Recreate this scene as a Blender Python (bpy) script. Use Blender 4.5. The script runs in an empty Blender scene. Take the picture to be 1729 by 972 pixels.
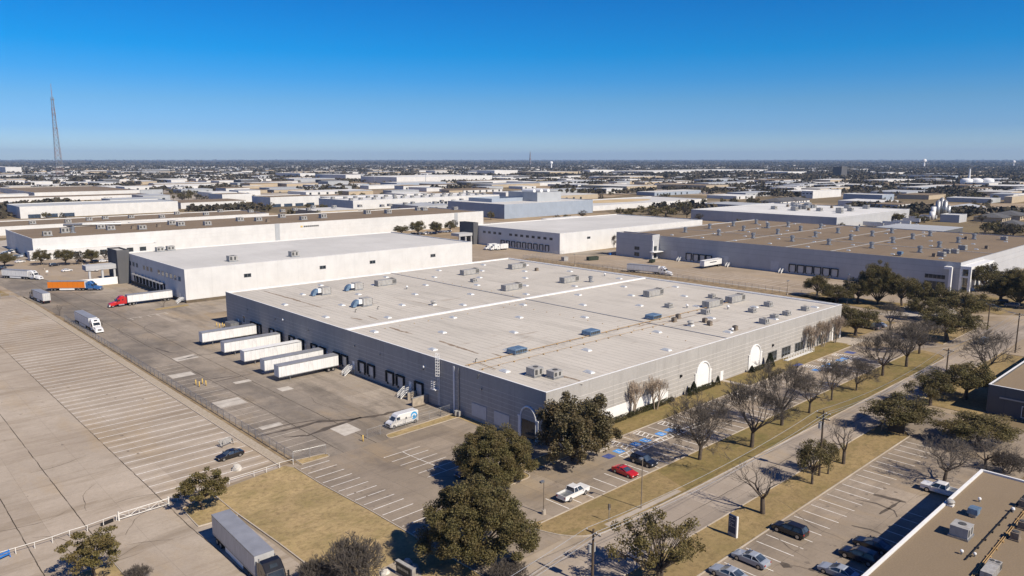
import bpy, bmesh, math, random
import numpy as np
from mathutils import Vector, Matrix
S = bpy.context.scene
COL = S.collection
R = math.radians
random.seed(7)
# ------------------------------------------------------------------ camera
CAMH = 52.0
PITCH, YAW, FPX = 0.169954, 0.749637, 1264.28      # photo pixels (1729 wide)
cam = bpy.data.cameras.new("camera"); cam_o = bpy.data.objects.new("camera", cam); COL.objects.link(cam_o)
cam_o.location = (0, 0, CAMH)
cam_o.rotation_euler = (math.pi/2 - PITCH, 0, -YAW)
cam.sensor_width = 36.0; cam.lens = FPX/1729*36.0
cam.clip_start = 1.0; cam.clip_end = 80000
S.camera = cam_o
# ------------------------------------------------------------------ sky, sun, exposure
SUN_EL, SUN_AZ = R(42.5), R(-85.0)                  # azimuth counted from +X towards +Y
W = bpy.data.worlds.new("World"); S.world = W; W.use_nodes = True
wn = W.node_tree; wn.nodes.clear()
wo = wn.nodes.new("ShaderNodeOutputWorld"); wb = wn.nodes.new("ShaderNodeBackground")
sk = wn.nodes.new("ShaderNodeTexSky"); sk.sky_type = 'NISHITA'; sk.sun_disc = False
sk.sun_elevation = SUN_EL; sk.sun_rotation = math.pi/2 - SUN_AZ
sk.altitude = 200; sk.air_density = 1.0; sk.dust_density = 0.4; sk.ozone_density = 2.0
tc = wn.nodes.new("ShaderNodeTexCoord"); sx = wn.nodes.new("ShaderNodeSeparateXYZ")
wn.links.new(tc.outputs['Generated'], sx.inputs[0])
rp = wn.nodes.new("ShaderNodeValToRGB")
mr = wn.nodes.new("ShaderNodeMapRange"); mr.inputs[1].default_value = 0.0; mr.inputs[2].default_value = 0.5
wn.links.new(sx.outputs[2], mr.inputs[0]); wn.links.new(mr.outputs[0], rp.inputs[0])
SKY_RAMP = [(0.0, (.54, .72, .97)), (.02, (.47, .66, .97)), (.075, (.25, .45, .82)), (.142, (.18, .405, .70)), (.202, (.075, .375, .715)),
            (.264, (.004, .36, .715)), (.388, (.0005, .312, .675)), (.6, (.011, .165, .475)), (1.0, (.056, .186, .48))]
els = rp.color_ramp.elements
els[0].position, els[0].color = SKY_RAMP[0][0], (*SKY_RAMP[0][1], 1)
els[1].position, els[1].color = SKY_RAMP[-1][0], (*SKY_RAMP[-1][1], 1)
for p_, c_ in SKY_RAMP[1:-1]:
    e_ = els.new(p_); e_.color = (*c_, 1)
mx = wn.nodes.new("ShaderNodeMix"); mx.data_type = 'RGBA'; mx.blend_type = 'MULTIPLY'; mx.inputs[0].default_value = 1.0
wn.links.new(sk.outputs[0], mx.inputs[6]); wn.links.new(rp.outputs[0], mx.inputs[7])
wn.links.new(mx.outputs[2], wb.inputs[0]); wb.inputs[1].default_value = 0.132
wn.links.new(wb.outputs[0], wo.inputs[0])
sun = bpy.data.lights.new("sun", 'SUN'); sun.energy = 5.0; sun.angle = R(0.53); sun.color = (1.0, 0.90, 0.75)
sun_o = bpy.data.objects.new("sun", sun); COL.objects.link(sun_o)
sd = Vector((math.cos(SUN_AZ)*math.cos(SUN_EL), math.sin(SUN_AZ)*math.cos(SUN_EL), math.sin(SUN_EL)))
sun_o.rotation_euler = sd.to_track_quat('Z', 'Y').to_euler()
S.view_settings.view_transform = 'Standard'; S.view_settings.look = 'None'
S.view_settings.exposure = 0.27; S.view_settings.gamma = 1.0
S.render.engine = 'CYCLES'; S.render.filter_size = 1.15
S.cycles.max_bounces = 5; S.cycles.diffuse_bounces = 2; S.cycles.glossy_bounces = 2; S.cycles.transmission_bounces = 2
S.cycles.transparent_max_bounces = 8; S.cycles.volume_bounces = 0; S.cycles.use_denoising = True
S.cycles.caustics_reflective = False; S.cycles.caustics_refractive = False

# ------------------------------------------------------------------ survey helpers: photo pixel -> point of the site
F_ = Vector((math.sin(YAW), math.cos(YAW), 0)); R_ = Vector((math.cos(YAW), -math.sin(YAW), 0)); U_ = Vector((0, 0, 1))
FW = F_*math.cos(PITCH) - U_*math.sin(PITCH); UP = F_*math.sin(PITCH) + U_*math.cos(PITCH)
KNOTS = [62.0, 93.0, 108.0]; KZ = [0.0, -0.75, -1.5]
def hz(y):
    """height of the ground: it steps down towards the truck court"""
    if y <= KNOTS[0]: return KZ[0]
    for a, b, za, zb in zip(KNOTS, KNOTS[1:], KZ, KZ[1:]):
        if y <= b: return za + (zb-za)*(y-a)/(b-a)
    return KZ[-1]
def ray(px, py): return FW*FPX + R_*(px-864.5) + UP*(486-py)
def lvl(px, py, z):
    d = ray(px, py); return Vector((0, 0, CAMH)) + d*((z-CAMH)/d.z)
def at(px, py):
    z = 0.0
    for _ in range(40): z = hz(lvl(px, py, z).y)*.6 + z*.4
    p = lvl(px, py, z); return p
def proj(x, y, z):
    p = Vector((x, y, z-CAMH)); d = p.dot(FW)
    return 864.5 + FPX*p.dot(R_)/d, 486 - FPX*p.dot(UP)/d
def bis(fn, target, a, b):
    fa = fn(a)-target
    for _ in range(50):
        m = (a+b)/2; fm = fn(m)-target
        if fa*fm <= 0: b = m
        else: a = m; fa = fm
    return (a+b)/2
def ztop(x, y, py): return bis(lambda z: proj(x, y, z)[1], py, -3, 600)
def boxpx(nx, nyb, nyt, lx, rx):
    N = at(nx, nyb); zt = bis(lambda z: proj(N.x, N.y, z)[1], nyt, -3, 49)
    y1 = bis(lambda y: proj(N.x, y, zt)[0], lx, N.y, N.y+9000) if lx is not None else None
    x1 = bis(lambda x: proj(x, N.y, zt)[0], rx, N.x, N.x+9000) if rx is not None else None
    return N.x, N.y, x1, y1, zt
def dist(x, y): return math.hypot(x, y)

# ------------------------------------------------------------------ scene graph helpers
def link(o): COL.objects.link(o); return o
def tag(o, label=None, cat=None, group=None, kind=None):
    if label: o["label"] = label
    if cat: o["category"] = cat
    if group: o["group"] = group
    if kind: o["kind"] = kind
    return o
def thing(name, label, cat, loc=(0, 0, 0), rz=0.0, group=None):
    o = bpy.data.objects.new(name, None); link(o); o.location = loc; o.rotation_euler = (0, 0, rz)
    o.empty_display_size = .3
    return tag(o, label, cat, group)
KIDS = {}
def copy_tree(o, parent=None):
    c = o.copy(); link(c)
    if parent: c.parent = parent
    for ch in KIDS.get(o.name, []):
        k = copy_tree(ch, c); KIDS.setdefault(c.name, []).append(k)
    return c
class MB:
    """collects faces for ONE mesh"""
    def __init__(s): s.v = []; s.f = []; s.m = []; s.mi = 0
    def add(s, vs, fs):
        o = len(s.v); s.v += [tuple(v) for v in vs]
        for f in fs: s.f.append(tuple(i+o for i in f)); s.m.append(s.mi)
        return s
    def box(s, x0, y0, z0, x1, y1, z1):
        x0, x1 = min(x0, x1), max(x0, x1); y0, y1 = min(y0, y1), max(y0, y1); z0, z1 = min(z0, z1), max(z0, z1)
        return s.add([(x0,y0,z0),(x1,y0,z0),(x1,y1,z0),(x0,y1,z0),(x0,y0,z1),(x1,y0,z1),(x1,y1,z1),(x0,y1,z1)],
                     [(3,2,1,0),(4,5,6,7),(0,1,5,4),(1,2,6,5),(2,3,7,6),(3,0,4,7)])
    def frustum(s, b, t, z0, z1):
        """b,t = (x0,y0,x1,y1)"""
        return s.add([(b[0],b[1],z0),(b[2],b[1],z0),(b[2],b[3],z0),(b[0],b[3],z0),(t[0],t[1],z1),(t[2],t[1],z1),(t[2],t[3],z1),(t[0],t[3],z1)],
                     [(3,2,1,0),(4,5,6,7),(0,1,5,4),(1,2,6,5),(2,3,7,6),(3,0,4,7)])
    def prof(s, poly, y0, y1, r=.06, sh=.95):
        """side profile (x,z) swept across y, with its long edges rounded"""
        cx = sum(p[0] for p in poly)/len(poly); cz = sum(p[1] for p in poly)/len(poly); n = len(poly)
        hx = max(abs(p[0]-cx) for p in poly); hzz = max(abs(p[1]-cz) for p in poly)
        def ring(y, ins): return [(cx+(p[0]-cx)*(1-ins/hx), y, cz+(p[1]-cz)*(1-ins/hzz)) for p in poly]
        rr = [ring(y0, r), ring(y0+r*.35, r*.3), ring(y0+r, 0), ring(y1-r, 0), ring(y1-r*.35, r*.3), ring(y1, r)]
        vs = [p for q in rr for p in q]; fs = []
        for k in range(5):
            for i in range(n):
                j = (i+1) % n; fs.append((k*n+i, k*n+j, (k+1)*n+j, (k+1)*n+i))
        fs.append(tuple(range(n))[::-1]); fs.append(tuple(5*n+i for i in range(n)))
        return s.add(vs, fs)
    def cyl(s, c, r, h, n=12, axis='z', r2=None):
        r2 = r if r2 is None else r2; vs = []
        for k, (rr, t) in enumerate(((r, 0), (r2, h))):
            for i in range(n):
                a = 2*math.pi*i/n; u, w = rr*math.cos(a), rr*math.sin(a)
                if axis == 'z': vs.append((c[0]+u, c[1]+w, c[2]+t))
                elif axis == 'y': vs.append((c[0]+w, c[1]+t, c[2]+u))
                else: vs.append((c[0]+t, c[1]+u, c[2]+w))
        fs = [(i, (i+1) % n, n+(i+1) % n, n+i) for i in range(n)] + [tuple(range(n))[::-1], tuple(range(n, 2*n))]
        return s.add(vs, fs)
    def tube(s, pts, rad, n=6, cap=True):
        pts = [Vector(p) for p in pts]; rad = rad if hasattr(rad, '__len__') else [rad]*len(pts)
        vs = []; up0 = None
        for i, p in enumerate(pts):
            d = (pts[min(i+1, len(pts)-1)] - pts[max(i-1, 0)]).normalized()
            a = d.cross(Vector((0, 0, 1)));
            if a.length < 1e-3: a = Vector((1, 0, 0))
            a.normalize()
            if up0 is not None and a.dot(up0) < 0: a = -a
            up0 = a; b = d.cross(a).normalized()
            for k in range(n):
                t = 2*math.pi*k/n; vs.append(p + (a*math.cos(t) + b*math.sin(t))*rad[i])
        fs = [(i*n+k, i*n+(k+1) % n, (i+1)*n+(k+1) % n, (i+1)*n+k) for i in range(len(pts)-1) for k in range(n)]
        if cap: fs += [tuple(range(n))[::-1], tuple((len(pts)-1)*n+k for k in range(n))]
        return s.add(vs, fs)
    def bar(s, p, q, w, h=None):
        """square bar between two points"""
        return s.tube([p, q], w*.7, 4)
    def dome(s, c, r, h, n=10, rings=3):
        vs = []; fs = []
        for k in range(rings):
            t = k/rings*math.pi/2
            for i in range(n): a = 2*math.pi*i/n; vs.append((c[0]+r*math.cos(t)*math.cos(a), c[1]+r*math.cos(t)*math.sin(a), c[2]+h*math.sin(t)))
        vs.append((c[0], c[1], c[2]+h))
        for k in range(rings-1):
            for i in range(n): fs.append((k*n+i, k*n+(i+1) % n, (k+1)*n+(i+1) % n, (k+1)*n+i))
        for i in range(n): fs.append(((rings-1)*n+i, (rings-1)*n+(i+1) % n, rings*n))
        return s.add(vs, fs)
    def sheet(s, pts):
        return s.add(pts, [tuple(range(len(pts)))])
    def mesh(s, name, mats, smooth=False):
        me = bpy.data.meshes.new(name); me.from_pydata(s.v, [], s.f)
        for m in (mats if isinstance(mats, (list, tuple)) else [mats]): me.materials.append(m)
        if any(s.m): me.polygons.foreach_set('material_index', s.m)
        if smooth: me.polygons.foreach_set('use_smooth', [True]*len(s.f))
        me.update(); return me
    def obj(s, name, mats, parent=None, smooth=False, fix=True):
        me = s.mesh(name, mats, smooth)
        if fix:
            bm = bmesh.new(); bm.from_mesh(me); bmesh.ops.recalc_face_normals(bm, faces=bm.faces); bm.to_mesh(me); bm.free()
        o = bpy.data.objects.new(name, me); link(o)
        if parent:
            o.parent = parent; KIDS.setdefault(parent.name, []).append(o)
        return o
def np_mesh(name, V, F, mats, mi=None):
    """fast mesh from numpy arrays; F has 3 or 4 columns"""
    me = bpy.data.meshes.new(name); n = F.shape[1]
    me.vertices.add(len(V)); me.vertices.foreach_set('co', np.asarray(V, np.float32).ravel())
    me.loops.add(F.size); me.loops.foreach_set('vertex_index', F.astype(np.int32).ravel())
    me.polygons.add(len(F)); me.polygons.foreach_set('loop_start', np.arange(0, F.size, n, dtype=np.int32))
    me.polygons.foreach_set('loop_total', np.full(len(F), n, np.int32))
    for m in mats: me.materials.append(m)
    if mi is not None: me.polygons.foreach_set('material_index', np.asarray(mi, np.int32))
    me.update(calc_edges=True); me.validate(); return me
def put(name, me, parent=None, loc=(0, 0, 0)):
    o = bpy.data.objects.new(name, me); link(o); o.location = loc
    if parent: o.parent = parent; KIDS.setdefault(parent.name, []).append(o)
    return o

# ------------------------------------------------------------------ materials
class NT:
    def __init__(s, name, rough=.8, metal=0.0, spec=.3):
        s.m = bpy.data.materials.new(name); s.m.use_nodes = True; s.t = s.m.node_tree; s.b = s.t.nodes['Principled BSDF']
        s.b.inputs['Roughness'].default_value = rough; s.b.inputs['Metallic'].default_value = metal
        s.b.inputs['Specular IOR Level'].default_value = spec
        s._pos = None
    def n(s, ty): return s.t.nodes.new(ty)
    def L(s, a, b): s.t.links.new(a, b)
    def put(s, v, sock):
        if hasattr(v, 'is_output'): s.L(v, sock)
        elif isinstance(v, (tuple, list)) and len(v) == 3 and len(sock.default_value) == 4: sock.default_value = (*v, 1)
        else: sock.default_value = v
    def pos(s, obj=False):
        if s._pos is None:
            if obj: s._pos = s.n('ShaderNodeTexCoord').outputs['Object']
            else: s._pos = s.n('ShaderNodeNewGeometry').outputs['Position']
        return s._pos
    def xyz(s):
        if not hasattr(s, '_x'):
            q = s.n('ShaderNodeSeparateXYZ'); s.L(s.pos(), q.inputs[0]); s._x = q.outputs
        return s._x
    def math(s, op, a, b=0.0, c=0.0):
        q = s.n('ShaderNodeMath'); q.operation = op
        s.put(a, q.inputs[0]); s.put(b, q.inputs[1]); s.put(c, q.inputs[2]); return q.outputs[0]
    def noise(s, scale, detail=4, rough=.55, stretch=None, obj=False, off=0.0):
        p = s.pos(obj)
        if stretch or off:
            mp = s.n('ShaderNodeMapping'); s.L(p, mp.inputs[0]); mp.inputs['Scale'].default_value = stretch or (1, 1, 1)
            mp.inputs['Location'].default_value = (off, off*1.7, off*.6); p = mp.outputs[0]
        q = s.n('ShaderNodeTexNoise'); q.inputs['Scale'].default_value = scale; q.inputs['Detail'].default_value = detail
        q.inputs['Roughness'].default_value = rough; s.L(p, q.inputs['Vector']); return q.outputs['Fac']
    def rng(s, f, a, b, lo=0.0, hi=1.0):
        q = s.n('ShaderNodeMapRange'); s.put(f, q.inputs[0])
        for i, v in enumerate((a, b, lo, hi)): q.inputs[i+1].default_value = v
        return q.outputs[0]
    def mix(s, f, a, b, mode='MIX'):
        q = s.n('ShaderNodeMix'); q.data_type = 'RGBA'; q.blend_type = mode
        s.put(f, q.inputs[0]); s.put(a, q.inputs[6]); s.put(b, q.inputs[7]); return q.outputs[2]
    def line(s, c, period, width, off=0.0):
        """1 on a thin line every period along coordinate c"""
        a = s.math('ADD', c, -off + period*1000.5 if period else 0)
        a = s.math('MODULO', a, period); a = s.math('ABSOLUTE', s.math('SUBTRACT', a, period/2))
        return s.math('LESS_THAN', a, width/2)
    def one(s, c, x, width):
        return s.math('LESS_THAN', s.math('ABSOLUTE', s.math('SUBTRACT', c, x)), width/2)
    def cell(s, px, py, amt):
        """one random value per paving bay"""
        x = s.xyz(); q = s.n('ShaderNodeCombineXYZ')
        s.L(s.math('FLOOR', s.math('DIVIDE', x[0], px)), q.inputs[0]); s.L(s.math('FLOOR', s.math('DIVIDE', x[1], py)), q.inputs[1])
        w = s.n('ShaderNodeTexWhiteNoise'); w.noise_dimensions = '2D'; s.L(q.outputs[0], w.inputs[0]); return w.outputs[0]
    def out(s, col, bump=None, bs=.3, bd=.05):
        s.put(col, s.b.inputs['Base Color'])
        if bump is not None:
            q = s.n('ShaderNodeBump'); q.inputs['Strength'].default_value = bs; q.inputs['Distance'].default_value = bd
            s.L(bump, q.inputs['Height']); s.L(q.outputs[0], s.b.inputs['Normal'])
        return s.m
def plain(name, c, rough=.6, metal=0.0, var=.12, scale=1.5, spec=.3, obj=True, dirt=None):
    """painted / metal / plastic surface with slight wear"""
    k = NT(name, rough, metal, spec)
    d = tuple(x*(1-var) for x in c)
    col = k.mix(k.rng(k.noise(scale, 5, obj=obj), .35, .65), d, c)
    if dirt: col = k.mix(k.math('MULTIPLY', k.rng(k.noise(scale*.6, 6, .7, (1, 1, .25), off=3), .5, .75), dirt[1]), col, dirt[0])
    return k.out(col)
def glass(name, c=(.02, .025, .03)):
    k = NT(name, .08, 0, .5); return k.out(k.mix(k.rng(k.noise(.8, 2, obj=True), .4, .6), c, tuple(x*1.8 for x in c)))

def concrete(name, c1, c2, bay=(4.6, 4.6), stain=.35, joint=.35, dark=(.10, .09, .08), big=.03, streak=None, jw=.05, joff=(0, 0), lines=(), lw=.22, tracks=None, stalls=None, lane=None):
    k = NT(name, .92, 0, .15); x = k.xyz()
    col = k.mix(k.rng(k.noise(big, 5, .6), .36, .64), c1, c2)
    col = k.mix(k.rng(k.noise(.35, 5, .65, off=5), .3, .75, 0, .55), col, tuple(v*.80 for v in c1))
    cell = k.cell(bay[0]*2, bay[1]*2, 1)
    col = k.mix(k.rng(cell, 0, 1, 0, .30), col, tuple(v*.74 for v in c1))
    col = k.mix(k.rng(k.cell(bay[0]*1, bay[1]*3, 1), .78, 1.0, 0, .28), col, tuple(min(1, v*1.22) for v in c2))
    st = k.rng(k.noise(.10, 7, .68, streak, off=9), .54, .74, 0, stain)
    col = k.mix(st, col, dark)
    st2 = k.rng(k.noise(.75, 6, .7, off=21), .62, .76, 0, stain*.6)
    col = k.mix(st2, col, dark)
    col = k.mix(k.rng(k.noise(2.4, 5, .75, off=14), .4, .72, 0, .38), col, tuple(v*.66 for v in c1))
    col = k.mix(k.rng(k.noise(.06, 6, .7, (1.6, .5, 1), off=27), .52, .66, 0, .35), col, (.40, .29, .16))
    if tracks:
        tr = k.rng(k.noise(tracks[0], 6, .7, tracks[1], off=41), .50, .66, 0, tracks[2]); col = k.mix(tr, col, dark)
    if stalls:
        per, off, x0, am = stalls
        ph = k.math('SINE', k.math('MULTIPLY', k.math('ADD', x[1], -off), 2*math.pi/per)); ph = k.math('MULTIPLY', k.rng(ph, -.2, 1, 0, am), k.math('GREATER_THAN', x[0], x0))
        ph = k.math('MULTIPLY', ph, k.rng(k.noise(.22, 5, .7, (.4, 2.2, 1), off=33), .36, .62, 0, 1)); col = k.mix(ph, col, (.17, .125, .08))
    if lane:
        ln = k.math('MULTIPLY', k.rng(x[0], lane[0], lane[1], 1, 0), k.rng(k.noise(.05, 6, .7, off=51), .40, .58, .15, lane[2])); col = k.mix(ln, col, (.13, .115, .10))
    if joint:
        j = k.math('MAXIMUM', k.line(x[0], bay[0], jw, joff[0]), k.line(x[1], bay[1], jw, joff[1]))
        col = k.mix(k.math('MULTIPLY', j, joint), col, tuple(v*.30 for v in c1))
    for a, ps in lines:
        for p in ps:
            wob = k.math('ADD', x[a], k.rng(k.noise(.5, 2, off=p), 0, 1, -.12, .12))
            lf = k.math('MULTIPLY', k.one(wob, p, lw), k.rng(k.noise(.25, 3, off=p), .3, .5, .35, .95))
            col = k.mix(lf, col, (.045, .037, .026))
    return k.out(col, k.noise(4, 4), .15, .02)
M = {}
BASE1, BASE2 = (.34, .285, .22), (.44, .375, .30)
M['lot'] = concrete('pale_lot_concrete', (.395, .33, .262), (.53, .458, .375), (9.9, 6.6), .60, .38, (.19, .145, .095), streak=(.35, 1.6, 1), lines=((0, (35.4, 24.2, 16.6, 4.0)),), lw=.14, tracks=(.16, (.22, 1.5, 1), .45), stalls=(3.3, 119.9+1.65-.8, 35.4, .32))
M['court'] = concrete('court_concrete', (.31, .262, .208), (.43, .372, .308), (5.2, 6.1), .78, .7, (.10, .088, .075), lines=((0, (66.8, 73.9)),), lw=.16, tracks=(.10, (1.6, .25, 1), .55), lane=(70, 84, .75))
M['park'] = concrete('parking_concrete', (.285, .235, .18), (.395, .33, .262), (4.7, 4.7), .62, .5, (.12, .10, .085), tracks=(.12, (.3, 1.5, 1), .42))
M['far_lot'] = concrete('yard_concrete', (.33, .265, .195), (.43, .355, .275), (6, 6), .35, .3, (.13, .11, .09))
M['street'] = concrete('street_concrete', (.35, .295, .24), (.455, .39, .32), (4.3, 5.8), .50, .55, (.13, .115, .10), streak=(.2, 1.5, 1), joff=(0, 58.4-2.15), lines=((1, (58.4,)),), lw=.10, tracks=(.14, (.10, 1.6, 1), .45))
M['walk'] = concrete('pavement_concrete', (.44, .385, .32), (.53, .47, .40), (1.8, 1.8), .22, .4, (.2, .17, .14))
M['kerb'] = concrete('kerb_concrete', (.45, .39, .32), (.56, .50, .42), (3, 3), .35, .4, (.2, .17, .14))
def lawn(name, dry, green, dirt, g=.5):
    k = NT(name, .95, 0, .1)
    col = k.mix(k.rng(k.noise(.06, 6, .65), .40, .66), dry, tuple(v*.78 for v in dry))
    col = k.mix(k.rng(k.noise(.16, 7, .72, off=4), .5-.12*g, .72, 0, g), col, green)
    col = k.mix(k.rng(k.noise(.5, 6, .75, off=8), .54, .76, 0, .6), col, dirt)
    col = k.mix(k.rng(k.noise(.22, 3, .6, (.3, 1.0, 1), off=2), .5, .62, 0, .30), col, tuple(v*1.25 for v in dry))
    col = k.mix(k.rng(k.noise(1.1, 6, .8, off=31), .47, .66, 0, .75), col, tuple(v*.55 for v in dirt))
    col = k.mix(k.rng(k.noise(.45, 6, .75, (.5, 1.3, 1), off=61), .53, .68, 0, .7), col, tuple(v*.85 for v in green))
    col = k.mix(k.rng(k.noise(2.6, 5, .8, off=17), .35, .7, 0, .55), col, tuple(v*.58 for v in dry))
    return k.out(col, k.noise(14, 4, .7), .5, .08)
M['lawn'] = lawn('dormant_grass', (.50, .37, .195), (.25, .21, .085), (.26, .19, .105), .95)
M['verge'] = lawn('greening_grass', (.30, .222, .098), (.15, .145, .045), (.22, .165, .08), .85)
M['verge_dry'] = lawn('dry_verge_grass', (.37, .27, .135), (.20, .17, .065), (.24, .18, .09), .7)
k = NT('gravel_bed', .95); c = k.mix(k.rng(k.noise(2.2, 5, .8), .3, .7), (.27, .225, .165), (.50, .43, .34))
M['gravel'] = k.out(k.mix(k.rng(k.noise(.12, 4), .5, .7, 0, .5), c, (.30, .24, .16)), k.noise(3, 3), .6, .1)
k = NT('bare_earth', .95); M['dirt'] = k.out(k.mix(k.rng(k.noise(.5, 6, .75), .35, .65), (.16, .115, .065), (.34, .255, .15)), k.noise(3, 3), .5, .1)
# the wide land: yards, dormant grass and scrub, changing from block to block
k = NT('plain_ground', .95, 0, .1)
vor = k.n('ShaderNodeTexVoronoi'); vor.inputs['Scale'].default_value = .006; k.L(k.pos(), vor.inputs['Vector'])
q = k.n('ShaderNodeSeparateColor'); k.L(vor.outputs['Color'], q.inputs[0])
c = k.mix(k.rng(q.outputs[0], .35, .6), (.36, .275, .18), (.43, .385, .33))
c = k.mix(k.rng(q.outputs[1], .55, .7), c, (.20, .155, .09))
c = k.mix(k.rng(k.noise(.03, 6, .7), .45, .65, 0, .7), c, (.16, .12, .075))
c = k.mix(k.rng(k.noise(.006, 4, .6, off=3), .5, .6, 0, .5), c, (.11, .09, .06))
M['land'] = k.out(c)
k = NT('white_road_paint', .8); M['paint'] = k.out(k.mix(k.rng(k.noise(1.3, 6, .75), .42, .68), (.86, .84, .80), (.58, .52, .44)))
k = NT('worn_road_paint', .85); M['paint_worn'] = k.out(k.mix(k.rng(k.noise(.5, 6, .75), .42, .66), (.62, .57, .50), (.43, .36, .285)))
k = NT('blue_road_paint', .8); M['paint_blue'] = k.out(k.mix(k.rng(k.noise(1.5, 5, .7), .4, .7), (.06, .27, .68), (.14, .36, .68)))
k = NT('ramp_paint', .8); M['paint_ramp'] = k.out(k.mix(k.rng(k.noise(1.5, 5, .7), .4, .7), (.05, .07, .22), (.10, .13, .30)))
k = NT('patch_concrete', .9); M['patch'] = k.out(k.mix(k.rng(k.noise(.6, 5), .35, .65), (.44, .40, .345), (.55, .51, .45)))
k = NT('oil_and_water_stain', .7); M['stain'] = k.out(k.mix(k.rng(k.noise(.8, 5), .35, .65), (.075, .062, .05), (.13, .105, .08)))
# walls and roofs
def tilt(name, c, reveal, zs, vj=7.62, fine=True, axis_dark=.55, rw=.09):
    k = NT(name, .9, 0, .15); x = k.xyz()
    col = k.mix(k.rng(k.noise(.18, 5, .6), .35, .65), c, tuple(v*.90 for v in c))
    col = k.mix(k.rng(k.noise(.7, 6, .7, (1, 1, .12), off=6), .48, .72, 0, .45 if fine else .16), col, tuple(v*.62 for v in c))
    if fine: col = k.mix(k.rng(k.noise(3.2, 3, .7), .35, .65, 0, .30), col, tuple(v*.6 for v in c))
    col = k.mix(k.rng(k.cell(vj, vj, 1), 0, 1, 0, .12), col, tuple(v*.75 for v in c))
    for z in zs: col = k.mix(k.math('MULTIPLY', k.one(x[2], z, rw), .55), col, reveal)
    if vj:
        g = k.n('ShaderNodeNewGeometry'); s_ = k.n('ShaderNodeSeparateXYZ'); k.L(g.outputs['Normal'], s_.inputs[0])
        ax = k.math('GREATER_THAN', k.math('ABSOLUTE', s_.outputs[0]), .5)
        lx = k.math('MULTIPLY', k.line(x[0], vj, .06, 1.2), k.math('SUBTRACT', 1.0, ax)); ly = k.math('MULTIPLY', k.line(x[1], vj, .06, 3.1), ax)
        col = k.mix(k.math('MULTIPLY', k.math('MAXIMUM', lx, ly), axis_dark), col, tuple(v*.35 for v in c))
    return k.out(col, k.noise(6, 3), .12, .02)
M['main_wall'] = tilt('aggregate_wall_panels', (.43, .413, .39), (.70, .67, .63), [6.5 - .98*i for i in range(8)])
M['white_wall'] = tilt('white_wall_panels', (.675, .668, .65), (.6, .6, .6), [], 9.0, False, .30)
M['plain_white'] = plain('white_painted_panel', (.82, .81, .79), .7, 0, .06, .5, obj=False)
M['cream_wall'] = tilt('cream_wall_panels', (.665, .66, .645), (.45, .42, .38), [6.3, 4.1], 9.0, False, .3)
M['grey_wall'] = tilt('pale_grey_wall_panels', (.47, .475, .485), (.28, .285, .30), [5.9, 8.4], 11.0, False, .3, .16)
M['dark_wall'] = tilt('slate_grey_wall', (.115, .115, .12), (.2, .2, .2), [], 6, False, .4)
M['steel_wall'] = tilt('grey_metal_wall', (.42, .44, .46), (.3, .3, .3), [], 2.0, False, .2)
M['blue_wall'] = tilt('blue_grey_wall', (.33, .38, .45), (.2, .2, .2), [], 5.0, False, .25)
M['tan_wall'] = tilt('tan_wall', (.47, .39, .28), (.3, .25, .2), [4.0], 8, False, .3)
M['brown_base'] = plain('brown_foundation', (.16, .125, .085), .9, 0, .3, .4, obj=False)
def roofm(name, c, seam=1.9, sd=.20, ax=0, rust=.3, speck=.25, st=.45):
    k = NT(name, .93, 0, .12); x = k.xyz()
    col = k.mix(k.rng(k.noise(.035, 5, .6), .36, .64), c, tuple(v*.86 for v in c))
    col = k.mix(k.rng(k.noise(.10, 7, .7, (2.0, .35, 1) if ax == 0 else (.35, 2.0, 1), off=4), .5, .72, 0, st), col, tuple(v*.66 for v in c))
    col = k.mix(k.rng(k.noise(5, 4, .75), .3, .7, 0, speck), col, tuple(v*.55 for v in c))
    if seam: col = k.mix(k.math('MULTIPLY', k.line(x[1-ax], seam*6.4, .14), sd*.8), col, tuple(v*.5 for v in c))
    if rust: col = k.mix(k.rng(k.noise(.09, 7, .75, (.4, 2.2, 1), off=12), .62, .72, 0, rust), col, (.22, .14, .08))
    if seam: col = k.mix(k.math('MULTIPLY', k.line(x[ax], seam, .17), k.rng(k.noise(.3, 3), .3, .6, .2*sd, sd*2)), col, tuple(v*.45 for v in c))
    return k.out(col, k.noise(3, 4), .12, .03)
M['main_roof'] = roofm('beige_membrane_roof', (.605, .565, .50), 1.9, .42, 0, .7, .4, .85)
M['white_roof'] = roofm('grey_white_membrane_roof', (.60, .59, .565), 3.0, .10, 0, .12, .12, .3)
M['brown_roof'] = roofm('brown_gravel_roof', (.255, .195, .135), 0, 0, 1, .0, .5, .6)
M['tan_roof'] = roofm('tan_gravel_roof', (.285, .22, .148), 0, 0, 1, .0, .55, .3)
M['lite_roof'] = roofm('bright_membrane_roof', (.68, .675, .655), 0, 0, 1, 0, .1, .25)
M['grey_roof'] = roofm('grey_metal_roof', (.42, .44, .47), 2, .2, 0, 0, .15, .25)
M['coping'] = plain('white_coping', (.80, .80, .79), .5, .0, .1, .5, obj=False)
M['coping_grey'] = plain('grey_coping', (.36, .36, .37), .5, .2, .2, .5, obj=False)
M['steel'] = plain('galvanised_steel', (.42, .43, .44), .45, .7, .3, 2)
M['hvac'] = plain('beige_grey_unit_casing', (.43, .42, .40), .6, .1, .25, 1.2, dirt=((.20, .15, .10), .5))
M['hvac_dark'] = plain('unit_grille', (.10, .10, .10), .7, .2, .4, 3)
M['hvac_blue'] = plain('blue_unit_lid', (.20, .30, .42), .4, .3, .35, 1.0)
M['hvac_brown'] = plain('rusty_unit_casing', (.27, .22, .17), .7, .1, .4, 1.2)
M['dome'] = plain('frosted_skylight_dome', (.50, .53, .56), .2, 0, .2, .8, .5)
M['pipe'] = plain('ochre_gas_pipe', (.46, .30, .13), .6, 0, .3, 1, obj=False)
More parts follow.
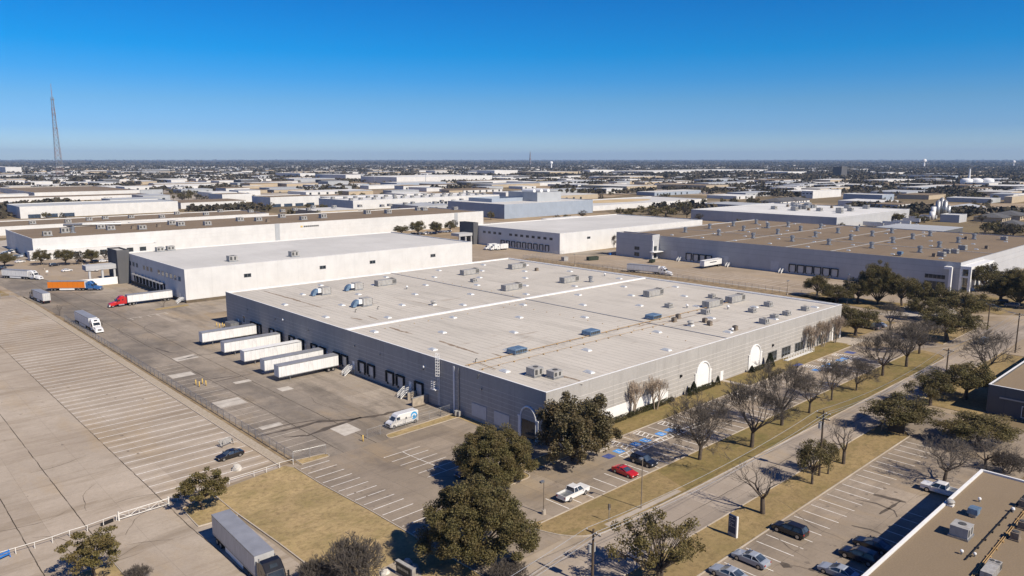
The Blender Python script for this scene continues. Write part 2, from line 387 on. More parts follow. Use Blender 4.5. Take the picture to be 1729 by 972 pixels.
M['black'] = plain('black_rubber', (.018, .018, .02), .75, 0, .4, 3)
M['white'] = plain('white_metal', (.80, .80, .79), .45, 0, .08, 1)
M['door'] = plain('off_white_door', (.60, .60, .59), .6, 0, .15, 1)
M['louver'] = plain('pale_blue_grey_panel', (.52, .53, .55), .6, 0, .1, 1)
M['rail'] = plain('white_pipe_rail', (.74, .72, .68), .5, 0, .2, 1)
M['wood'] = plain('weathered_pole_wood', (.115, .085, .06), .9, 0, .35, 1)
M['concrete_box'] = plain('cast_concrete', (.42, .36, .29), .9, 0, .3, 1)
M['yellow'] = plain('yellow_paint', (.68, .47, .13), .6, 0, .25, 1.5)
M['dumpster'] = plain('dark_green_steel', (.05, .065, .045), .7, .1, .3, 1)
M['blue_plastic'] = plain('blue_paint', (.03, .18, .55), .5, 0, .15, 1)
M['glass'] = glass('dark_window_glass'); M['glass_blue'] = glass('blue_window_glass', (.03, .045, .07))
M['tyre'] = plain('tyre_rubber', (.02, .02, .02), .85, 0, .3, 4); M['rimm'] = plain('alloy_rim', (.55, .55, .56), .3, .8, .2, 3)
M['lamp'] = plain('headlamp_lens', (.75, .76, .78), .15, 0, .1, 3, .6); M['tail'] = plain('tail_lamp_lens', (.42, .02, .02), .2, 0, .2, 3, .5)
def carpaint(name, c):
    k = NT(name, .28, .15, .5); k.b.inputs['Coat Weight'].default_value = .5; k.b.inputs['Coat Roughness'].default_value = .08
    col = k.mix(k.rng(k.noise(1.2, 5, .7, obj=True), .4, .7, 0, .35), c, tuple(v*.75+.02 for v in c)); return k.out(col)
M['c_white'] = carpaint('white_car_paint', (.82, .82, .81)); M['c_red'] = carpaint('red_car_paint', (.55, .018, .02))
M['c_navy'] = carpaint('dark_blue_car_paint', (.012, .016, .03)); M['c_black'] = carpaint('black_car_paint', (.012, .012, .014))
M['c_silver'] = carpaint('silver_blue_car_paint', (.36, .40, .46)); M['c_blue'] = carpaint('blue_truck_paint', (.03, .13, .36))
M['c_grey'] = carpaint('grey_car_paint', (.16, .17, .18)); M['c_ltgrey'] = carpaint('pale_grey_truck_paint', (.62, .63, .64))
def trailerm(name, c, rib=1.2, dirt=.6):
    k = NT(name, .45, .1, .4); x = k.n('ShaderNodeTexCoord'); s_ = k.n('ShaderNodeSeparateXYZ'); k.L(x.outputs['Object'], s_.inputs[0])
    col = k.mix(k.rng(k.noise(.8, 6, .7, (1, 1, .3), obj=True), .45, .75, 0, dirt), c, tuple(v*.6 for v in c))
    col = k.mix(k.math('MULTIPLY', k.line(s_.outputs[0], rib, .06), .62), col, tuple(v*.5 for v in c)); return k.out(col)
M['t_white'] = trailerm('white_trailer_panels', (.78, .78, .77)); M['t_grey'] = trailerm('grey_trailer_panels', (.50, .50, .50), .62)
M['t_orange'] = trailerm('orange_trailer_panels', (.72, .20, .012), 2.0, .1); M['t_roof'] = plain('trailer_roof_sheet', (.36, .37, .40), .5, .3, .2, .5)
M['sign_blue'] = plain('navy_sign_face', (.025, .05, .12), .4, 0, .15, 1); M['sign_dark'] = plain('dark_sign_face', (.03, .033, .036), .5, 0, .2, 1)
M['rock'] = plain('white_boulder', (.60, .57, .52), .9, 0, .3, 1.5); M['logo_blue'] = plain('sky_blue_logo_paint', (.06, .33, .65), .4, 0, .08, 1)
M['text_white'] = plain('white_lettering', (.75, .75, .75), .6, 0, .05, 2)
# foliage
def leaves(name, a, b, d, tr=.25, rough=.6):
    k = NT(name, rough, 0, .25); g = k.n('ShaderNodeNewGeometry')
    oi = k.n('ShaderNodeObjectInfo')
    col = k.mix(k.rng(g.outputs['Random Per Island'], 0, 1), a, b)
    col = k.mix(k.rng(k.noise(.55, 3, .6, obj=True), .42, .62, 0, .75), col, d)
    col = k.mix(k.rng(oi.outputs['Random'], 0, 1, 0, .35), col, tuple(v*.6 for v in a))
    k.put(col, k.b.inputs['Base Color'])
    t = k.n('ShaderNodeBsdfTranslucent'); k.L(col, t.inputs[0]); mxs = k.n('ShaderNodeMixShader'); mxs.inputs[0].default_value = tr
    k.L(k.b.outputs[0], mxs.inputs[1]); k.L(t.outputs[0], mxs.inputs[2]); k.L(mxs.outputs[0], k.t.nodes['Material Output'].inputs[0]); return k.m
M['oak'] = leaves('live_oak_leaves', (.082, .076, .029), (.205, .174, .070), (.150, .110, .047))
M['oak_olive'] = leaves('sparse_olive_leaves', (.110, .100, .034), (.205, .165, .060), (.165, .120, .048))
M['magnolia'] = leaves('glossy_dark_leaves', (.075, .068, .032), (.20, .165, .085), (.140, .100, .052), .15, .4)
M['cone'] = leaves('clipped_conifer_leaves', (.028, .036, .016), (.050, .058, .024), (.036, .038, .018))
M['hedge'] = leaves('hedge_leaves', (.050, .055, .022), (.085, .085, .032), (.060, .048, .022))
M['twig'] = leaves('bare_twigs', (.105, .090, .077), (.17, .147, .124), (.135, .115, .096), 0, .9)
M['twig_pale'] = leaves('pale_seed_twigs', (.36, .29, .225), (.52, .43, .34), (.44, .34, .26), 0, .9)
M['bark'] = plain('grey_brown_bark', (.12, .095, .075), .95, 0, .4, 2); M['bark_pale'] = plain('pale_smooth_bark', (.36, .30, .24), .9, 0, .3, 2)
M['woods'] = leaves('far_tree_crowns', (.042, .040, .024), (.105, .082, .055), (.068, .058, .042), 0, .95)

# ================================================================== GROUND
def drape(bm, dz):
    for y in KNOTS:
        bmesh.ops.bisect_plane(bm, geom=bm.verts[:]+bm.edges[:]+bm.faces[:], plane_co=(0, y, 0), plane_no=(0, 1, 0))
    for v in bm.verts: v.co.z = hz(v.co.y) + dz + v.co.z
def ground(name, polys, mat, layer):
    """flat sheets of one paving, laid on the ground; layer counts 5 mm steps"""
    bm = bmesh.new()
    for pts in polys:
        f = bm.faces.new([bm.verts.new((p[0], p[1], 0)) for p in pts])
    bmesh.ops.recalc_face_normals(bm, faces=bm.faces)
    for f in bm.faces:
        if f.normal.z < 0: f.normal_flip()
    bmesh.ops.triangulate(bm, faces=[f for f in bm.faces if len(f.verts) > 4])
    drape(bm, layer*.005)
    me = bpy.data.meshes.new(name); bm.to_mesh(me); bm.free(); me.materials.append(mat)
    o = put(name, me); o["kind"] = "structure"; return o
def rect(x0, y0, x1, y1): return [(x0, y0), (x1, y0), (x1, y1), (x0, y1)]
def line(x0, y0, x1, y1, w=.13):
    d = Vector((x1-x0, y1-y0)); d.normalize(); n = Vector((-d.y, d.x))*w/2
    return [(x0+n.x, y0+n.y), (x0-n.x, y0-n.y), (x1-n.x, y1-n.y), (x1+n.x, y1+n.y)]
def rounded(pts, r, n=6):
    """polygon with rounded corners; r one radius or one per corner"""
    out = []; m = len(pts)
    for i in range(m):
        rr = r[i] if hasattr(r, '__len__') else r
        p0, p, p1 = Vector(pts[i-1]), Vector(pts[i]), Vector(pts[(i+1) % m])
        if rr <= 0: out.append(tuple(p)); continue
        a = p+(p0-p).normalized()*rr; b = p+(p1-p).normalized()*rr
        for k in range(n+1):
            t = k/n; q = a*(1-t)**2 + p*2*t*(1-t) + b*t*t; out.append((q.x, q.y))
    return out
def kerb(name, lines, closed=False, w=.17, h=.13):
    mb = MB()
    for pts in lines:
        P_ = [Vector(p) for p in pts]
        # cut long runs where the ground slope changes
        Q = []
        n = len(P_)
        for i in range(n if closed else n-1):
            a, b = P_[i], P_[(i+1) % n]; Q.append(a); cuts = []
            for y in KNOTS:
                if (a.y-y)*(b.y-y) < 0: cuts.append((y-a.y)/(b.y-a.y))
            for t in sorted(cuts): Q.append(a.lerp(b, t))
        if not closed: Q.append(P_[-1])
        m = len(Q); vs = []
        for i, p in enumerate(Q):
            a = Q[i-1] if (closed or i) else None; b = Q[(i+1) % m] if (closed or i < m-1) else None
            d = ((b-p).normalized() if b is not None else Vector((0, 0))) + ((p-a).normalized() if a is not None else Vector((0, 0)))
            if d.length < 1e-6: d = Vector((1, 0))
            d.normalize(); nn = Vector((-d.y, d.x))*w/2; z = hz(p.y)
            vs += [(p.x+nn.x, p.y+nn.y, z-.1), (p.x+nn.x, p.y+nn.y, z+h), (p.x-nn.x, p.y-nn.y, z+h), (p.x-nn.x, p.y-nn.y, z-.1)]
        fs = [(i*4+k, i*4+(k+1) % 4, ((i+1) % m)*4+(k+1) % 4, ((i+1) % m)*4+k) for i in range(m if closed else m-1) for k in range(4)]
        if not closed: fs += [(0, 1, 2, 3), ((m-1)*4+3, (m-1)*4+2, (m-1)*4+1, (m-1)*4)]
        mb.add(vs, fs)
    o = mb.obj(name, M['kerb']); o["kind"] = "structure"; return o
# -- the wide plain
def gridline(core0, core1, step, far):
    a = list(np.arange(core0, core1+.1, step)); s = step
    lo, hi = core0, core1
    while lo > -far or hi < far:
        s *= 1.5; lo -= s; hi += s; a = [lo] + a + [hi]
    return a
gx = gridline(-200, 800, 50, 45000); gy = sorted(set(gridline(-100, 800, 50, 45000) + KNOTS))
V = np.array([(x, y, hz(y)-.05) for y in gy for x in gx]); nx_ = len(gx)
Fq = np.array([(j*nx_+i, j*nx_+i+1, (j+1)*nx_+i+1, (j+1)*nx_+i) for j in range(len(gy)-1) for i in range(nx_-1)])
put('ground', np_mesh('ground', V, Fq, [M['land']]))["kind"] = "structure"
# -- paved yards
ground('truck_lot', [[(-120, 118.2), (36, 118.0), (55.2, 119.0), (55.2, 352), (-120, 352)]], M['lot'], 1)
ground('entrance_yard', [[(-60, 60), (41.6, 60), (41.6, 117.2), (36, 117.9), (-60, 117.9)]], M['lot'], 1)
ground('truck_court', [[(58.2, 117.5), (96.0, 117.5), (96.0, 262), (262, 262), (262, 287), (99.5, 287), (99.5, 362), (76, 362), (70, 420), (54, 420), (58.2, 300)]], M['court'], 2)
ground('visitor_car_park', [[(56.9, 66), (71, 66), (74.5, 71.6), (215, 71.6), (215, 86.2), (100, 86.2), (96, 87.5), (96, 117.5), (56.9, 117.5)]], M['park'], 2)
ground('gravel_strip', [[(55.3, 121), (57.2, 121), (57.2, 345), (54.6, 345), (55.3, 300)]], M['gravel'], 2)
ground('earth_strip', [[(57.2, 119.5), (58.6, 119.5), (58.6, 285), (57.2, 345)]], M['dirt'], 3)
# -- grass
ground('front_lawn', [rounded([(42.2, 66), (56.9, 66), (56.9, 117.3), (56.0, 119.2), (42.2, 117.0)], [0, 1, 0, 0, 2]), rounded([(36.3, 106.9), (42.2, 106.4), (42.2, 117.0), (36.6, 114.6)], [.8, 0, 0, .6])], M['lawn'], 4)
ground('corner_lawn', [[(-60, 40), (56.9, 40), (56.9, 66.2), (42.2, 66.2), (42.2, 60), (-60, 60)], [(10, 92), (24, 92), (24, 104.5), (10, 104.5)]], M['lawn'], 4)
SV = rounded([(69.8, 73.0), (72.6, 63.2), (100, 62.7), (218, 62.7), (222, 71.6), (75.0, 71.6)], [2.2, 6, 0, 4, 3, 0])
ground('street_verge', [SV], M['verge_dry'], 4)
ground('green_verge', [[(97, 63.1), (216, 63.1), (219, 71.4), (100, 71.4)]], M['verge'], 5)
ground('building_verge', [[(103.5, 86.2), (215, 86.2), (215, 93.2), (103.5, 93.2)]], M['verge'], 3)
ground('south_verge', [[(62, 47.9), (148.5, 47.9), (151, 50), (151, 54.2), (62, 54.2)], [(171, 42.4), (230, 42.4), (233, 46), (233, 54.2), (171, 54.2)]], M['verge_dry'], 4)
ground('median_lawn', [rounded([(84.0, 86.3), (95.8, 86.3), (95.8, 89.9), (84.0, 89.9)], 1.2), rounded([(76.8, 117.6), (95.9, 118.0), (95.9, 120.6), (77.4, 119.8)], [1, 0, 0, 1]),
       rounded([(58.3, 117.7), (64.2, 117.7), (64.2, 119.4), (58.3, 120.2)], [0, .8, .8, 0]), rounded([(75.5, 84.6), (83.6, 84.6), (83.6, 88.6), (75.5, 88.6)], 1.6), [(94.2, 100.2), (95.8, 100.2), (95.8, 118), (94.2, 118)],
       rounded([(86, 280.6), (98.6, 281.6), (98.6, 285.0), (87, 284)], 1)], M['lawn'], 4)
ground('north_verge', [[(54, 352.5), (-80, 352.5), (-80, 380), (45, 384), (52, 384)], [(232, 68.4), (262, 68.4), (259, 78), (238, 79)], [(224, 90.0), (256, 90), (256, 104), (224, 104)],
       [(292, 69.5), (330, 69.5), (330, 88), (318, 90), (300, 80)], [(276, 99), (296, 99), (296, 137), (282, 137)], ], M['verge_dry'], 4)
ground('fence_earth', [[(278, 120), (288, 120), (288, 292), (276, 292)]], M['dirt'], 4)
# -- streets
ground('street', [[(-200, 54.4), (240, 54.4), (288, 54.4), (288, 62.6), (238, 62.6), (100, 62.6), (72, 63.2), (56.9, 66), (-200, 66)]], M['street'], 5)
ground('side_street', [[(266, -100), (279, -100), (279, 54.3), (281, 64), (272, 82), (257, 132), (250, 190), (239, 190), (246, 130), (259, 82), (266, 62.7)], [(222, 72), (232, 66), (266, 62.7), (259, 82), (240, 88), (222, 90)]], M['park'], 3)
ground('south_car_park', [[(55, 28), (148.5, 28), (168, 20), (168, 54.2), (151, 54.2), (151, 50), (148.5, 47.7), (55, 47.7)]], M['park'], 2)
ground('east_car_park', [[(224, 104), (276, 104), (276, 137), (262, 160), (224, 160)], [(288, 88), (336.7, 88), (336.7, 270), (291, 270), (291, 137), (296, 99)], [(336, 40), (700, 40), (700, 95.6), (336, 95.6)]], M['far_lot'], 2)
ground('neighbour_yard', [[(262, 262), (330, 262), (310, 293), (310, 400), (262, 400), (240, 287), (262, 287)], [(-60, 385), (99, 363), (99, 470), (-60, 470)]], M['far_lot'], 1)
ground('front_pavement', [[(96.0, 86.2), (99.8, 83.9), (104.6, 83.9), (104.6, 86.6), (100.4, 87.6), (100.4, 93.4), (96, 93.4)], [(156, 86.2), (157.4, 86.2), (157.4, 93.4), (156, 93.4)], [(214, 86.2), (224, 86.2), (224, 88), (214, 88)], rect(215, 88, 224, 93)], M['walk'], 4)
ground('verge_pavement', [[(78.6, 63.9), (96, 63.5), (96, 64.4), (78.6, 64.9)]], M['walk'], 6)
bpy.data.objects['front_lawn']['label'] = 'dry tan lawn between the visitor stalls and the dark truck'
# -- kerbs
kerb('lot_kerb', [[(55.25, 119.2), (55.25, 300), (54.4, 345)], [(42.2, 66.5), (42.2, 117)], [(56.9, 66.5), (56.9, 117.4)], [(36.3, 106.9), (42.0, 106.4)], [(36.3, 106.9), (36.6, 114.6), (42.0, 117)],
      [(72, 71.6), (75.5, 71.55), (150, 71.6), (218, 71.6)], [(104.6, 86.2), (214, 86.2)], [(148.3, 47.8), (62, 47.8)], [(96, 86.2), (99.8, 83.8), (104.6, 83.8)], [(10, 92), (24.1, 92), (24.1, 104.5), (10, 104.5)]])
kerb('island_kerb', [rounded([(84.0, 86.3), (95.8, 86.3), (95.8, 89.9), (84.0, 89.9)], 1.2), rounded([(76.8, 117.6), (95.9, 118.0), (95.9, 120.6), (77.4, 119.8)], [1, 0, 0, 1]), rounded([(58.5, 117.7), (64.2, 117.7), (64.2, 119.4), (58.5, 120.2)], [0, .8, .8, 0]),
      rounded([(75.5, 84.6), (83.6, 84.6), (83.6, 88.6), (75.5, 88.6)], 1.6)], True)
kerb('street_kerb', [[SV[i] for i in range(len(SV)) if SV[i][1] < 66 or SV[i][0] < 72.5], [(62, 54.3), (150.5, 54.3), (151.1, 53.4), (151.1, 50), (148.4, 47.9)], [(171, 54.3), (232, 54.3), (233, 46)], [(232, 68.4), (262, 68.4), (259, 78)]])
# -- painted markings
pl = []; y = 119.9
while y < 340: pl.append(line(35.5, y, 54.9, y+.1, .18)); y += 3.3
ground('truck_stall_lines', pl[:38], M['paint'], 3); ground('worn_stall_lines', pl[38:], M['paint_worn'], 3)
ground('court_stall_lines', [line(59.2, yy, 66.3, yy+.2, .14) for yy in np.arange(123.5, 205, 3.4)] + [line(84, yy, 94, yy, .12) for yy in (121.4, 124.4, 127.2)], M['paint_worn'], 3)
ground('visitor_stall_lines', [line(57.4, 116.0-2.58*i, 63.0, 116.0-2.58*i, .15) for i in range(15)] +
       [line(70.9, yy, 79.0, yy, .15) for yy in (110.4, 107.8, 105.1, 102.4, 99.7, 97.1)] + [line(75.0, 97.1, 75.0, 110.4, .13)] +
       [line(78.8+2.82*i, 71.9, 78.8+2.82*i, 76.9, .15) for i in range(46)], M['paint'], 3)
north = [x for x in np.arange(129.6, 180, 2.75)]
ground('north_stall_lines', [line(x, 80.6, x, 85.9, .13) for x in north], M['paint'], 3)
AC = []                                      # accessible bays: bay edges and hatched aisles
def hatch(x0, y0, x1, y1, n, along='x', w=.20):
    o = [line(x0, y0, x1, y0, w), line(x0, y1, x1, y1, w), line(x0, y0, x0, y1, w), line(x1, y0, x1, y1, w)]
    for i in range(1, n):
        t = i/n
        if along == 'x': o.append(line(x0+(x1-x0)*t, y0, min(x1, x0+(x1-x0)*(t+.35/n)), y1, w))
        else: o.append(line(x0, y0+(y1-y0)*t, x1, min(y1, y0+(y1-y0)*(t+.6/n)), w))
    return o
AC += hatch(100.9, 79.0, 126.5, 80.2, 17) + hatch(104.3, 80.5, 106.2, 85.7, 5, 'y') + hatch(112.0, 80.5, 113.9, 85.7, 5, 'y') + hatch(120.0, 80.5, 121.9, 85.7, 5, 'y')
AC += [line(x, 80.4, x, 85.9) for x in (109.0, 116.9, 124.6, 127.0)]
AC += hatch(147.6, 80.5, 149.4, 85.7, 4, 'y')
for x0 in (182.3, 190.5, 198.8): AC += hatch(x0, 80.3, x0+2.6, 85.7, 9, 'y', .22)
AC += hatch(184, 79.0, 203.5, 80.2, 13) + [line(x, 80.4, x, 85.9) for x in (187.6, 196, 203.6)]
ground('accessible_bay_lines', AC, M['paint'], 3)
BAYS = [102.6, 107.6, 110.5, 115.4, 118.4, 181.0, 186.2, 189.0, 194.6, 197.3]
ground('accessible_bay_squares', [rect(x-.9, 80.7, x+.9, 82.5) for x in BAYS], M['paint_blue'], 4)
ground('kerb_ramp_paint', [rect(104.0, 86.4, 106.4, 88.2), rect(98.4, 80.4, 100.4, 82.2), rect(203.8, 82.0, 206.2, 84.6), rect(181.0, 86.4, 184.4, 88.0)], M['paint_ramp'], 7)
sy = []
for x in BAYS:                                # wheelchair signs: wheel ring, back, seat, leg, head
    c_ = (x+.05, 81.35); n = 10
    for i in range(7):
        a0, a1 = R(150+30*i), R(150+30*(i+1))
        sy.append(line(c_[0]+.36*math.cos(a0), c_[1]+.36*math.sin(a0), c_[0]+.36*math.cos(a1), c_[1]+.36*math.sin(a1), .11))
    sy += [line(x-.1, 81.9, x-.1, 81.4, .12), line(x-.1, 81.4, x+.3, 81.4, .11), line(x+.3, 81.42, x+.42, 81.05, .11), rect(x-.2, 82.0, x, 82.2)]
ground('wheelchair_signs', sy, M['paint'], 5)
# south car park stalls and drips
ground('south_stall_lines', [line(76.6+2.72*i, 47.3, 76.6+2.72*i, 41.9, .13) for i in range(26)] + [line(76.6+2.72*i, 36.4, 76.6+2.72*i, 31, .13) for i in range(15)], M['paint'], 3)
ground('east_stall_lines', [line(226+2.8*i, 106, 226+2.8*i, 111, .15) for i in range(16)] + [line(297, 150+3.4*i, 312, 150+3.4*i, .2) for i in range(30)] + [line(360+3*i, 60, 360+3*i, 66, .2) for i in range(60)], M['paint_worn'], 3)
ground('court_arrow_line', [line(74, 272, 88, 274.5, .3)] + [line(75+3*i, 272+.5*i, 75.3+3*i, 269+.5*i, .25) for i in range(5)], M['paint_worn'], 3)
ground('concrete_patches', [rect(60.5, 188, 66, 192), [(67, 204), (73, 204.5), (73, 209), (67, 208)], rect(60.2, 158, 66.2, 163), rect(75.5, 160, 78.5, 163), rect(79, 176.5, 82, 179), [(71.3, 124.8), (75.5, 125.5), (75.5, 131), (71.2, 130.4)], rect(70, 173, 74, 175), rect(61, 139, 65.5, 141)], M['patch'], 3)
def blot(pts, w, seed):
    """an irregular run of liquid along a path"""
    rg = random.Random(seed); L_, Rr = [], []
    P_ = []
    for a, b in zip(pts, pts[1:]):
        n = max(2, int(math.hypot(b[0]-a[0], b[1]-a[1])/1.1))
        P_ += [Vector(a).lerp(Vector(b), i/n) for i in range(n)]
    P_.append(Vector(pts[-1])); polys = []
    for i, p in enumerate(P_):
        d = (P_[min(i+1, len(P_)-1)]-P_[max(0, i-1)]).normalized(); nn = Vector((-d.y, d.x))
        t = i/(len(P_)-1); ww = w*(.25+.75*math.sin(math.pi*min(1, t*.9+.08)))
        L_.append(p+nn*ww*rg.uniform(.3, 1)); Rr.append(p-nn*ww*rg.uniform(.3, 1))
    return [[tuple(L_[i]), tuple(Rr[i]), tuple(Rr[i+1]), tuple(L_[i+1])] for i in range(len(P_)-1)]
def px(*l): return [tuple(at(*p).xy) for p in l]
st = blot(px((720, 683), (690, 690), (640, 701), (585, 709), (540, 711), (500, 722), (430, 738)), .95, 1) + blot(px((610, 704), (560, 720), (520, 735), (480, 738)), .9, 2) + blot(px((560, 706), (520, 711), (490, 716), (440, 728)), .35, 12)
st += blot(px((320, 645), (355, 640), (415, 632)), .35, 3) + blot(px((300, 608), (330, 600), (345, 597)), .4, 4) + blot(px((420, 478+80), (440, 545)), .5, 5)
st += blot(px((1475, 835), (1500, 840), (1530, 848)), .9, 6) + blot(px((1445, 843), (1480, 850), (1510, 862), (1515, 873)), .35, 7) + blot(px((1438, 887), (1470, 894), (1490, 903)), .4, 8) + blot(px((1318, 950), (1338, 957)), 1.1, 9) + blot(px((1365, 960), (1375, 964)), .7, 10) + blot(px((1485, 868), (1520, 846)), .4, 11)
z5 = lambda a, b: (a/3.889, 430+b/3.889)
for cv in (((960, 432), (840, 458), (790, 478), (778, 500), (850, 546), (940, 600)), ((1180, 430), (1020, 446), (955, 466), (944, 486), (985, 512), (1060, 550))):
    st += blot(px(*[z5(*q) for q in cv]), .16, int(cv[0][0]))
for cv, w_ in ((((640, 250), (760, 245), (900, 222)), .5), (((700, 240), (560, 250), (470, 246)), .4), (((1170, 690), (1330, 658), (1480, 640)), .3), (((1010, 610), (1110, 640), (1180, 648)), .5), (((1390, 840), (1500, 815), (1660, 780)), .45)):
    st += blot(px(*[z5(*q) for q in cv]), w_, int(cv[0][0]+w_*100))
rd = random.Random(77); drips = []
for bx_ in ((58, 84, 63, 117), (77, 72, 200, 77), (77, 42, 148, 47), (77, 31, 118, 36.5), (59, 123, 92, 260), (70, 78, 100, 86), (56, 38, 140, 42), (20, 122, 54, 200)):
    for _ in range(26):
        cx_, cy_, r_ = rd.uniform(bx_[0], bx_[2]), rd.uniform(bx_[1], bx_[3]), rd.uniform(.12, .5)**1.3; drips.append([(cx_+r_*rd.uniform(.5, 1.1)*math.cos(R(45*i)), cy_+r_*rd.uniform(.5, 1.2)*math.sin(R(45*i))) for i in range(8)])
k = NT('oil_drip_stain', .8); M['drip'] = k.out(k.mix(k.rng(k.noise(2, 5), .35, .65), (.17, .14, .11), (.24, .195, .15)))
ground('oil_drips', drips, M['drip'], 5)
cracks = []
for _ in range(26):
    x_, y_ = rd.choice([(rd.uniform(-10, 35), rd.uniform(122, 230)), (rd.uniform(60, 92), rd.uniform(124, 250)), (rd.uniform(60, 140), rd.uniform(33, 42)), (rd.uniform(20, 41), rd.uniform(92, 116)), (rd.uniform(70, 100), rd.uniform(90, 116))]); a_ = rd.choice((0, 1.57))+rd.uniform(-.25, .25); P2 = [(x_, y_)]
    for _ in range(rd.randint(4, 9)): a_ += rd.uniform(-.35, .35); x_ += 1.6*math.cos(a_); y_ += 1.6*math.sin(a_); P2.append((x_, y_))
    cracks += blot(P2, .07, rd.randint(1, 9999))
ground('sealed_cracks', cracks, M['stain'], 5)
ground('liquid_stains', st, M['stain'], 4)

# ================================================================== BUILDINGS
class Bld:
    def __init__(s, name, label, cat, loc, group=None):
        s.e = thing(name, label, cat, loc, 0, group); s.inv = Matrix.Translation(-Vector(loc))
    def part(s, mb, name, mat, smooth=False, fix=True):
        o = mb.obj(name, mat, s.e, smooth, fix); o.matrix_parent_inverse = s.inv; return o
    def sub(s, mb, name, mat, part): return mb.obj(name, mat, part)
def wbox(mb, ax, pl, a0, a1, z0, z1, d0, d1):
    """box on a wall that faces -X (ax 'x') or -Y (ax 'y'); d0..d1 metres out of the wall"""
    if ax == 'x': mb.box(pl-d1, a0, z0, pl-d0, a1, z1)
    else: mb.box(a0, pl-d1, z0, a1, pl-d0, z1)
    return mb
def window(b, ax, pl, a0, a1, z0, z1, mull=2, fmat='coping_grey', gmat='glass', fw=.10):
    f = MB()
    for u0, u1, w0, w1 in ((a0, a1, z0, z0+fw), (a0, a1, z1-fw, z1), (a0, a0+fw, z0+fw, z1-fw), (a1-fw, a1, z0+fw, z1-fw)): wbox(f, ax, pl, u0, u1, w0, w1, -.05, .06)
    for i in range(1, mull):
        u = a0+(a1-a0)*i/mull; wbox(f, ax, pl, u-.04, u+.04, z0+fw, z1-fw, -.05, .055)
    w = b.part(f, 'window', M[fmat]); b.sub(wbox(MB(), ax, pl, a0+fw, a1-fw, z0+fw, z1-fw, -.04, .02), 'pane', M[gmat], w); return w
def dock(b, ax, pl, c, z0, z1, w=2.6, leaf='door'):
    """loading door: black dock seal round a sectional leaf, rubber bumpers below"""
    f = MB(); h = w/2; s_ = .32
    wbox(f, ax, pl, c-h-s_, c-h, z0, z1+s_, 0, .45); wbox(f, ax, pl, c+h, c+h+s_, z0, z1+s_, 0, .45); wbox(f, ax, pl, c-h, c+h, z1, z1+s_, 0, .55)
    wbox(f, ax, pl, c-h, c-h+.35, z0-.5, z0-.05, 0, .22); wbox(f, ax, pl, c+h-.35, c+h, z0-.5, z0-.05, 0, .22)
    d = b.part(f, 'dock_door', M['black']); l = wbox(MB(), ax, pl, c-h, c+h, z0, z1, -.05, .03)
    for i in range(1, 5): wbox(l, ax, pl, c-h, c+h, z0+(z1-z0)*i/5-.02, z0+(z1-z0)*i/5+.02, .031, .05)
    b.sub(l, 'door_leaf', M[leaf], d); return d
def mandoor(b, ax, pl, a, z0, w=1.0, h=2.15, mat='white'):
    l = wbox(MB(), ax, pl, a-w/2, a+w/2, z0, z0+h, 0, .05); d = b.part(l, 'door', M[mat])
    b.sub(wbox(MB(), ax, pl, a+w/2-.18, a+w/2-.08, z0+.95, z0+1.1, .051, .12), 'handle', M['steel'], d)
def shell(x0, y0, x1, y1, zg, zr, t=.3):
    m = MB(); zg -= .6
    m.box(x0, y0, zg, x1, y0+t, zr); m.box(x0, y1-t, zg, x1, y1, zr); m.box(x0, y0+t, zg, x0+t, y1-t, zr); m.box(x1-t, y0+t, zg, x1, y1-t, zr); return m
def ring(x0, y0, x1, y1, z0, z1, w, o=.05):
    m = MB(); x0 -= o; y0 -= o; x1 += o; y1 += o
    m.box(x0, y0, z0, x1, y0+w, z1); m.box(x0, y1-w, z0, x1, y1, z1); m.box(x0, y0+w, z0, x0+w, y1-w, z1); m.box(x1-w, y0+w, z0, x1, y1-w, z1); return m
def warehouse(label, x0, y0, x1, y1, zr, wall='white_wall', roof='white_roof', cop='coping', zg=-1.5, par=.45, name='warehouse', cat='warehouse', group=None):
    b = Bld(name, label, cat, ((x0+x1)/2, (y0+y1)/2, zg), group)
    b.part(shell(x0, y0, x1, y1, zg, zr), 'wall', M[wall])
    b.part(MB().box(x0+.3, y0+.3, zr-par-.3, x1-.3, y1-.3, zr-par), 'roof', M[roof])
    b.part(ring(x0, y0, x1, y1, zr+.002, zr+.08, .34), 'coping', M[cop]); b.box = (x0, y0, x1, y1, zr-par); return b
FOOT = []                                        # footprints kept clear of scattered trees and buildings
# ---------------------------------------------------------------- the main warehouse
X0, X1, Y0, Y1, ZR, ZF = 95.8, 221.8, 93.6, 240.6, 9.3, 8.95
mainb = warehouse('large grey tilt up warehouse with pale flat roof and five trailers at its dock', X0, Y0, X1, Y1, ZR, 'main_wall', 'main_roof', 'coping', -1.5, .35)
FOOT.append((X0, Y0, X1, Y1))
mainb.part(MB().box(X0+.4, 165.3, ZF, X1-.4, 166.3, ZF+.34), 'roof_ridge', M['coping'])
mainb.part(MB().box(159.5, Y0+.4, ZF, 159.85, 165.28, ZF+.16).box(159.5, 166.32, ZF, 159.85, Y1-.4, ZF+.16), 'expansion_joint', M['coping_grey'])
mainb.part(MB().box(X0+.32, Y1-1.0, ZF, X1-.32, Y1-.32, ZF+.30).box(X1-1.0, Y0+.32, ZF, X1-.32, Y1-1.02, ZF+.30), 'parapet_upstand', M['coping'])
def rblot(pts, w, seed): return [[(x, y, ZF+.006) for x, y in q_] for q_ in blot([tuple(lvl(*p_, ZF).xy) for p_ in pts], w, seed)]
k = NT('roof_rust_stain', .95); M['rust'] = k.out(k.mix(k.rng(k.noise(1.6, 6, .8), .42, .62), (.36, .30, .23), (.13, .08, .05)))
k = NT('roof_damp_stain', .95); M['damp'] = k.out(k.mix(k.rng(k.noise(.9, 6, .8), .4, .65), (.50, .47, .42), (.33, .30, .26)))
rs1 = MB()
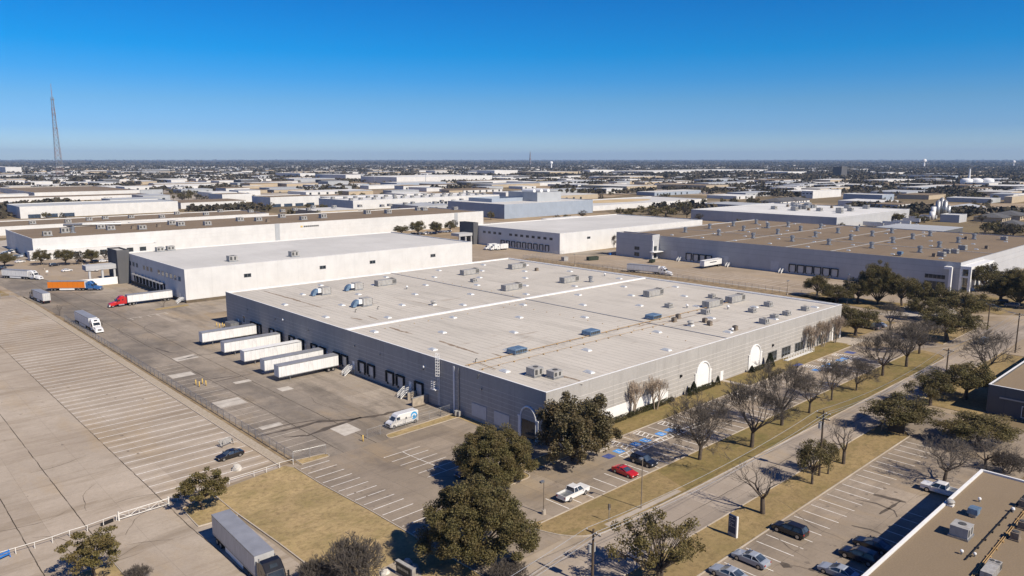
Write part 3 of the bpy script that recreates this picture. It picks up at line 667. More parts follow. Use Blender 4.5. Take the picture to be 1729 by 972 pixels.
for sd_, (pt_, w_) in enumerate([((((657, 552), (675, 558), (698, 564))), .7), (((741, 575), (775, 586), (808, 597)), .8), (((592, 536), (602, 538), (612, 540)), .7), (((945, 634), (962, 638), (980, 643)), .8), (((445, 491), (495, 505), (542, 519)), .7), (((664, 502), (710, 511), (761, 522)), .25), (((500, 517), (570, 516)), .3), (((1090, 548), (1140, 540), (1190, 528)), .35), (((1130, 552), (1200, 540)), .3), (((620, 533), (640, 540)), .4), (((850, 602), (830, 596)), .5)]):
    rs1 = MB(); [rs1.sheet(f_) for f_ in rblot(pt_, w_, 100+sd_)]; mainb.part(rs1, 'rust_stain', M['rust'], fix=False)
for sd_, (pt_, w_) in enumerate([(((890, 594), (930, 583), (985, 570)), 2.2), (((1015, 563), (1060, 552), (1095, 541)), 1.6), (((640, 510), (600, 522)), 1.4), (((570, 500), (530, 508)), 1.3), (((690, 484), (720, 482)), 1.2), (((960, 485), (1000, 482)), 1.3), (((1130, 506), (1180, 508)), 1.0), (((900, 642), (940, 650), (985, 648)), 1.2), (((1255, 540), (1290, 533), (1320, 528)), .7)]):
    rs1 = MB(); [rs1.sheet([(x, y, z-.002) for x, y, z in f_]) for f_ in rblot(pt_, w_, 200+sd_)]; mainb.part(rs1, 'damp_stain', M['damp'], fix=False)
SKX = [100.5, 112.7, 125.9, 139.4, 152.7, 165.7, 177.3, 188.9, 200.4, 213.1]
def sky_mesh(): 
    m = MB(); m.frustum((-.66, -1.12, .66, 1.12), (-.60, -1.06, .60, 1.06), 0, .22); m.mi = 1
    m.frustum((-.54, -1.0, .54, 1.0), (-.36, -.75, .36, .75), .222, .38); m.frustum((-.36, -.75, .36, .75), (-.15, -.4, .15, .4), .382, .44); return m.mesh('skylight', [M['white'], M['dome']])
skm = sky_mesh()
def skylight(b, x, y, z, me=None):
    o = put('skylight', me or skm); o.parent = b.e; o.matrix_parent_inverse = b.inv; o.location = (x, y, z)
for i, x in enumerate(SKX):
    for y in np.arange(110.2 if i % 2 == 0 else 97.9, 238, 24.5 if True else 0):
        if i in (0, 1) and y > 238: continue
        if abs(y-165.8) > 1.6 and not (i == 0 and y > 215): skylight(mainb, x, float(y), ZF)
    if i in (2, 4, 6, 8): 
        pass
g_ = MB()
for yy, z in ((118.6, .28), (114.2, .28)): g_.tube([(97, yy, ZF+z), (159, yy+.2, ZF+z), (207 if yy > 116 else 165, yy+.4, ZF+z)], .07 if yy > 116 else .035, 6)
g_.tube([(100.5, 118.4, ZF+.28), (99.6, 112, ZF+.28)], .06, 6)
for xx in np.arange(98, 205, 4.5): g_.box(xx-.12, 118.45, ZF, xx+.12, 118.8, ZF+.2)
for xx in np.arange(98, 168, 4.5): g_.box(xx-.12, 114.05, ZF, xx+.12, 114.4, ZF+.2)
mainb.part(g_, 'gas_pipe', M['pipe'])
for q_ in [(150.2, y_) for y_ in np.arange(100, 165, 5.2)] + [(x_, 160.4) for x_ in np.arange(100, 158, 4.6)] + [(161.6, y_) for y_ in np.arange(168, 236, 5.2)]:
    mainb.part(MB().box(q_[0]-.12, q_[1]-.1, ZF, q_[0]+.12, q_[1]+.1, ZF+.14), 'pipe_support', M['pipe'])
# west (dock) face
for c_ in (220.4, 216.2, 207.5, 202.6, 194.8, 189.3, 181.9, 177.2, 169.9, 165.9, 157.6, 153.4, 145.2, 140.9, 133.6): dock(mainb, 'x', X0, c_, -.25, 2.2)
for c_, z in ((187.2, -.5), (175.2, -.5), (161.8, -.45), (137.2, -.35), (231.5, -.45)): mandoor(mainb, 'x', X0, c_, z)
window(mainb, 'x', X0, 226.2, 228.3, 1.1, 3.4, 1, 'white', 'glass_blue')
for a0, a1 in ((110.5, 115.1), (103.6, 108.1)): mainb.part(wbox(MB(), 'x', X0, a0, a1, -.55, 2.2, 0, .12), 'wall_panel', M['louver'])
l = MB()
for a in (-.28, .28): wbox(l, 'x', X0, 125.9+a-.03, 125.9+a+.03, -1.0, 10.6, .35, .42)
for i in range(36): wbox(l, 'x', X0, 125.62, 126.18, -.8+i*.31, -.76+i*.31, .36, .41)
for z in [5.7+i*.62 for i in range(9)]:
    pts = [(X0-.38, 125.52, z), (X0-.9, 125.52, z), (X0-1.2, 125.9, z), (X0-.9, 126.28, z), (X0-.38, 126.28, z)]; l.tube(pts, .04, 4)
for a, d in ((125.52, .9), (126.28, .9), (125.9, 1.2)): l.bar((X0-d, a, 5.7), (X0-d, a, 10.7), .05)
for z in (2.6, 3.1, 3.6, 4.1): l.tube([(X0-.38, 126.9, z), (X0-1.0, 126.9, z), (X0-1.0, 127.9, z), (X0-.38, 127.9, z)], .05, 4)
for a in (126.9, 127.9): l.bar((X0-1, a, 2.5), (X0-1, a, 4.4), .06)
wbox(l, 'x', X0, 126.3, 128.2, 2.35, 2.5, .05, 1.1)
mainb.part(l, 'ladder_cage', M['white'])
for a, w in ((120.9, .22), (119.3, .12)):
    mainb.part(wbox(MB(), 'x', X0, a-w, a+w, -1.5, 8.8, .02, .22), 'downspout', M['white'] if w > .15 else M['steel'])
for a in (112, 132, 149.5, 161, 185, 205, 224): mainb.part(wbox(MB(), 'x', X0, a-.15, a+.15, 5.6, 5.95, .02, .3), 'wall_lamp', M['steel'])
for a in (131.5, 199.5): mainb.part(MB().cyl((X0-.5, a, 6.5), .28, .5, 10, 'x'), 'horn_light', M['white'])
def arch(b, ax, pl, c, w, zb, zs, zt, fill, frame, deep=False):
    """arched portal: flat infill under a half-round head, raised surround with side shoulders"""
    f = MB(); h = w/2; n = 16
    pts = [(c-h, zb), (c+h, zb)] + [(c+h*math.cos(math.pi*i/n), zs+(zt-zs)*math.sin(math.pi*i/n)) for i in range(n+1)]
    V = [((pl-.05, p[0], p[1]) if ax == 'x' else (p[0], pl-.05, p[1])) for p in pts]
    s_ = MB().sheet(V)
    k = len(V)
    arc = []
    for i in range(n+1):
        a = math.pi*i/n; arc.append((c+(h+.12)*math.cos(a), zs+(zt-zs+.12)*math.sin(a)))
    arc = [(c+h+.12, zb)] + arc + [(c-h-.12, zb)]
    f.tube([((pl-.12, p[0], p[1]) if ax == 'x' else (p[0], pl-.12, p[1])) for p in arc], .2, 6)
    wbox(f, ax, pl, c-h-.75, c-h-.1, zb, zs, 0, .22); wbox(f, ax, pl, c+h+.1, c+h+.75, zb, zs, 0, .22)
    wbox(f, ax, pl, c-h-.85, c-h, zs+.01, zs+.28, 0, .3); wbox(f, ax, pl, c+h, c+h+.85, zs+.01, zs+.28, 0, .3)
    p_ = b.part(f, 'arched_portal', M[frame]); b.sub(s_, 'infill', M[fill], p_); return p_
pp = arch(mainb, 'x', X0, 98.2, 4.0, -1.0, 3.0, 5.3, 'main_wall', 'white')
mainb.sub(wbox(MB(), 'x', X0, 96.3, 100.1, -.9, 2.7, .055, .08), 'entrance_glass', M['glass'], pp)
# south (street) face
arch(mainb, 'y', Y0, 148.2, 5.2, -.75, 2.9, 5.3, 'plain_white', 'white'); arch(mainb, 'y', Y0, 171.9, 5.0, -.75, 3.0, 5.3, 'plain_white', 'white')
arch(mainb, 'y', Y0, 219.0, 4.6, -.8, 2.7, 5.2, 'glass', 'white')
mainb.part(wbox(MB(), 'y', Y0, 104.5, 134.5, -.75, 2.05, 0, .04), 'white_band', M['plain_white'])
mandoor(mainb, 'y', Y0, 156.5, -.75, 1.3, 2.3)
for a0, a1 in ((178.5, 183.4), (186, 191), (193.4, 198.2), (200.5, 205.4), (207.9, 213)): window(mainb, 'y', Y0, a0, a1, -.6, 2.2, 3)
for a in (139.1, 180.8): mainb.part(wbox(MB(), 'y', Y0, a-.3, a+.3, 3.6, 4.1, .02, .35), 'wall_lamp', M['black'])
r_ = MB()                                        # ramp railing before the office windows
for a0, a1, yy in ((184.5, 199.5, 92.2), (184.5, 199.5, 90.9)):
    for z in (-.05, .35): r_.bar((a0, yy, z), (a1, yy, z), .07)
    for a in np.arange(a0, a1+.1, 1.5): r_.bar((a, yy, -.75), (a, yy, .4), .07)
r_.box(184.5, 91.1, -.9, 199.5, 92.0, -.55); mainb.part(r_, 'ramp_railing', M['white'])
wbx = MB().box(92.3, 229.3, -1.5, 95.75, 233.8, 1.0); mainb.part(wbx, 'dock_leveller_box', M['steel'])
def stairs(label, x, y, z, n=6, name='dock_stairs', group='white steel stairs at the docks', rz=-math.pi/2, mat='white', w=1.3):
    """steel stair that climbs along +Y... to a landing by the wall"""
    e = thing(name, label, 'stairs', (x, y, z), rz, group); rise, run = .2, .28
    t = MB()
    for i in range(n): t.box(0, i*run, rise*(i+1)-.04, w, i*run+run, rise*(i+1))
    t.obj('treads', M['steel'], e); MB().box(0, n*run, rise*n-.06, w, n*run+1.3, rise*n).obj('landing', M['steel'], e)
    for xx in (0, w):
        r = MB(); r.bar((xx, 0, 0), (xx, n*run, rise*n), .14); a, b_ = (xx, 0, 1), (xx, n*run, rise*n+1)
        for dz in (0, -.45): r.bar((xx, 0, 1.05+dz), (xx, n*run, rise*n+1.05+dz), .08); r.bar((xx, n*run, rise*n+1.05+dz), (xx, n*run+1.3, rise*n+1.05+dz), .08)
        for i in range(0, n+1): r.bar((xx, i*run, rise*i), (xx, i*run, rise*i+1.05), .06)
        for i in range(1, 5): r.bar((xx, n*run+.26*i, rise*n), (xx, n*run+.26*i, rise*n+1.05), .06)
        r.bar((xx, n*run+1.3, -.0), (xx, n*run+1.3, rise*n+1.05), .08); r.obj('railing', M[mat], e)
    return e
stairs('white railed dock stairs between the nearest trailer and two dock doors', 92.7, 162.4, -1.5, 6)
stairs('white railed dock stairs beside a brown concrete block', 92.7, 137.9, -1.5, 6)
stairs('white railed dock stairs behind the farthest parked trailer', 92.7, 232.2, -1.5, 6)
b = Bld('dock_wall', 'tan concrete screen wall below the last dock door', 'wall', (93.5, 130.4, -1.5)); b.part(MB().box(91.4, 130.2, -1.6, 95.7, 130.55, .35), 'wall_slab', M['concrete_box'])
b.part(MB().box(91.38, 130.16, .352, 95.7, 130.59, .42), 'cap', M['coping_grey'])
b = Bld('dock_wall', 'tan concrete block beside the white dock stairs', 'wall', (94.6, 134.0, -1.5)); b.part(MB().box(93.2, 133.95+.6, -1.6, 95.7, 134.9, .2), 'wall_slab', M['concrete_box']); b.part(MB().box(93.15, 134.5, .202, 95.7, 134.93, .27), 'cap', M['coping_grey'])

# ---------------------------------------------------------------- rooftop machines
def unit(kind, px_, py_, label, zr, rz=0, group=None, xy=None, s=1.0):
    p = xy or lvl(px_, py_, zr); nm = dict(long='rooftop_air_conditioner', duct='rooftop_air_conditioner', box='rooftop_air_conditioner', blue='rooftop_cooler', cond='condenser_unit', vent='roof_vent', fan='roof_fan', stack='exhaust_stack', hood='exhaust_hood', pack='rooftop_air_conditioner')[kind]
    cat = dict(vent='vent', fan='fan', stack='exhaust stack', hood='exhaust hood', cond='condenser').get(kind, 'air conditioner')
    e = thing(nm, label, cat, (p[0], p[1], zr), rz, group); e.scale = (s, s, s)
    if kind == 'long':
        MB().box(-3.6, -1.15, 0, 3.6, 1.15, .3).obj('roof_curb', M['steel'], e); b = MB().box(-3.8, -1.2, .302, 2.0, 1.2, 2.0)
        for i in range(9): b.box(-3.7+.62*i, -1.24, .4, -3.6+.62*i, -1.202, 1.9)
        b.obj('casing', M['hvac'], e); g = MB().box(2.003, -1.25, .302, 3.8, 1.25, 2.1)
        for i in range(5): g.box(3.802, -1.2+.5*i, .4, 3.86, -.98+.5*i, 2.0)
        g.obj('condenser_section', M['hvac'], e); 
        for i in range(3): MB().box(2.15+.55*i, -1.275, .5, 2.55+.55*i, -1.252, 1.9).obj('side_grille', M['hvac_dark'], e)
        for c in (-.6, .6): MB().cyl((2.9, c, 2.102), .5, .1, 14).obj('fan_grille', M['hvac_dark'], e)
    elif kind == 'duct':
        MB().box(-1.6, -1.3, 0, 1.6, 1.3, .45).obj('roof_curb', M['steel'], e); MB().box(-1.4, -1.3, .452, 1.5, 1.3, 2.5).obj('casing', M['hvac'], e)
        g = MB()
        for i in range(3): MB().frustum((1.503, -1.2, 1.9, 1.2), (1.503, -1.2, 1.6, 1.2), .7+.6*i, 1.15+.6*i).obj('louvre', M['hvac_dark'], e)
        MB().box(-2.6, -.7, .9, -1.403, .7, 2.2).obj('duct_collar', M['white'], e)
        d = MB(); n = 6; vs = []
        for i in range(n+1):
            a = math.pi/2*(1-i/n); cx, cz = -2.6, .2
            for r in (.9, 2.0): vs += [(cx-.0-r*math.cos(a), -.75, cz+r*math.sin(a)*1.0), (cx-r*math.cos(a), .75, cz+r*math.sin(a))]
        fs = []
        for i in range(n):
            o = i*4; q = o+4; fs += [(o, o+1, q+1, q), (o+2, q+2, q+3, o+3), (o, q, q+2, o+2), (o+1, o+3, q+3, q+1)]
        fs += [(0, 2, 3, 1), (n*4, n*4+1, n*4+3, n*4+2)]
        d.add(vs, fs).obj('duct_elbow', M['hvac_blue'], e)
    elif kind == 'box' or kind == 'pack':
        w, d, hgt = (1.25, 1.05, 1.5) if kind == 'box' else (1.3, 1.2, 1.75)
        MB().box(-w-.15, -d-.15, 0, w+.15, d+.15, .3).obj('roof_curb', M['steel'], e); b = MB().box(-w, -d, .302, w, d, hgt)
        b.box(-w-.04, -d-.04, hgt+.002, w+.04, d+.04, hgt+.07)
        b.obj('casing', M['hvac'], e)
        for i in range(4): MB().box(w+.002, -d+.1+.5*i, .5, w+.03, -d+.4+.5*i, hgt-.12).obj('side_grille', M['hvac_dark'], e)
        for i in range(2): MB().box(-w+.2+i*w, -d-.03, .55, -w+.9+i*w*.9, -d-.002, hgt-.2).obj('side_grille', M['hvac_dark'], e)
        MB().cyl((.15*w, 0, hgt+.072), .55, .06, 16).obj('fan_grille', M['hvac_dark'], e)
    elif kind == 'blue':
        MB().box(-1.7, -1.3, 0, 1.7, 1.3, .35).obj('roof_curb', M['steel'], e); MB().frustum((-1.9, -1.5, 1.9, 1.5), (-1.8, -1.4, 1.8, 1.4), .352, 1.15).obj('casing', M['hvac_blue'], e)
        MB().frustum((-1.95, -1.55, 1.95, 1.55), (-1.5, -1.2, 1.5, 1.2), 1.152, 1.36).obj('lid', M['hvac_blue'], e)
        g = MB(); [g.box(-1.7+.7*i, -1.56, .5, -1.2+.7*i, -1.50, 1.05) for i in range(5)]; g.obj('louvre', M['hvac_dark'], e)
    elif kind == 'cond':
        MB().box(-.75, -.6, 0, .75, .6, .18).obj('stand', M['hvac_brown'], e); MB().box(-.6, -.5, .2, .6, .5, 1.15).obj('casing', M['hvac_brown'], e)
        MB().cyl((0, 0, 1.152), .4, .08, 14).box(.602, -.4, .3, .63, .4, 1.05).obj('fan_grille', M['hvac_dark'], e)
    elif kind == 'vent':
        MB().cyl((0, 0, 0), .22, .8, 10).obj('vent_pipe', M['steel'], e); MB().cyl((0, 0, .75), .42, .32, 12, 'z', .36).dome((0, 0, 1.07), .36, .15, 12, 2).obj('vent_cap', M['coping'], e)
    elif kind == 'fan':
        MB().box(-.7, -.7, 0, .7, .7, .35).obj('roof_curb', M['coping'], e); MB().cyl((0, 0, .352), .62, .75, 16).obj('fan_drum', M['hvac'], e)
        MB().cyl((0, 0, 1.0), .95, .25, 16, 'z', .8).dome((0, 0, 1.252), .8, .25, 16, 3).obj('fan_cowl', M['hvac'], e)
    elif kind == 'stack':
        MB().box(-.8, -.8, 0, .8, .8, .25).obj('roof_curb', M['steel'], e); MB().cyl((0, 0, .252), .6, 1.5, 14).obj('stack_pipe', M['steel'], e)
        MB().cyl((0, 0, 1.5), .8, .5, 14, 'z', .8).cyl((0, 0, 2.05), .5, .1, 12).obj('stack_cap', M['steel'], e)
    elif kind == 'hood':
        MB().box(-.5, -.5, 0, .5, .5, .6).obj('roof_curb', M['steel'], e); MB().frustum((-.7, -.8, .7, .8), (-.6, -.7, .9, .7), .602, 1.5).obj('casing', M['hvac_blue'], e)
        MB().frustum((.702, -.7, 1.5, .7), (.702, -.7, 1.9, .7), .9, 1.2).obj('hood', M['hvac_blue'], e)
    return e
GM = 'machines on the roof of the grey warehouse'
for k_, x, y, lb in [
    ('duct', 548, 497, 'air conditioner with a curved duct, nearest the left end of the big pale roof'), ('duct', 603, 489, 'air conditioner with a curved duct, the farther one right of the left pair'),
    ('duct', 617, 516, 'air conditioner with a curved duct, the one closest to the dock wall'), ('long', 651, 481, 'long rooftop air conditioner beside the ducted units'),
    ('long', 793, 463, 'long rooftop air conditioner near the white back parapet'), ('box', 800, 476, 'squat air conditioner just before a long unit by the back parapet'),
    ('long', 864, 489, 'long rooftop air conditioner in the middle of the back half of the roof'), ('long', 873, 453, 'long rooftop air conditioner farthest back, by the road side parapet'),
    ('blue', 873, 596, 'low blue lidded cooler closest to the dock wall'), ('blue', 998, 565, 'low blue lidded cooler in the middle of the row of three'), ('blue', 1103, 538, 'low blue lidded cooler at the expansion joint, farthest of three'),
    ('fan', 732, 515, 'round drum roof fan alone on the left half of the roof'), ('cond', 906, 457, 'small condenser near the far long air conditioner'), ('long', 961, 476, 'long rooftop air conditioner next to a thin grey stack'),
    ('stack', 997, 476, 'thin grey exhaust stack beside a long air conditioner'), ('long', 1103, 499, 'long rooftop air conditioner alone right of the white roof ridge'), ('box', 1202, 503, 'dark small air conditioner farthest back in the right cluster'),
    ('long', 1241, 509, 'long rooftop air conditioner at the back of the right cluster'), ('long', 1203, 517, 'long rooftop air conditioner at the front of the right cluster'), ('box', 1129, 519, 'boxy air conditioner left of the right cluster'),
    ('pack', 1191, 530, 'wide square air conditioner before the right cluster'), ('cond', 1138, 543, 'brown condenser, nearer of a pair beside the blue cooler'), ('cond', 1145, 537, 'brown condenser, farther of a pair beside the blue cooler'),
    ('fan', 1166, 550, 'small round roof fan right of the brown condensers'), ('cond', 1190, 544, 'rusty condenser, left one of two by the pipe end'), ('cond', 1198, 549, 'rusty condenser, right one of two by the pipe end'),
    ('box', 1270, 527, 'blue grey air conditioner behind the street parapet, third from its corner'), ('pack', 1297, 517, 'blue grey air conditioner set back from the far corner of the roof'), ('pack', 1290, 546, 'boxy air conditioner close to the street parapet with an open hood'),
    ('cond', 1241, 557, 'tilted condenser on the street edge near the roof end joint'), ('box', 1359, 524, 'air conditioner nearest the far right corner of the roof'), ('box', 1328, 532, 'air conditioner second from the far right corner'), ('box', 1307, 538, 'pale air conditioner between two blue grey ones by the street parapet'),
    ('pack', 903, 634, 'beige air conditioner on legs at the near corner of the roof'), ('box', 936, 637, 'grey air conditioner at the near corner with rust stains beside it'), ('vent', 1160, 520, 'white vent cap between the long units'), ('vent', 1229, 522, 'white vent cap right of the long units'),
    ('vent', 687, 488, 'small white vent cap between ducted and long units'), ('vent', 1236, 561, 'small white vent cap beside the tilted condenser'), ('vent', 1021, 466, 'thin white vent pole at the road side parapet')]:
    unit(k_, x, y, lb, ZF, 0, GM, s=.8 if k_ in ('pack', 'box') and y < 560 else 1.0)
for x, y, lb in ((807, 639, 'small dark bent vent pipe at the dock wall parapet, near corner'), (803, 612, 'small dark bent vent pipe left of the near corner'), (638, 522, 'small dark vent pipe on the left half, near the fan'), (600, 527, 'small dark vent pipe near the third ducted unit')):
    p = lvl(x, y, ZF); e = MB().tube([(0, 0, 0), (0, 0, .7), (.25, 0, .85), (.45, 0, .7)], .10, 8).cyl((0, 0, 0), .2, .08, 8).obj('vent_pipe', M['hvac_dark']); e.location = p; tag(e, lb, 'vent pipe', GM)

# ---------------------------------------------------------------- the white warehouse behind it
wx0, wy0, wx1, wy1, wz = boxpx(315, 512, 455, 211, 797)
wz = 11.4; wy1 = 358.4
wh2 = warehouse('white two storey warehouse with a row of small windows, behind the trailers court', wx0, wy0, wx1, wy1, wz, 'white_wall', 'white_roof', 'coping', -1.5, .4); FOOT.append((wx0, wy0, wx1, wy1))
wh2.part(wbox(wbox(MB(), 'y', wy0, wx0-.03, wx1, -2, -.35, .003, .05), 'x', wx0, wy0-.05, wy1, -2, -.35, .003, .05), 'base_band', M['brown_base'])
for x_, y_ in ((418, 461), (545, 447), (629, 439), (731, 428)):
    a = bis(lambda x: proj(x, wy0, 6.5)[0], x_, wx0, wx1); window(wh2, 'y', wy0, a-1.5, a+1.5, 5.9, 7.4, 2)
for i in range(15):
    a = wy0+5.5+i*4.6
    if i not in (6, 10): window(wh2, 'x', wx0, a-1.35, a+1.35, 6.3, 8.2, 2, 'steel', 'glass_blue')
for i in range(9): dock(wh2, 'x', wx0, wy0+24+i*4.3, 0, 2.9)
aw = MB()
for i in range(9): aw.frustum((wx0-1.6, wy0+22.4+i*4.3, wx0-.55, wy0+25.6+i*4.3), (wx0-.9, wy0+22.4+i*4.3, wx0-.55, wy0+25.6+i*4.3), 3.25, 3.6)
wh2.part(aw, 'dock_awning', M['coping_grey']); mandoor(wh2, 'x', wx0, wy0+14, -.4); mandoor(wh2, 'x', wx0, wy0+6, -.4)
wh2.part(shell(wx0-5, wy1-6, wx0-.02, wy1+8, -1.5, 13.2), 'office_tower', M['dark_wall']); wh2.part(MB().box(wx0-4.7, wy1-5.7, 12.2, wx0-.32, wy1+7.7, 12.5), 'tower_roof', M['white_roof'])
cp = MB().box(wx0-17, wy1-4, 5.2, wx0-5.05, wy1+2, 7.2)
for a in (-16, -11, -6.2): cp.box(wx0+a, wy1-3.6, -1.5, wx0+a+.8, wy1-2.8, 5.198)
wh2.part(cp, 'entrance_canopy', M['grey_wall'])
wh2.part(MB().box(76, 354.0, -1.6, wx0-5.05, 354.5, 1.6), 'screen_wall', M['plain_white'])
stairs('white dock stairs at the near corner of the white warehouse', wx0-2.75, wy0+3.0, -1.5, 5)
unit('pack', 392, 441, 'brown air conditioner on the white roof, left of two', wz-.4, 0, 'machines on the white roof', s=1.3); unit('pack', 496, 433, 'brown air conditioner on the white roof, right of two', wz-.4, 0, 'machines on the white roof', s=1.3)
unit('box', 270, 424.5, 'beige unit at the far left of the white roof', wz-.4, 0, 'machines on the white roof', s=1.3); unit('box', 288, 422.5, 'dark unit at the far left of the white roof', wz-.4, 0, 'machines on the white roof', s=1.3)
# ---------------------------------------------------------------- second white warehouse further right
hx0, hy0, hx1, hy1, hzr = boxpx(945, 429, 394, 799, 1186); hzr = 10.4
wh3 = warehouse('white warehouse with small square windows, behind the long fence', hx0, hy0, hx1, hy1, hzr, 'white_wall', 'white_roof', 'coping', -1.5, .4); FOOT.append((hx0, hy0, hx1, hy1))
for x_ in (994, 1057, 1099, 1151):
    a = bis(lambda x: proj(x, hy0, 6)[0], x_, hx0, hx1); window(wh3, 'y', hy0, a-1.5, a+1.5, 5.6, 7.0, 2)
for i in range(13):
    a = hy0+7+i*4.9
    if i != 8: window(wh3, 'x', hx0, a-1.3, a+1.3, 6.0, 7.5, 2)
for i in range(9): dock(wh3, 'x', hx0, hy0+10+i*4.8, -.2, 2.6)
wh3.part(shell(hx0-4, hy1-5, hx0-.02, hy1+9, -1.5, 12.4), 'office_tower', M['dark_wall']); wh3.part(MB().box(hx0-3.7, hy1-4.7, 11.4, hx0-.32, hy1+8.7, 11.7), 'tower_roof', M['white_roof'])
cp = MB().box(hx0-15, hy1-4, 4.2, hx0-4.05, hy1+4, 6.0)
for a in (-14.5, -9.5, -5): cp.box(hx0+a, hy1-3.6, -1.5, hx0+a+.8, hy1-2.8, 4.198)
wh3.part(cp, 'entrance_canopy', M['grey_wall'])
# ---------------------------------------------------------------- brown roofed warehouse on the right
rx0, ry0, rx1, ry1, rz = 336.9, 95.8, 452.0, 266.4, 10.9
rx1 = bis(lambda x: proj(x, ry1, rz)[0], 1274, rx0+40, rx0+400)
rwh = warehouse('grey warehouse with a brown gravel roof full of vents', rx0, ry0, rx1, ry1, rz, 'grey_wall', 'brown_roof', 'coping_grey', -1.5, .35); FOOT.append((rx0, ry0, rx1, ry1))
rwh.part(shell(rx0-6.5, 243.5, rx0-.02, ry1+2, -1.5, rz+.9), 'office_block', M['grey_wall']); rwh.part(MB().box(rx0-6.2, 243.8, rz, rx0-.32, ry1+1.7, rz+.3), 'office_roof', M['brown_roof'])
for z0, z1 in ((-.6, 1.6), (2.8, 4.8)): window(rwh, 'x', rx0-6.5, 252, 255.5, z0, z1, 2)
for z0, z1 in ((-1, 2.4), (3.0, 5.6)): window(rwh, 'y', 243.5, rx0-6, rx0-2.4, z0, z1, 2)
rwh.part(MB().box(rx0-7.6, 242.2, -1.5, rx0-6.9, 243.0, rz-2).box(rx0-9, 240.2, 2.6, rx0-.1, 243.4, 2.9), 'entrance_portal', M['white'])
RW = lambda px_: bis(lambda y: proj(rx0, y, 1)[0], px_, ry0, ry1)
for x_ in (1163, 1175, 1186, 1197, 1338, 1352, 1366, 1380, 1395, 1409): dock(rwh, 'x', rx0, RW(x_), -.2, 2.8, 2.9)
for x_ in (1138, 1224, 1308):
    a = RW(x_); rwh.part(wbox(MB(), 'x', rx0, a-2.1, a+2.1, -1.3, 3.6, .01, .08), 'roller_door', M['louver'])
a0, a1 = RW(1560), RW(1597); window(rwh, 'x', rx0, min(a0, a1)+.5, max(a0, a1), -1, 2.4, 5); window(rwh, 'x', rx0, min(a0, a1)+.5, max(a0, a1), 3.4, 5.2, 5)
pt = MB()
for yy in (ry0-4.0, ry0-.9): pt.box(rx0-.4, yy, -1.6, rx0+.8, yy+.9, 8.4)
pt.box(rx0-3.6, ry0+2, -1.6, rx0-2.4, ry0+3, 9.2).box(rx0-3.6, ry0+3.02, 8.2, rx0-.05, ry0+5, 9.2).box(rx0-.4, ry0-3.08, 5.0, rx0+.8, ry0-.92, 5.6).box(rx0-.4, ry0-4, 8.402, rx0+30, ry0-.12, 9.6)
for i in range(5): pt.box(rx0+5+6*i, ry0-4, -1.6, rx0+6+6*i, ry0-3, 8.4)
rwh.part(pt, 'corner_portico', M['white']); window(rwh, 'y', ry0, rx0+1.5, rx0+14, -1.2, 5.6, 6)
for x_, lb in ((1148, 'white dock stairs at the grey warehouse, beside the white trailer on its left'), (1230, 'white dock stairs at the grey warehouse, right of the backed trailer'), (1320, 'white dock stairs at the grey warehouse, near the row of six doors')): stairs(lb, rx0-3.05, RW(x_), -1.5, 6)
zr_ = rz-.35; GV = 'vents on the brown roof'
z4 = lambda a, b: (1290+a*.2572, 250+b*.2572)
z3 = lambda a, b: (860+a*.2572, 250+b*.2572)
VT = [z4(*q) for q in ((25, 525), (90, 565), (158, 515), (185, 612), (240, 543), (338, 583), (372, 527), (425, 635), (485, 558), (570, 603), (612, 544), (705, 657), (710, 578), (845, 622), (838, 558), (975, 597), (1022, 685), (1090, 577), (1150, 653), (1275, 622), (1378, 598))] + [z3(*q) for q in ((1155, 553), (1315, 528), (1375, 572), (1470, 512), (1538, 543), (1600, 592), (1620, 497), (1695, 522))]
v0 = None
for q in VT:
    p = lvl(*q, zr_)
    if v0 is None: v0 = unit('stack', 0, 0, 'tall capped roof vent on the brown gravel roof', zr_, 0, GV, xy=p, s=1.45); o = v0
    else: o = copy_tree(v0)
    o.location = (p[0], p[1], zr_)
for k_, q, lb in (('box', (1200, 690), 'dark air conditioner on the brown roof, beside a beige one'), ('box', (1250, 690), 'beige air conditioner on the brown roof'), ('pack', (1303, 668), 'pale air conditioner on the brown roof, behind the beige one'), ('box', (1165, 710), 'dark air conditioner on the brown roof, nearest the dock wall'), ('cond', (1115, 712), 'small pale condenser on the brown roof'), ('hood', (890, 706), 'small hooded unit at the edge of the brown roof'), ('box', (1575, 604), 'dark twin unit near the far edge of the brown roof'), ('cond', (1325, 598), 'dark condenser far back on the brown roof'), ('cond', (1460, 660), 'small white unit far right on the brown roof')):
    unit(k_, *z4(*q), lb, zr_, 0, 'machines on the brown roof', s=1.25)
sk2 = MB().frustum((-.6, -.9, .6, .9), (-.4, -.6, .4, .6), 0, .4).mesh('skylight', [M['dome']])
for i in range(6):
    for j in range(9):
        x, y = rx0+11+i*(rx1-rx0-22)/5, ry0+11+j*19.5+(8 if i % 2 else 0)
        if y < ry1-4: skylight(rwh, x, y, zr_, sk2)
g_ = MB()
for yy in (150, 172, 204, 232): g_.box(rx0+1, yy, zr_, rx1-1, yy+.8, zr_+.12)
g_.box(rx0+46, ry0+1, zr_+.003, rx0+47, ry1-1, zr_+.14); rwh.part(g_, 'roof_joint', M['hvac'])
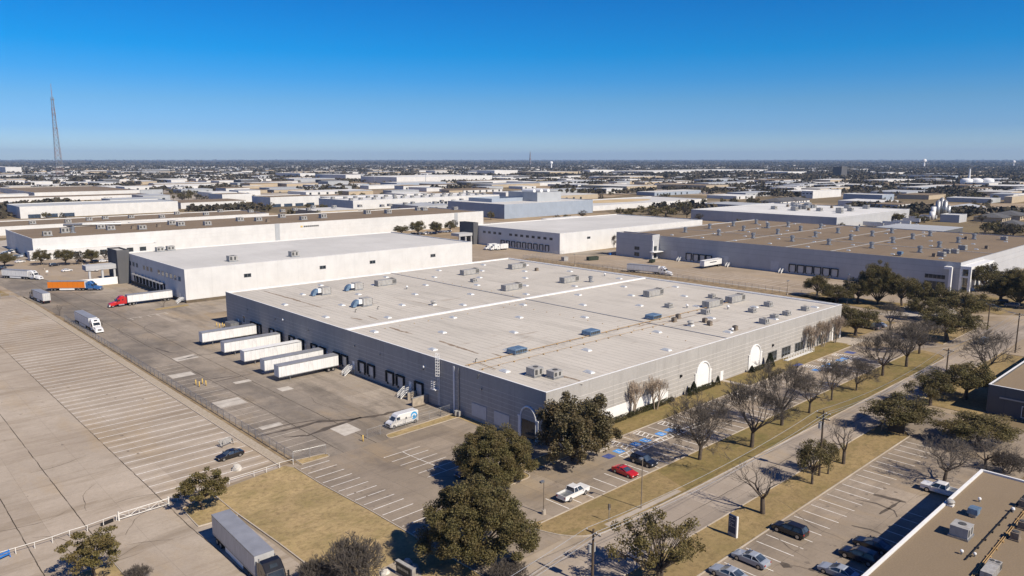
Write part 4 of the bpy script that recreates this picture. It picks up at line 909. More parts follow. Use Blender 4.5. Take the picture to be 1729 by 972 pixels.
# ---------------------------------------------------------------- near right: tan roofed offices
brz = 5.8; q0 = lvl(1655, 792, brz); q1 = lvl(1729, 812, brz); q2 = lvl(1460, 972, brz)
bx0, bx1, by1, by0 = 30.0, q0.x, (q0.y+q2.y)/2, -45.0
br = warehouse('low office block with a tan gravel roof in the near corner', bx0, by0, bx1, by1, brz, 'cream_wall', 'tan_roof', 'coping', 0, .22, 'office_building', 'office building'); FOOT.append((bx0, by0, bx1, by1))
zz = brz-.22
for i in range(8):
    x = bx0+8+i*10
    if x < bx1-5: window(br, 'x', bx0, 0, 1, 1, 2, 1) if False else None
n_ = MB()
for i in range(9):
    x = bx1-8-i*8.6; n_.box(x-2.6, by1+.002, .9, x+2.6, by1+.06, 3.0)
br.part(n_, 'window_strip', M['glass'])
z9 = lambda a, b: (1460+a*.1975, 780+b*.1975)
for k_, q, lb, s_ in (('fan', (730, 372), 'white mushroom fan on the tan roof, at the white edge', .6), ('vent', (980, 340), 'small white vent cap highest on the tan roof', .55), ('hood', (925, 465), 'blue grey exhaust hood on the tan roof', .8), ('pack', (822, 630), 'large pale air conditioner with a round fan on the tan roof', .85), ('vent', (1265, 430), 'small white vent cap on the dark pipe of the tan roof', .6),
        ('vent', (828, 788), 'small white vent cap low on the tan roof, left of two', .5), ('vent', (940, 808), 'small white vent cap low on the tan roof, right of two', .45), ('long', (1075, 960), 'long pale air conditioner cut by the bottom edge of the view', .5), ('cond', (1285, 660), 'dark grey condenser beside the yellow pipes', .9), ('cond', (1350, 570), 'blue grey condenser at the right edge of the tan roof', .9), ('cond', (1355, 385), 'dark condenser at the right edge, farthest back', .9)):
    unit(k_, *z9(*q), lb, zz, 0, 'machines on the tan roof', s=s_)
def roofline(b, name, pts, r, mat, dz=.18, sup=2.6):
    P_ = [lvl(*q, zz+dz) for q in pts]; m = MB().tube(P_, r, 6)
    for a, b_ in zip(P_, P_[1:]):
        n = int((b_-a).length/sup)
        for i in range(n): c = a.lerp(b_, (i+.5)/n); m.box(c.x-.16, c.y-.16, zz, c.x+.16, c.y+.16, zz+dz)
    b.part(m, name, mat)
roofline(br, 'conduit', [z9(865, 832), z9(1380, 275)], .07, M['black']); roofline(br, 'gas_pipe', [z9(905, 985), z9(1380, 395)], .05, M['pipe']); roofline(br, 'gas_pipe', [z9(925, 985), z9(1390, 410)], .05, M['pipe'])
# right: dark office
ur = warehouse('dark fronted office with a tan roof behind the oaks at the right edge', 174.5, -10, 235, 42.2, 6.0, 'dark_wall', 'tan_roof', 'coping', 0, .4, 'office_building', 'office building'); FOOT.append((174.5, -10, 235, 42.2))
for a0, a1 in ((20, 27), (29, 36)): window(ur, 'x', 174.5, a0, a1, .4, 2.8, 4, 'white')
ur.part(wbox(MB(), 'x', 174.5, 15, 40, 3.6, 3.85, .02, .3).box(172.6, 22, 2.9, 174.48, 34, 3.15), 'canopy', M['coping_grey'])
l_ = MB()
for i in range(14): l_.box(174.42, 24.2+i*.62, 4.3, 174.5, 24.6+i*.62, 4.75 if i % 3 else 4.95)
ur.part(l_, 'sign_lettering', M['hvac'])

# ================================================================== BUILDINGS FURTHER OUT (near corner, top, left and right roof corners read off the photograph)
def far(label, nx, nyb, nyt, lx, rx, wall='white_wall', roof='white_roof', cop='coping', maxd=None, cat='warehouse', name='warehouse', docks=0, wins=0):
    x0, y0, x1, y1, zr = boxpx(nx, nyb, nyt, lx, rx)
    if x1 is None: x1 = x0+60
    if y1 is None: y1 = y0+60
    if maxd: y1 = min(y1, y0+maxd[1]); x1 = min(x1, x0+maxd[0])
    zr = max(zr, 3.5); b = warehouse(label, x0, y0, x1, y1, zr, wall, roof, cop, -1.5, .5, name, cat); FOOT.append((x0, y0, x1, y1))
    b.r = (x0, y0, x1, y1, zr)
    for i in range(docks):
        a = x0+(x1-x0)*(i+.5)/docks; b.part(wbox(MB(), 'y', y0, a-1.7, a+1.7, -.9, 2.8, .01, .1), 'dock_door', M['glass'])
    if wins:
        n = max(3, int((y1-y0)/8))
        for i in range(min(n, wins)):
            a = y0+(y1-y0)*(i+.5)/min(n, wins); b.part(wbox(MB(), 'x', x0, a-1.6, a+1.6, zr*.5, zr*.5+1.6, .01, .1), 'window', M['glass'])
    return b
A_ = far('long cream warehouse with a brown roof and a low glazed office end', 58, 438, 403, 8.5, 816, 'cream_wall', 'brown_roof', 'coping', (420, 75))
ax0, ay0, ax1, ay1, az = A_.r
A_.part(shell(ax0-3, ay0-6, ax0+62, ay0-.02, -1.5, 3.4), 'office_front', M['cream_wall']); A_.part(MB().box(ax0-2.7, ay0-5.7, 2.9, ax0+61.7, ay0-.32, 3.1), 'office_roof', M['white_roof'])
for i in range(8): A_.part(wbox(MB(), 'y', ay0-6, ax0+3+i*7, ax0+6.5+i*7, -.8, 1.8, .01, .1), 'window', M['glass'])
for x_ in (468, 770):
    a = bis(lambda x: proj(x, ay0, 8)[0], x_, ax0, ax1); A_.part(wbox(MB(), 'y', ay0, a-1.6, a+1.6, -1.5, az, .01, .25), 'wall_pier', M['steel_wall'])
SG = MB(); a = bis(lambda x: proj(x, ay0, 7)[0], 506, ax0, ax1)
wbox(SG, 'y', ay0, a+.6, a+2.2, 6.4, 7.5, .02, .12); sg = A_.part(SG, 'sign_emblem', M['yellow']); l_ = MB()
for i in range(8): wbox(l_, 'y', ay0, a+3+i*1.45, a+4.1+i*1.45, 6.4, 7.4, .02, .1)
A_.part(l_, 'sign_lettering', M['hvac_dark'])
GA = 'machines on the long brown roof'
for i, (q, k_) in enumerate([((80, 398), 'box'), ((110, 393), 'pack'), ((123, 393), 'stack'), ((170, 386), 'box'), ((187, 388), 'box'), ((225, 386), 'cond'), ((240, 387), 'box'), ((268, 383), 'cond'), ((290, 379), 'box'), ((305, 381), 'box'), ((350, 380), 'box'), ((405, 373), 'box'), ((436, 373), 'box'), ((452, 374.5), 'cond'), ((476, 367), 'box'), ((512, 371), 'box'), ((545, 368), 'pack'), ((620, 361), 'pack'), ((655, 360), 'pack'), ((706, 355), 'box'), ((716, 355), 'box'), ((768, 354), 'box')]):
    unit(k_, *q, 'pale machine on the long brown roof of the cream warehouse', az-.5, 0, GA, s=1.7)
e = MB().tube([(0, 0, 1.2), (9, -8, 1.6), (30, -14, 1.2)], .9, 8).tube([(4, -5, 0), (4, -5, 1.4)], .5, 6).tube([(22, -12, 0), (22, -12, 1.4)], .5, 6).obj('roof_duct', M['steel']); p = lvl(108, 383, az-.5); e.location = p; tag(e, 'long silver duct lying on the brown roof', 'duct', GA)
B_ = far('long cream warehouse with a brown roof, second row behind', -40, 400, 385, None, 454, 'cream_wall', 'brown_roof', 'coping', (600, 70))
bx = B_.r
for i in range(26):
    unit('box', 0, 0, 'pale machine on the second brown roof', bx[4]-.5, 0, 'machines on the second brown roof', xy=(bx[0]+40+i*19+random.uniform(-6, 6), bx[1]+random.uniform(12, 55)), s=1.6)
C_ = far('white warehouse with blue dock doors and a grey rear end', 35, 369, 349, None, 300, 'white_wall', 'steel_wall', 'coping', (520, 90))
cx0, cy0, cx1, cy1, cz = C_.r
for a in list(range(3)) + [17, 18, 19, 20]: C_.part(wbox(MB(), 'y', cy0, cx0+6+a*14, cx0+16+a*14, -1.4, 2.0, .01, .3), 'dock_door', M['glass_blue'])
far('long white warehouse behind the blue dock doors', -60, 344, 338, None, 255, 'white_wall', 'brown_roof', 'coping', (700, 80))
far('very wide brown roofed warehouse with a blue shaded end', 59, 334, 325, -30, 236, 'white_wall', 'brown_roof', 'coping', (600, 260), wins=6)
far('white block at the end of the wide brown roof', 237, 331, 320, 236, 275, 'steel_wall', 'white_roof', 'coping', (120, 40))
far('white sided warehouse with dark end behind the tree belt', 376, 342, 328, 352, 425, 'white_wall', 'brown_roof', 'coping', (200, 70))
F2 = far('long white warehouse beside the bare field', 457, 349, 333, 425, 540, 'white_wall', 'brown_roof', 'coping', (300, 120))
G_ = far('white warehouse with a bright speckled roof and dock doors', 596.6, 354, 338.7, 538, 843, 'white_wall', 'lite_roof', 'coping', (260, 90))
gx0, gy0, gx1, gy1, gz = G_.r
for i in range(10): G_.part(wbox(MB(), 'y', gy0, gx0+88+i*6, gx0+92+i*6, -.5, 3.0, .01, .3), 'dock_door', M['glass'])
for i in range(30): unit('box', 0, 0, 'small pale machine on the bright speckled roof', gz-.5, 0, 'machines on the bright speckled roof', xy=(gx0+8+(i % 15)*14, gy0+18+(i//15)*35+random.uniform(-4, 4)), s=1.6)
BL = far('slate blue factory block with white street side', 851.7, 369.5, 345, 756, 1001, 'blue_wall', 'white_roof', 'coping', (130, 84))
lx0, ly0, lx1, ly1, lz = BL.r
BL.part(shell(lx0+62, ly0+20, lx0+96, ly0+62, lz-.4, lz+8.5), 'tower_block', M['steel_wall']); BL.part(MB().box(lx0+62.3, ly0+20.3, lz+7.6, lx0+95.7, ly0+61.7, lz+7.9), 'tower_roof', M['white_roof'])
t_ = MB()
for i in range(3): t_.cyl((lx0+66+i*10, ly0+28, lz+9.5), 1.8, 16, 12, 'y')
BL.part(t_, 'roof_tank', M['white']); BL.part(shell(lx0+20, ly0+40, lx0+61.9, ly0+75, lz-.4, lz+3), 'penthouse', M['blue_wall'])
BR_ = far('long pale factory with a straw coloured roof field', 1001, 356, 347.5, 905, 1194, 'white_wall', 'white_roof', 'coping', (400, 130)); x0_, y0_, x1_, y1_, z_ = BR_.r
k = NT('straw_roof_gravel', .95); M['straw'] = k.out(k.mix(k.rng(k.noise(.05, 5), .35, .65), (.45, .33, .17), (.58, .45, .26)))
n_ = 20; mbd = MB(); cxx, cyy = x0_+(x1_-x0_)*.46, y0_+(y1_-y0_)*.62
mbd.sheet([(cxx+(x1_-x0_)*.30*math.cos(2*math.pi*i/n_), cyy+(y1_-y0_)*.28*math.sin(2*math.pi*i/n_), z_-.48) for i in range(n_)]); BR_.part(mbd, 'gravel_field', M['straw'])
FR = far('grey panelled warehouse with a white and beige roof and silos at its far end', 1411.7, 387, 367, 1167, 1575, 'grey_wall', 'lite_roof', 'coping', (150, 150)); fx0, fy0, fx1, fy1, fz = FR.r
for i in range(18): unit(random.choice(['box', 'pack', 'cond']), 0, 0, 'grey machine on the white and beige roof', fz-.5, 0, 'machines on the white and beige roof', xy=(fx0+50+random.uniform(0, fx1-fx0-65), fy0+random.uniform(15, fy1-fy0-10)), s=1.9)
mm = MB()
for i in range(9): mm.box(0+4*i, random.uniform(-3, 0), 0, 3+4*i, random.uniform(1, 4), random.uniform(1.5, 5))
mm.tube([(0, 0, 4.5), (18, 1, 6), (36, 0, 4)], .5, 6)
e = mm.obj('roof_machinery', M['steel']); e.location = (fx0+68, fy0+70, fz-.5); tag(e, 'long grey pipework machinery across the white and beige roof', 'machinery')
for i, (q, hh) in enumerate([((1575, 368), 12), ((1582, 367), 17), ((1588, 366), 19), ((1594, 367), 17), ((1600, 366.5), 12), ((1573, 371), 9)]):
    p = at(*q); z = ztop(p.x, p.y, q[1]-hh*1.75)
    e = thing('silo', ['short white silo at the left of the silo group', 'tall grey silo, second of the group', 'tallest grey silo in the middle of the group', 'tall grey silo right of the tallest', 'grey silo at the right of the group', 'small white silo in front of the group'][i], 'silo', p, 0, 'silos behind the white roof')
    r = 2.1; h_ = z+1.5; MB().cyl((0, 0, 0), r, h_*.92, 16).obj('tank', M['steel'] if 0 < i < 5 else M['white'], e, True); MB().cyl((0, 0, h_*.92), r, h_*.08, 16, 'z', .5).obj('cone_roof', M['steel'], e)
far('pale grey flat shed between trailers and silos', 1619, 376, 363, 1588, 1633, 'grey_wall', 'lite_roof', 'coping', (26, 30), 'shed', 'storage_shed')
far('white two storey office with dark window columns', 1372, 335, 322.5, 1354, 1424, 'white_wall', 'white_roof', 'coping', (90, 40), 'office building', 'office_building', 0, 4)
far('long blue grey warehouse with a white end', 1489, 339, 329, 1424, 1516, 'blue_wall', 'white_roof', 'coping', (40, 110), docks=2)
far('grey industrial shed in the right distance', 1673, 343, 335.5, 1598, 1694, 'steel_wall', 'white_roof', 'coping', (40, 110))
far('tan warehouse right of the grey shed', 1708, 343, 332, 1696, 1735, 'tan_wall', 'white_roof', 'coping', (60, 60))
for nm, a in (('tan front warehouse with a row of windows, left of the brown roof', (1058, 325, 314.5, 981, 1109, 'tan_wall', 'white_roof')), ('tan front warehouse with a brown roof in the middle distance', (1192, 322, 313, 1109, 1230, 'tan_wall', 'brown_roof')), ('warehouse with a mustard yellow front', (1063, 304, 298.5, 1012, 1122, 'tan_wall', 'white_roof')),
              ('white box warehouse with a blue shaded end, third of three in a row', (670, 310, 299, 609, 831, 'white_wall', 'lite_roof')), ('white box warehouse with a blue shaded end, middle of three', (584, 304.5, 295, 532, 609, 'white_wall', 'lite_roof')), ('white box warehouse with a blue shaded end, first of three', (507, 301.5, 292.5, 465, 532, 'white_wall', 'lite_roof')),
              ('white warehouse right of the row of three', (835, 296, 287.5, 805, 874, 'white_wall', 'lite_roof')), ('grey and tan warehouse with a long dark end', (927, 296.5, 290, 877, 980, 'tan_wall', 'white_roof')), ('bright white factory with small windows', (996, 293.5, 287, 985, 1037, 'white_wall', 'white_roof')),
              ('very long pale roofed warehouse on the skyline side', (1100, 294, 289.5, 1020, 1300, 'white_wall', 'white_roof')), ('long white distribution hall at the far right', (1608, 303.5, 296.5, 1519, 1618, 'blue_wall', 'lite_roof')), ('tan hall beside the white distribution hall', (1622, 302, 297, 1618, 1683, 'tan_wall', 'white_roof')),
              ('dark glass office tower rising from the far trees', (1420, 301, 281, 1407, 1431, 'dark_wall', 'white_roof')), ('white hall at the left edge of the distance', (10, 292, 282, -40, 36, 'white_wall', 'white_roof')), ('pale roofed hall in the right distance by the woods', (1330, 296, 290, 1290, 1362, 'white_wall', 'white_roof'))):
    far(nm, *a[:5], a[5], a[6], 'coping', (900, 400))
for i, q in enumerate(((1631, 313), (1648, 313), (1667, 313))):
    p = at(*q); r = 8/FPX*p.length; e = thing('storage_tank', ['white domed storage tank, left of three', 'white domed storage tank under the chimney, middle of three', 'white domed storage tank, right of three'][i], 'tank', p, 0, 'three white storage tanks')
    MB().cyl((0, 0, 0), r, r*.95, 24).obj('tank', M['white'], e); MB().dome((0, 0, r*.95), r, r*.4, 24, 3).obj('dome', M['white'], e)
p = at(1648, 312); e = thing('chimney', 'slim white chimney among the storage tanks', 'chimney', (p.x+20, p.y+20, -1.5)); hh = ztop(p.x+20, p.y+20, 285)+1.5; MB().cyl((0, 0, 0), 2.6, hh, 12, 'z', 1.8).obj('stack', M['white'], e); MB().cyl((0, 0, hh+.01), 2.1, 1.5, 12).obj('rim', M['steel'], e)
# low houses at the right edge
for i, (q, w, d) in enumerate((((1318, 346), 60, 26), ((1345, 344), 34, 20), ((1692, 376), 26, 22), ((1722, 372), 30, 24), ((1724, 390), 22, 18), ((1632, 360), 60, 24))):
    p = at(*q); b = Bld('low_house', ['dark roofed low building with white gable, left of the two storey office', 'dark roofed house among trees left of the two storey office', 'brown house with a dark hipped roof behind the empty lot', 'second dark hipped house at the right edge', 'nearest low house at the right edge of the empty lot', 'long blue grey canopy roof behind the pale shed'][i], 'house', (p.x+w/2, p.y+d/2, -1.5)); FOOT.append((p.x-4, p.y-4, p.x+w+4, p.y+d+4))
    b.part(MB().box(p.x, p.y, -2, p.x+w, p.y+d, 2.6), 'wall', M['white_wall'] if i < 2 else M['tan_wall']); b.part(MB().frustum((p.x-1, p.y-1, p.x+w+1, p.y+d+1), (p.x+d*.45, p.y+d*.48, p.x+w-d*.45, p.y+d*.52), 2.602, 6.0), 'roof', M['grey_roof'] if i == 5 else M['dark_wall'])
    for k_ in range(4): b.part(wbox(MB(), 'y', p.y, p.x+3+k_*w/5, p.x+5.5+k_*w/5, -.3, 1.6, .01, .1), 'window', M['glass'])
# the scatter of small works between them, out to the tree belt
rg = random.Random(21)
def clear(x, y, m):
    for f in FOOT:
        if f[0]-m < x < f[2]+m and f[1]-m < y < f[3]+m: return False
    return True
KINDS_ = [('white flat roofed works among the far trees', 'white_wall', 'lite_roof', 'coping'), ('cream flat roofed works with a brown roof in the distance', 'cream_wall', 'brown_roof', 'coping'), ('tan works building in the distance', 'tan_wall', 'white_roof', 'coping'), ('grey metal works in the distance', 'steel_wall', 'grey_roof', 'coping_grey'), ('dark low works in the distance', 'dark_wall', 'grey_roof', 'coping_grey'), ('blue grey works in the distance', 'blue_wall', 'white_roof', 'coping')]
nb = 0
for t in range(4200):
    if nb >= 200: break
    d = 520*math.exp(rg.random()*2.35); a = YAW + rg.uniform(-.66, .66); x, y = d*math.sin(a), d*math.cos(a)
    if d < 620 and not (-.66 < a-YAW < .0) and d < 560: continue
    sc = 1+.35*(d/1500); w, dd = rg.uniform(26, 130)*sc, rg.uniform(18, 50)*sc
    qx, qy = proj(x, y, 0)
    if qx > 1180 and d > 2600 and rg.random() < .75: continue
    if not (clear(x+w/2, y+dd/2, 14+max(w, dd)/2)): continue
    kk = rg.choices(KINDS_, (4, 3, 3, 3, 2.5, 2.5))[0]; zt = rg.uniform(2.8, 6.2)
    b = Bld('works_building', kk[0], 'industrial building', (x+w/2, y+dd/2, -1.5), kk[0]+'s'); FOOT.append((x, y, x+w, y+dd)); nb += 1
    b.part(MB().box(x, y, -2, x+w, y+dd, zt-.3), 'wall', M[kk[1]]); b.part(MB().box(x-.15, y-.15, zt-.298, x+w+.15, y+dd+.15, zt), 'roof', M[kk[2]])
    if d < 1500:
        n = max(2, int(w/14))
        for i in range(min(n, 6)): b.part(wbox(MB(), 'y', y, x+w*(i+.5)/n-1.7, x+w*(i+.5)/n+1.7, -1.2, 2.0, .01, .12), 'dock_door', M['glass'])
WB = []; mt = [M['white_wall'], M['cream_wall'], M['tan_wall'], M['steel_wall'], M['lite_roof'], M['brown_roof'], M['grey_roof'], M['dark_wall']]; mb = MB()
for t in range(6000):
    if len(WB) >= 1000: break
    d = 1150*math.exp(rg.random()**.8*1.75); a = YAW + rg.uniform(-.66, .66); x, y = d*math.sin(a), d*math.cos(a); w, dd = rg.uniform(20, 120)*(1+d/3500), rg.uniform(14, 40)*(1+d/3500)
    qx, qy = proj(x, y, 0)
    if qx > 1150 and rg.random() < min(.9, (d-1100)/1800): continue
    if not clear(x+w/2, y+dd/2, 6+max(w, dd)/2): continue
    zt = rg.uniform(2.8, 6.5); WB.append(1); FOOT.append((x, y, x+w, y+dd)); mb.mi = rg.choices((0, 1, 2, 3, 7), (6, 3, 2, 2, .8))[0]; mb.box(x, y, -2, x+w, y+dd, zt-.3); mb.mi = rg.choices((4, 5, 6), (4, 3, 4))[0]; mb.box(x-.2, y-.2, zt-.298, x+w+.2, y+dd+.2, zt)
tag(mb.obj('distant_rooftops', mt, None, False, False), 'pale roofs of the far industrial districts below the skyline', 'buildings', None, 'stuff')
# ---------------------------------------------------------------- masts on the skyline
def lattice(label, q, ytop, w0, w1, cat='radio mast', bands=True):
    p = at(*q); H = ztop(p.x, p.y, ytop)+1.5; e = thing('lattice_tower', label, cat, p); th = max(.16, p.length*.00022)
    N_ = 16; segs = [MB(), MB()]; hh = H*.86
    def cor(t):
        w = w0*(1-t)**1.1+w1; return [(w*c, w*s_, hh*t) for c, s_ in ((1, 1), (-1, 1), (-1, -1), (1, -1))]
    for i in range(N_):
        a, b = cor(i/N_), cor((i+1)/N_); m = segs[(i//2) % 2]
        for k_ in range(4):
            j = (k_+1) % 4; m.bar(a[k_], b[k_], th*1.2); m.bar(a[k_], b[j], th*.7); m.bar(a[j], b[k_], th*.7); m.bar(b[k_], b[j], th*.7)
    segs[0].obj('red_lattice', M['tower_red'], e); segs[1].obj('white_lattice', M['steel'], e)
    MB().tube([(0, 0, hh), (0, 0, hh+H*.08)], th*1.6, 6).tube([(0, 0, hh+H*.08), (0, 0, H)], th, 6).obj('antenna_mast', M['tower_red'], e)
    d = MB()
    for t in (.62, .8, .97): d.cyl((w1, -w1-th, hh*t), th*4, th*3, 10, 'y').box(-w1*1.8, -w1*1.8, hh*t, w1*1.8, w1*1.8, hh*t+th)
    d.obj('antenna_dish', M['steel'], e)
M['tower_red'] = plain('red_oxide_paint', (.30, .21, .19), .7, 0, .2, .1)
lattice('tall red and white lattice radio tower on the left skyline', (101.5, 300), 141, 6.5, 2.7)
lattice('thin distant radio mast above the centre skyline', (895, 281), 255, 5, 1.6)
for q, yt, lb in (((1560, 283), 268, 'white water tower on the right skyline'), ((931, 284), 272, 'white water tower left of the centre skyline'), ((1711, 282), 270.5, 'white water tower at the far right edge of the skyline')):
    p = at(*q); H = ztop(p.x, p.y, yt)+1.5; e = thing('water_tower', lb, 'water tower', p); r = H*.22; MB().tube([(0, 0, 0), (0, 0, H*.68)], [r*.5, r*.35], 12).obj('pedestal', M['white'], e)
    m = MB().cyl((0, 0, H*.62), r*.5, H*.12, 16, 'z', r); m.cyl((0, 0, H*.7401), r, H*.08, 16); m.dome((0, 0, H*.8202), r, H*.18, 16, 4); m.obj('tank', M['white'], e, True)
for i in range(26):
    a = YAW+rg.uniform(-.62, .62); d = rg.uniform(1500, 4200); H = rg.uniform(16, 30); e = thing('utility_mast', 'thin utility mast in the far distance', 'mast', (d*math.sin(a), d*math.cos(a), -1.5), 0, 'thin utility masts in the far distance'); MB().tube([(0, 0, 0), (0, 0, H)], [.55, .35], 5).obj('pole', M['steel'], e); MB().box(-2.2, -.3, H*.88, 2.2, .3, H*.88+.5).obj('crossarm', M['steel'], e)

# ================================================================== TREES
def quads(C_, size, rs, upb=.3, asp=.62):
    n = len(C_); d = rs.normal(size=(n, 3)); d[:, 2] = np.abs(d[:, 2])+upb; d /= np.linalg.norm(d, axis=1)[:, None]
    t = rs.normal(size=(n, 3)); u = np.cross(d, t); u /= np.linalg.norm(u, axis=1)[:, None]; v = np.cross(d, u)
    s_ = (size*rs.uniform(.6, 1.3, n))[:, None]; a = u*s_*.5; b = v*s_*.5*asp
    V = np.stack([C_-a*.9-b*.5, C_-b, C_+a, C_+b], 1).reshape(-1, 3); F = np.arange(4*n).reshape(-1, 4); return V, F
def segs_mesh(name, segs, mat, n=4):
    """tapered twigs from (p, q, r0, r1) rows"""
    A = np.array([s_[0] for s_ in segs]); B = np.array([s_[1] for s_ in segs]); r0 = np.array([s_[2] for s_ in segs])[:, None]; r1 = np.array([s_[3] for s_ in segs])[:, None]
    d = B-A; d /= np.maximum(np.linalg.norm(d, axis=1), 1e-6)[:, None]; t = np.where(np.abs(d[:, 2:3]) > .9, [[1., 0, 0]], [[0, 0, 1.]]); u = np.cross(d, t); u /= np.linalg.norm(u, axis=1)[:, None]; w = np.cross(d, u)
    V = []
    for P_, rr in ((A, r0), (B, r1)):
        for k_ in range(n): V.append(P_+(u*math.cos(2*math.pi*k_/n)+w*math.sin(2*math.pi*k_/n))*rr)
    V = np.stack(V, 1).reshape(-1, 3); o = np.arange(len(segs))[:, None]*(2*n)
    F = np.concatenate([o+np.array([[k_, (k_+1) % n, n+(k_+1) % n, n+k_]]) for k_ in range(n)]); return np_mesh(name, V, F, [mat])
def oak(seed, Rr, H, base, clumps, per, leaf, mat, flat=.75, fill=.55, cr=(.16, .30), bark='bark', trunks=1, r_tr=.30, vertical=0):
    rs = np.random.RandomState(seed); segs = []; cz = base+(H-base)*.36; cc = []
    while len(cc) < clumps:
        d = rs.normal(size=3); d /= np.linalg.norm(d)
        if d[2] < -.45: continue
        k_ = fill+(1-fill)*rs.rand()**.6; k_ *= .88+.13*math.sin(3*math.atan2(d[1], d[0])+seed)+.10*math.sin(5*math.atan2(d[1], d[0])+4*d[2]+2*seed)+.09*rs.normal(); k_ = min(k_, 1.0)
        up_ = (H-cz)*.88; dn = (cz-base); z = cz+(d[2]*up_ if d[2] > 0 else d[2]*dn)*k_
        cc.append((d[0]*Rr*.86*k_, d[1]*Rr*.86*k_, z))
    cc = np.array(cc); L_ = []
    for c in cc:
        r = Rr*rs.uniform(*cr); n = int(per*rs.uniform(.7, 1.3)); g = rs.normal(size=(n, 3)); g /= np.linalg.norm(g, axis=1)[:, None]; g *= (rs.rand(n)**.42)[:, None]*r; g[:, 2] *= flat if not vertical else 1.5; L_.append(c+g)
    L_ = np.concatenate(L_); L_ = L_[L_[:, 2] > base*.75]; V, F = quads(L_, leaf, rs, .2)
    crown = np_mesh('crown', V, F, [mat])
    for t in range(trunks):
        a = rs.rand()*6.28; lean = .0 if trunks == 1 else .9; p = np.array([0, 0, -.3])+np.array([math.cos(a), math.sin(a), 0])*(.35 if trunks > 1 else 0); q = np.array([math.cos(a)*lean+rs.normal()*.15, math.sin(a)*lean+rs.normal()*.15, base*.95]); segs.append((p, q, r_tr*1.25, r_tr*.85))
        idx = rs.choice(clumps, min(clumps, 26 if trunks == 1 else 14), False)
        for i in idx:
            c = cc[i]; m1 = q+(c-q)*.4+np.array([0, 0, .35])*rs.rand(); m2 = q+(c-q)*.75+rs.normal(size=3)*.15
            rr = r_tr*rs.uniform(.25, .5); segs += [(q, m1, rr, rr*.7), (m1, m2, rr*.7, rr*.45), (m2, c, rr*.45, rr*.2)]
    return segs_mesh('trunk', segs, M[bark], 6), crown
def bare(seed, Rr, H, trunk, mat, bark, depth=6, kids=(2, 3), r0=.20, prim=5, spread=.62, gnarl=.18, stems=1, tw=.016, up=.12):
    rs = np.random.RandomState(seed); T, Cc = [], []
    def grow(p, d, L, r, dep):
        n = 2; 
        for i in range(n):
            d = d+rs.normal(size=3)*gnarl*.6+np.array([0, 0, up*.4]); d /= np.linalg.norm(d); q = p+d*L/n; r1 = max(tw, r*.86)
            (T if r > .07 else Cc).append((p, q, r, r1)); p, r = q, r1
            if dep > 0 and (i == n-1 or rs.rand() < .55):
                m = rs.randint(kids[0], kids[1]+1) if i == n-1 else 1
                for _ in range(m):
                    t = rs.normal(size=3); t -= d*t.dot(d); t /= np.linalg.norm(t); e = d+t*rs.uniform(.35, 1)*spread*1.2; e[2] += up; e /= np.linalg.norm(e); grow(p, e, L*rs.uniform(.62, .86), max(tw, r*rs.uniform(.55, .75)), dep-1)
    for s_ in range(stems):
        a = rs.rand()*6.28+s_*2.1; b0 = np.array([math.cos(a), math.sin(a), 0])*(.25 if stems > 1 else 0); top = b0*3.2+np.array([rs.normal()*.12, rs.normal()*.12, trunk]); T.append((b0+np.array([0, 0, -.3]), top, r0*1.2, r0))
        for i in range(prim):
            a2 = 6.28*i/prim+rs.rand(); tl = rs.uniform(.45, 1)*spread*1.5; d = np.array([math.cos(a2)*tl, math.sin(a2)*tl, 1.0]); d /= np.linalg.norm(d); grow(top, d, (H-trunk)*.34, r0*.62, depth-1)
    allp = np.array([s_[1] for s_ in T+Cc]); kx = Rr/np.percentile(np.hypot(allp[:, 0], allp[:, 1]), 98); kz = (H-trunk)/max(1e-3, np.percentile(allp[:, 2], 99.5)-trunk)
    def fit(p): p = np.array(p); p = p.copy(); f = kx if p[2] > trunk*.99 else 1+(kx-1)*max(0, p[2]/trunk); p[0] *= f; p[1] *= f; p[2] = p[2] if p[2] <= trunk else trunk+(p[2]-trunk)*kz; return p
    T = [(fit(a), fit(b), c, d) for a, b, c, d in T]; Cc = [(fit(a), fit(b), c, d) for a, b, c, d in Cc]
    return segs_mesh('trunk', T, M[bark], 6), segs_mesh('crown', Cc, mat, 3)
TV = {}
TV['oak'] = [oak(s_, 5, 7.5, 1.7, 58, 260, .24, M['oak'], .75, .5, (.13, .25)) + (5, 7.5) for s_ in (1, 2, 3, 4, 5)]
TV['bigoak'] = [oak(s_, 8, 12.5, .7, 215, 420, .25, M['oak'], .8, .62, (.09, .17), 'bark', 1, .4) + (8, 12.5) for s_ in (11, 12)]
TV['olive'] = [oak(s_, 4, 6.2, 1.2, 74, 105, .24, M['oak_olive'], .5, .4, (.10, .20), 'bark', 1, .17) + (4, 6.2) for s_ in (21, 22)]
TV['multi'] = [oak(31, 6.5, 8.2, 2.0, 62, 115, .26, M['oak_olive'], .8, .35, (.09, .17), 'bark', 4, .22) + (6.5, 8.2)]
TV['gap'] = [oak(s_, 5, 7.5, 2.0, 34, 130, .30, M['oak'], .8, .5, (.16, .28), 'bark', 1, .24) + (5, 7.5) for s_ in (41, 42)]
TV['mag'] = [oak(51, 5.4, 10.2, .4, 150, 300, .25, M['magnolia'], 1, .5, (.08, .16), 'bark', 1, .28, 1) + (5.4, 10.2)]
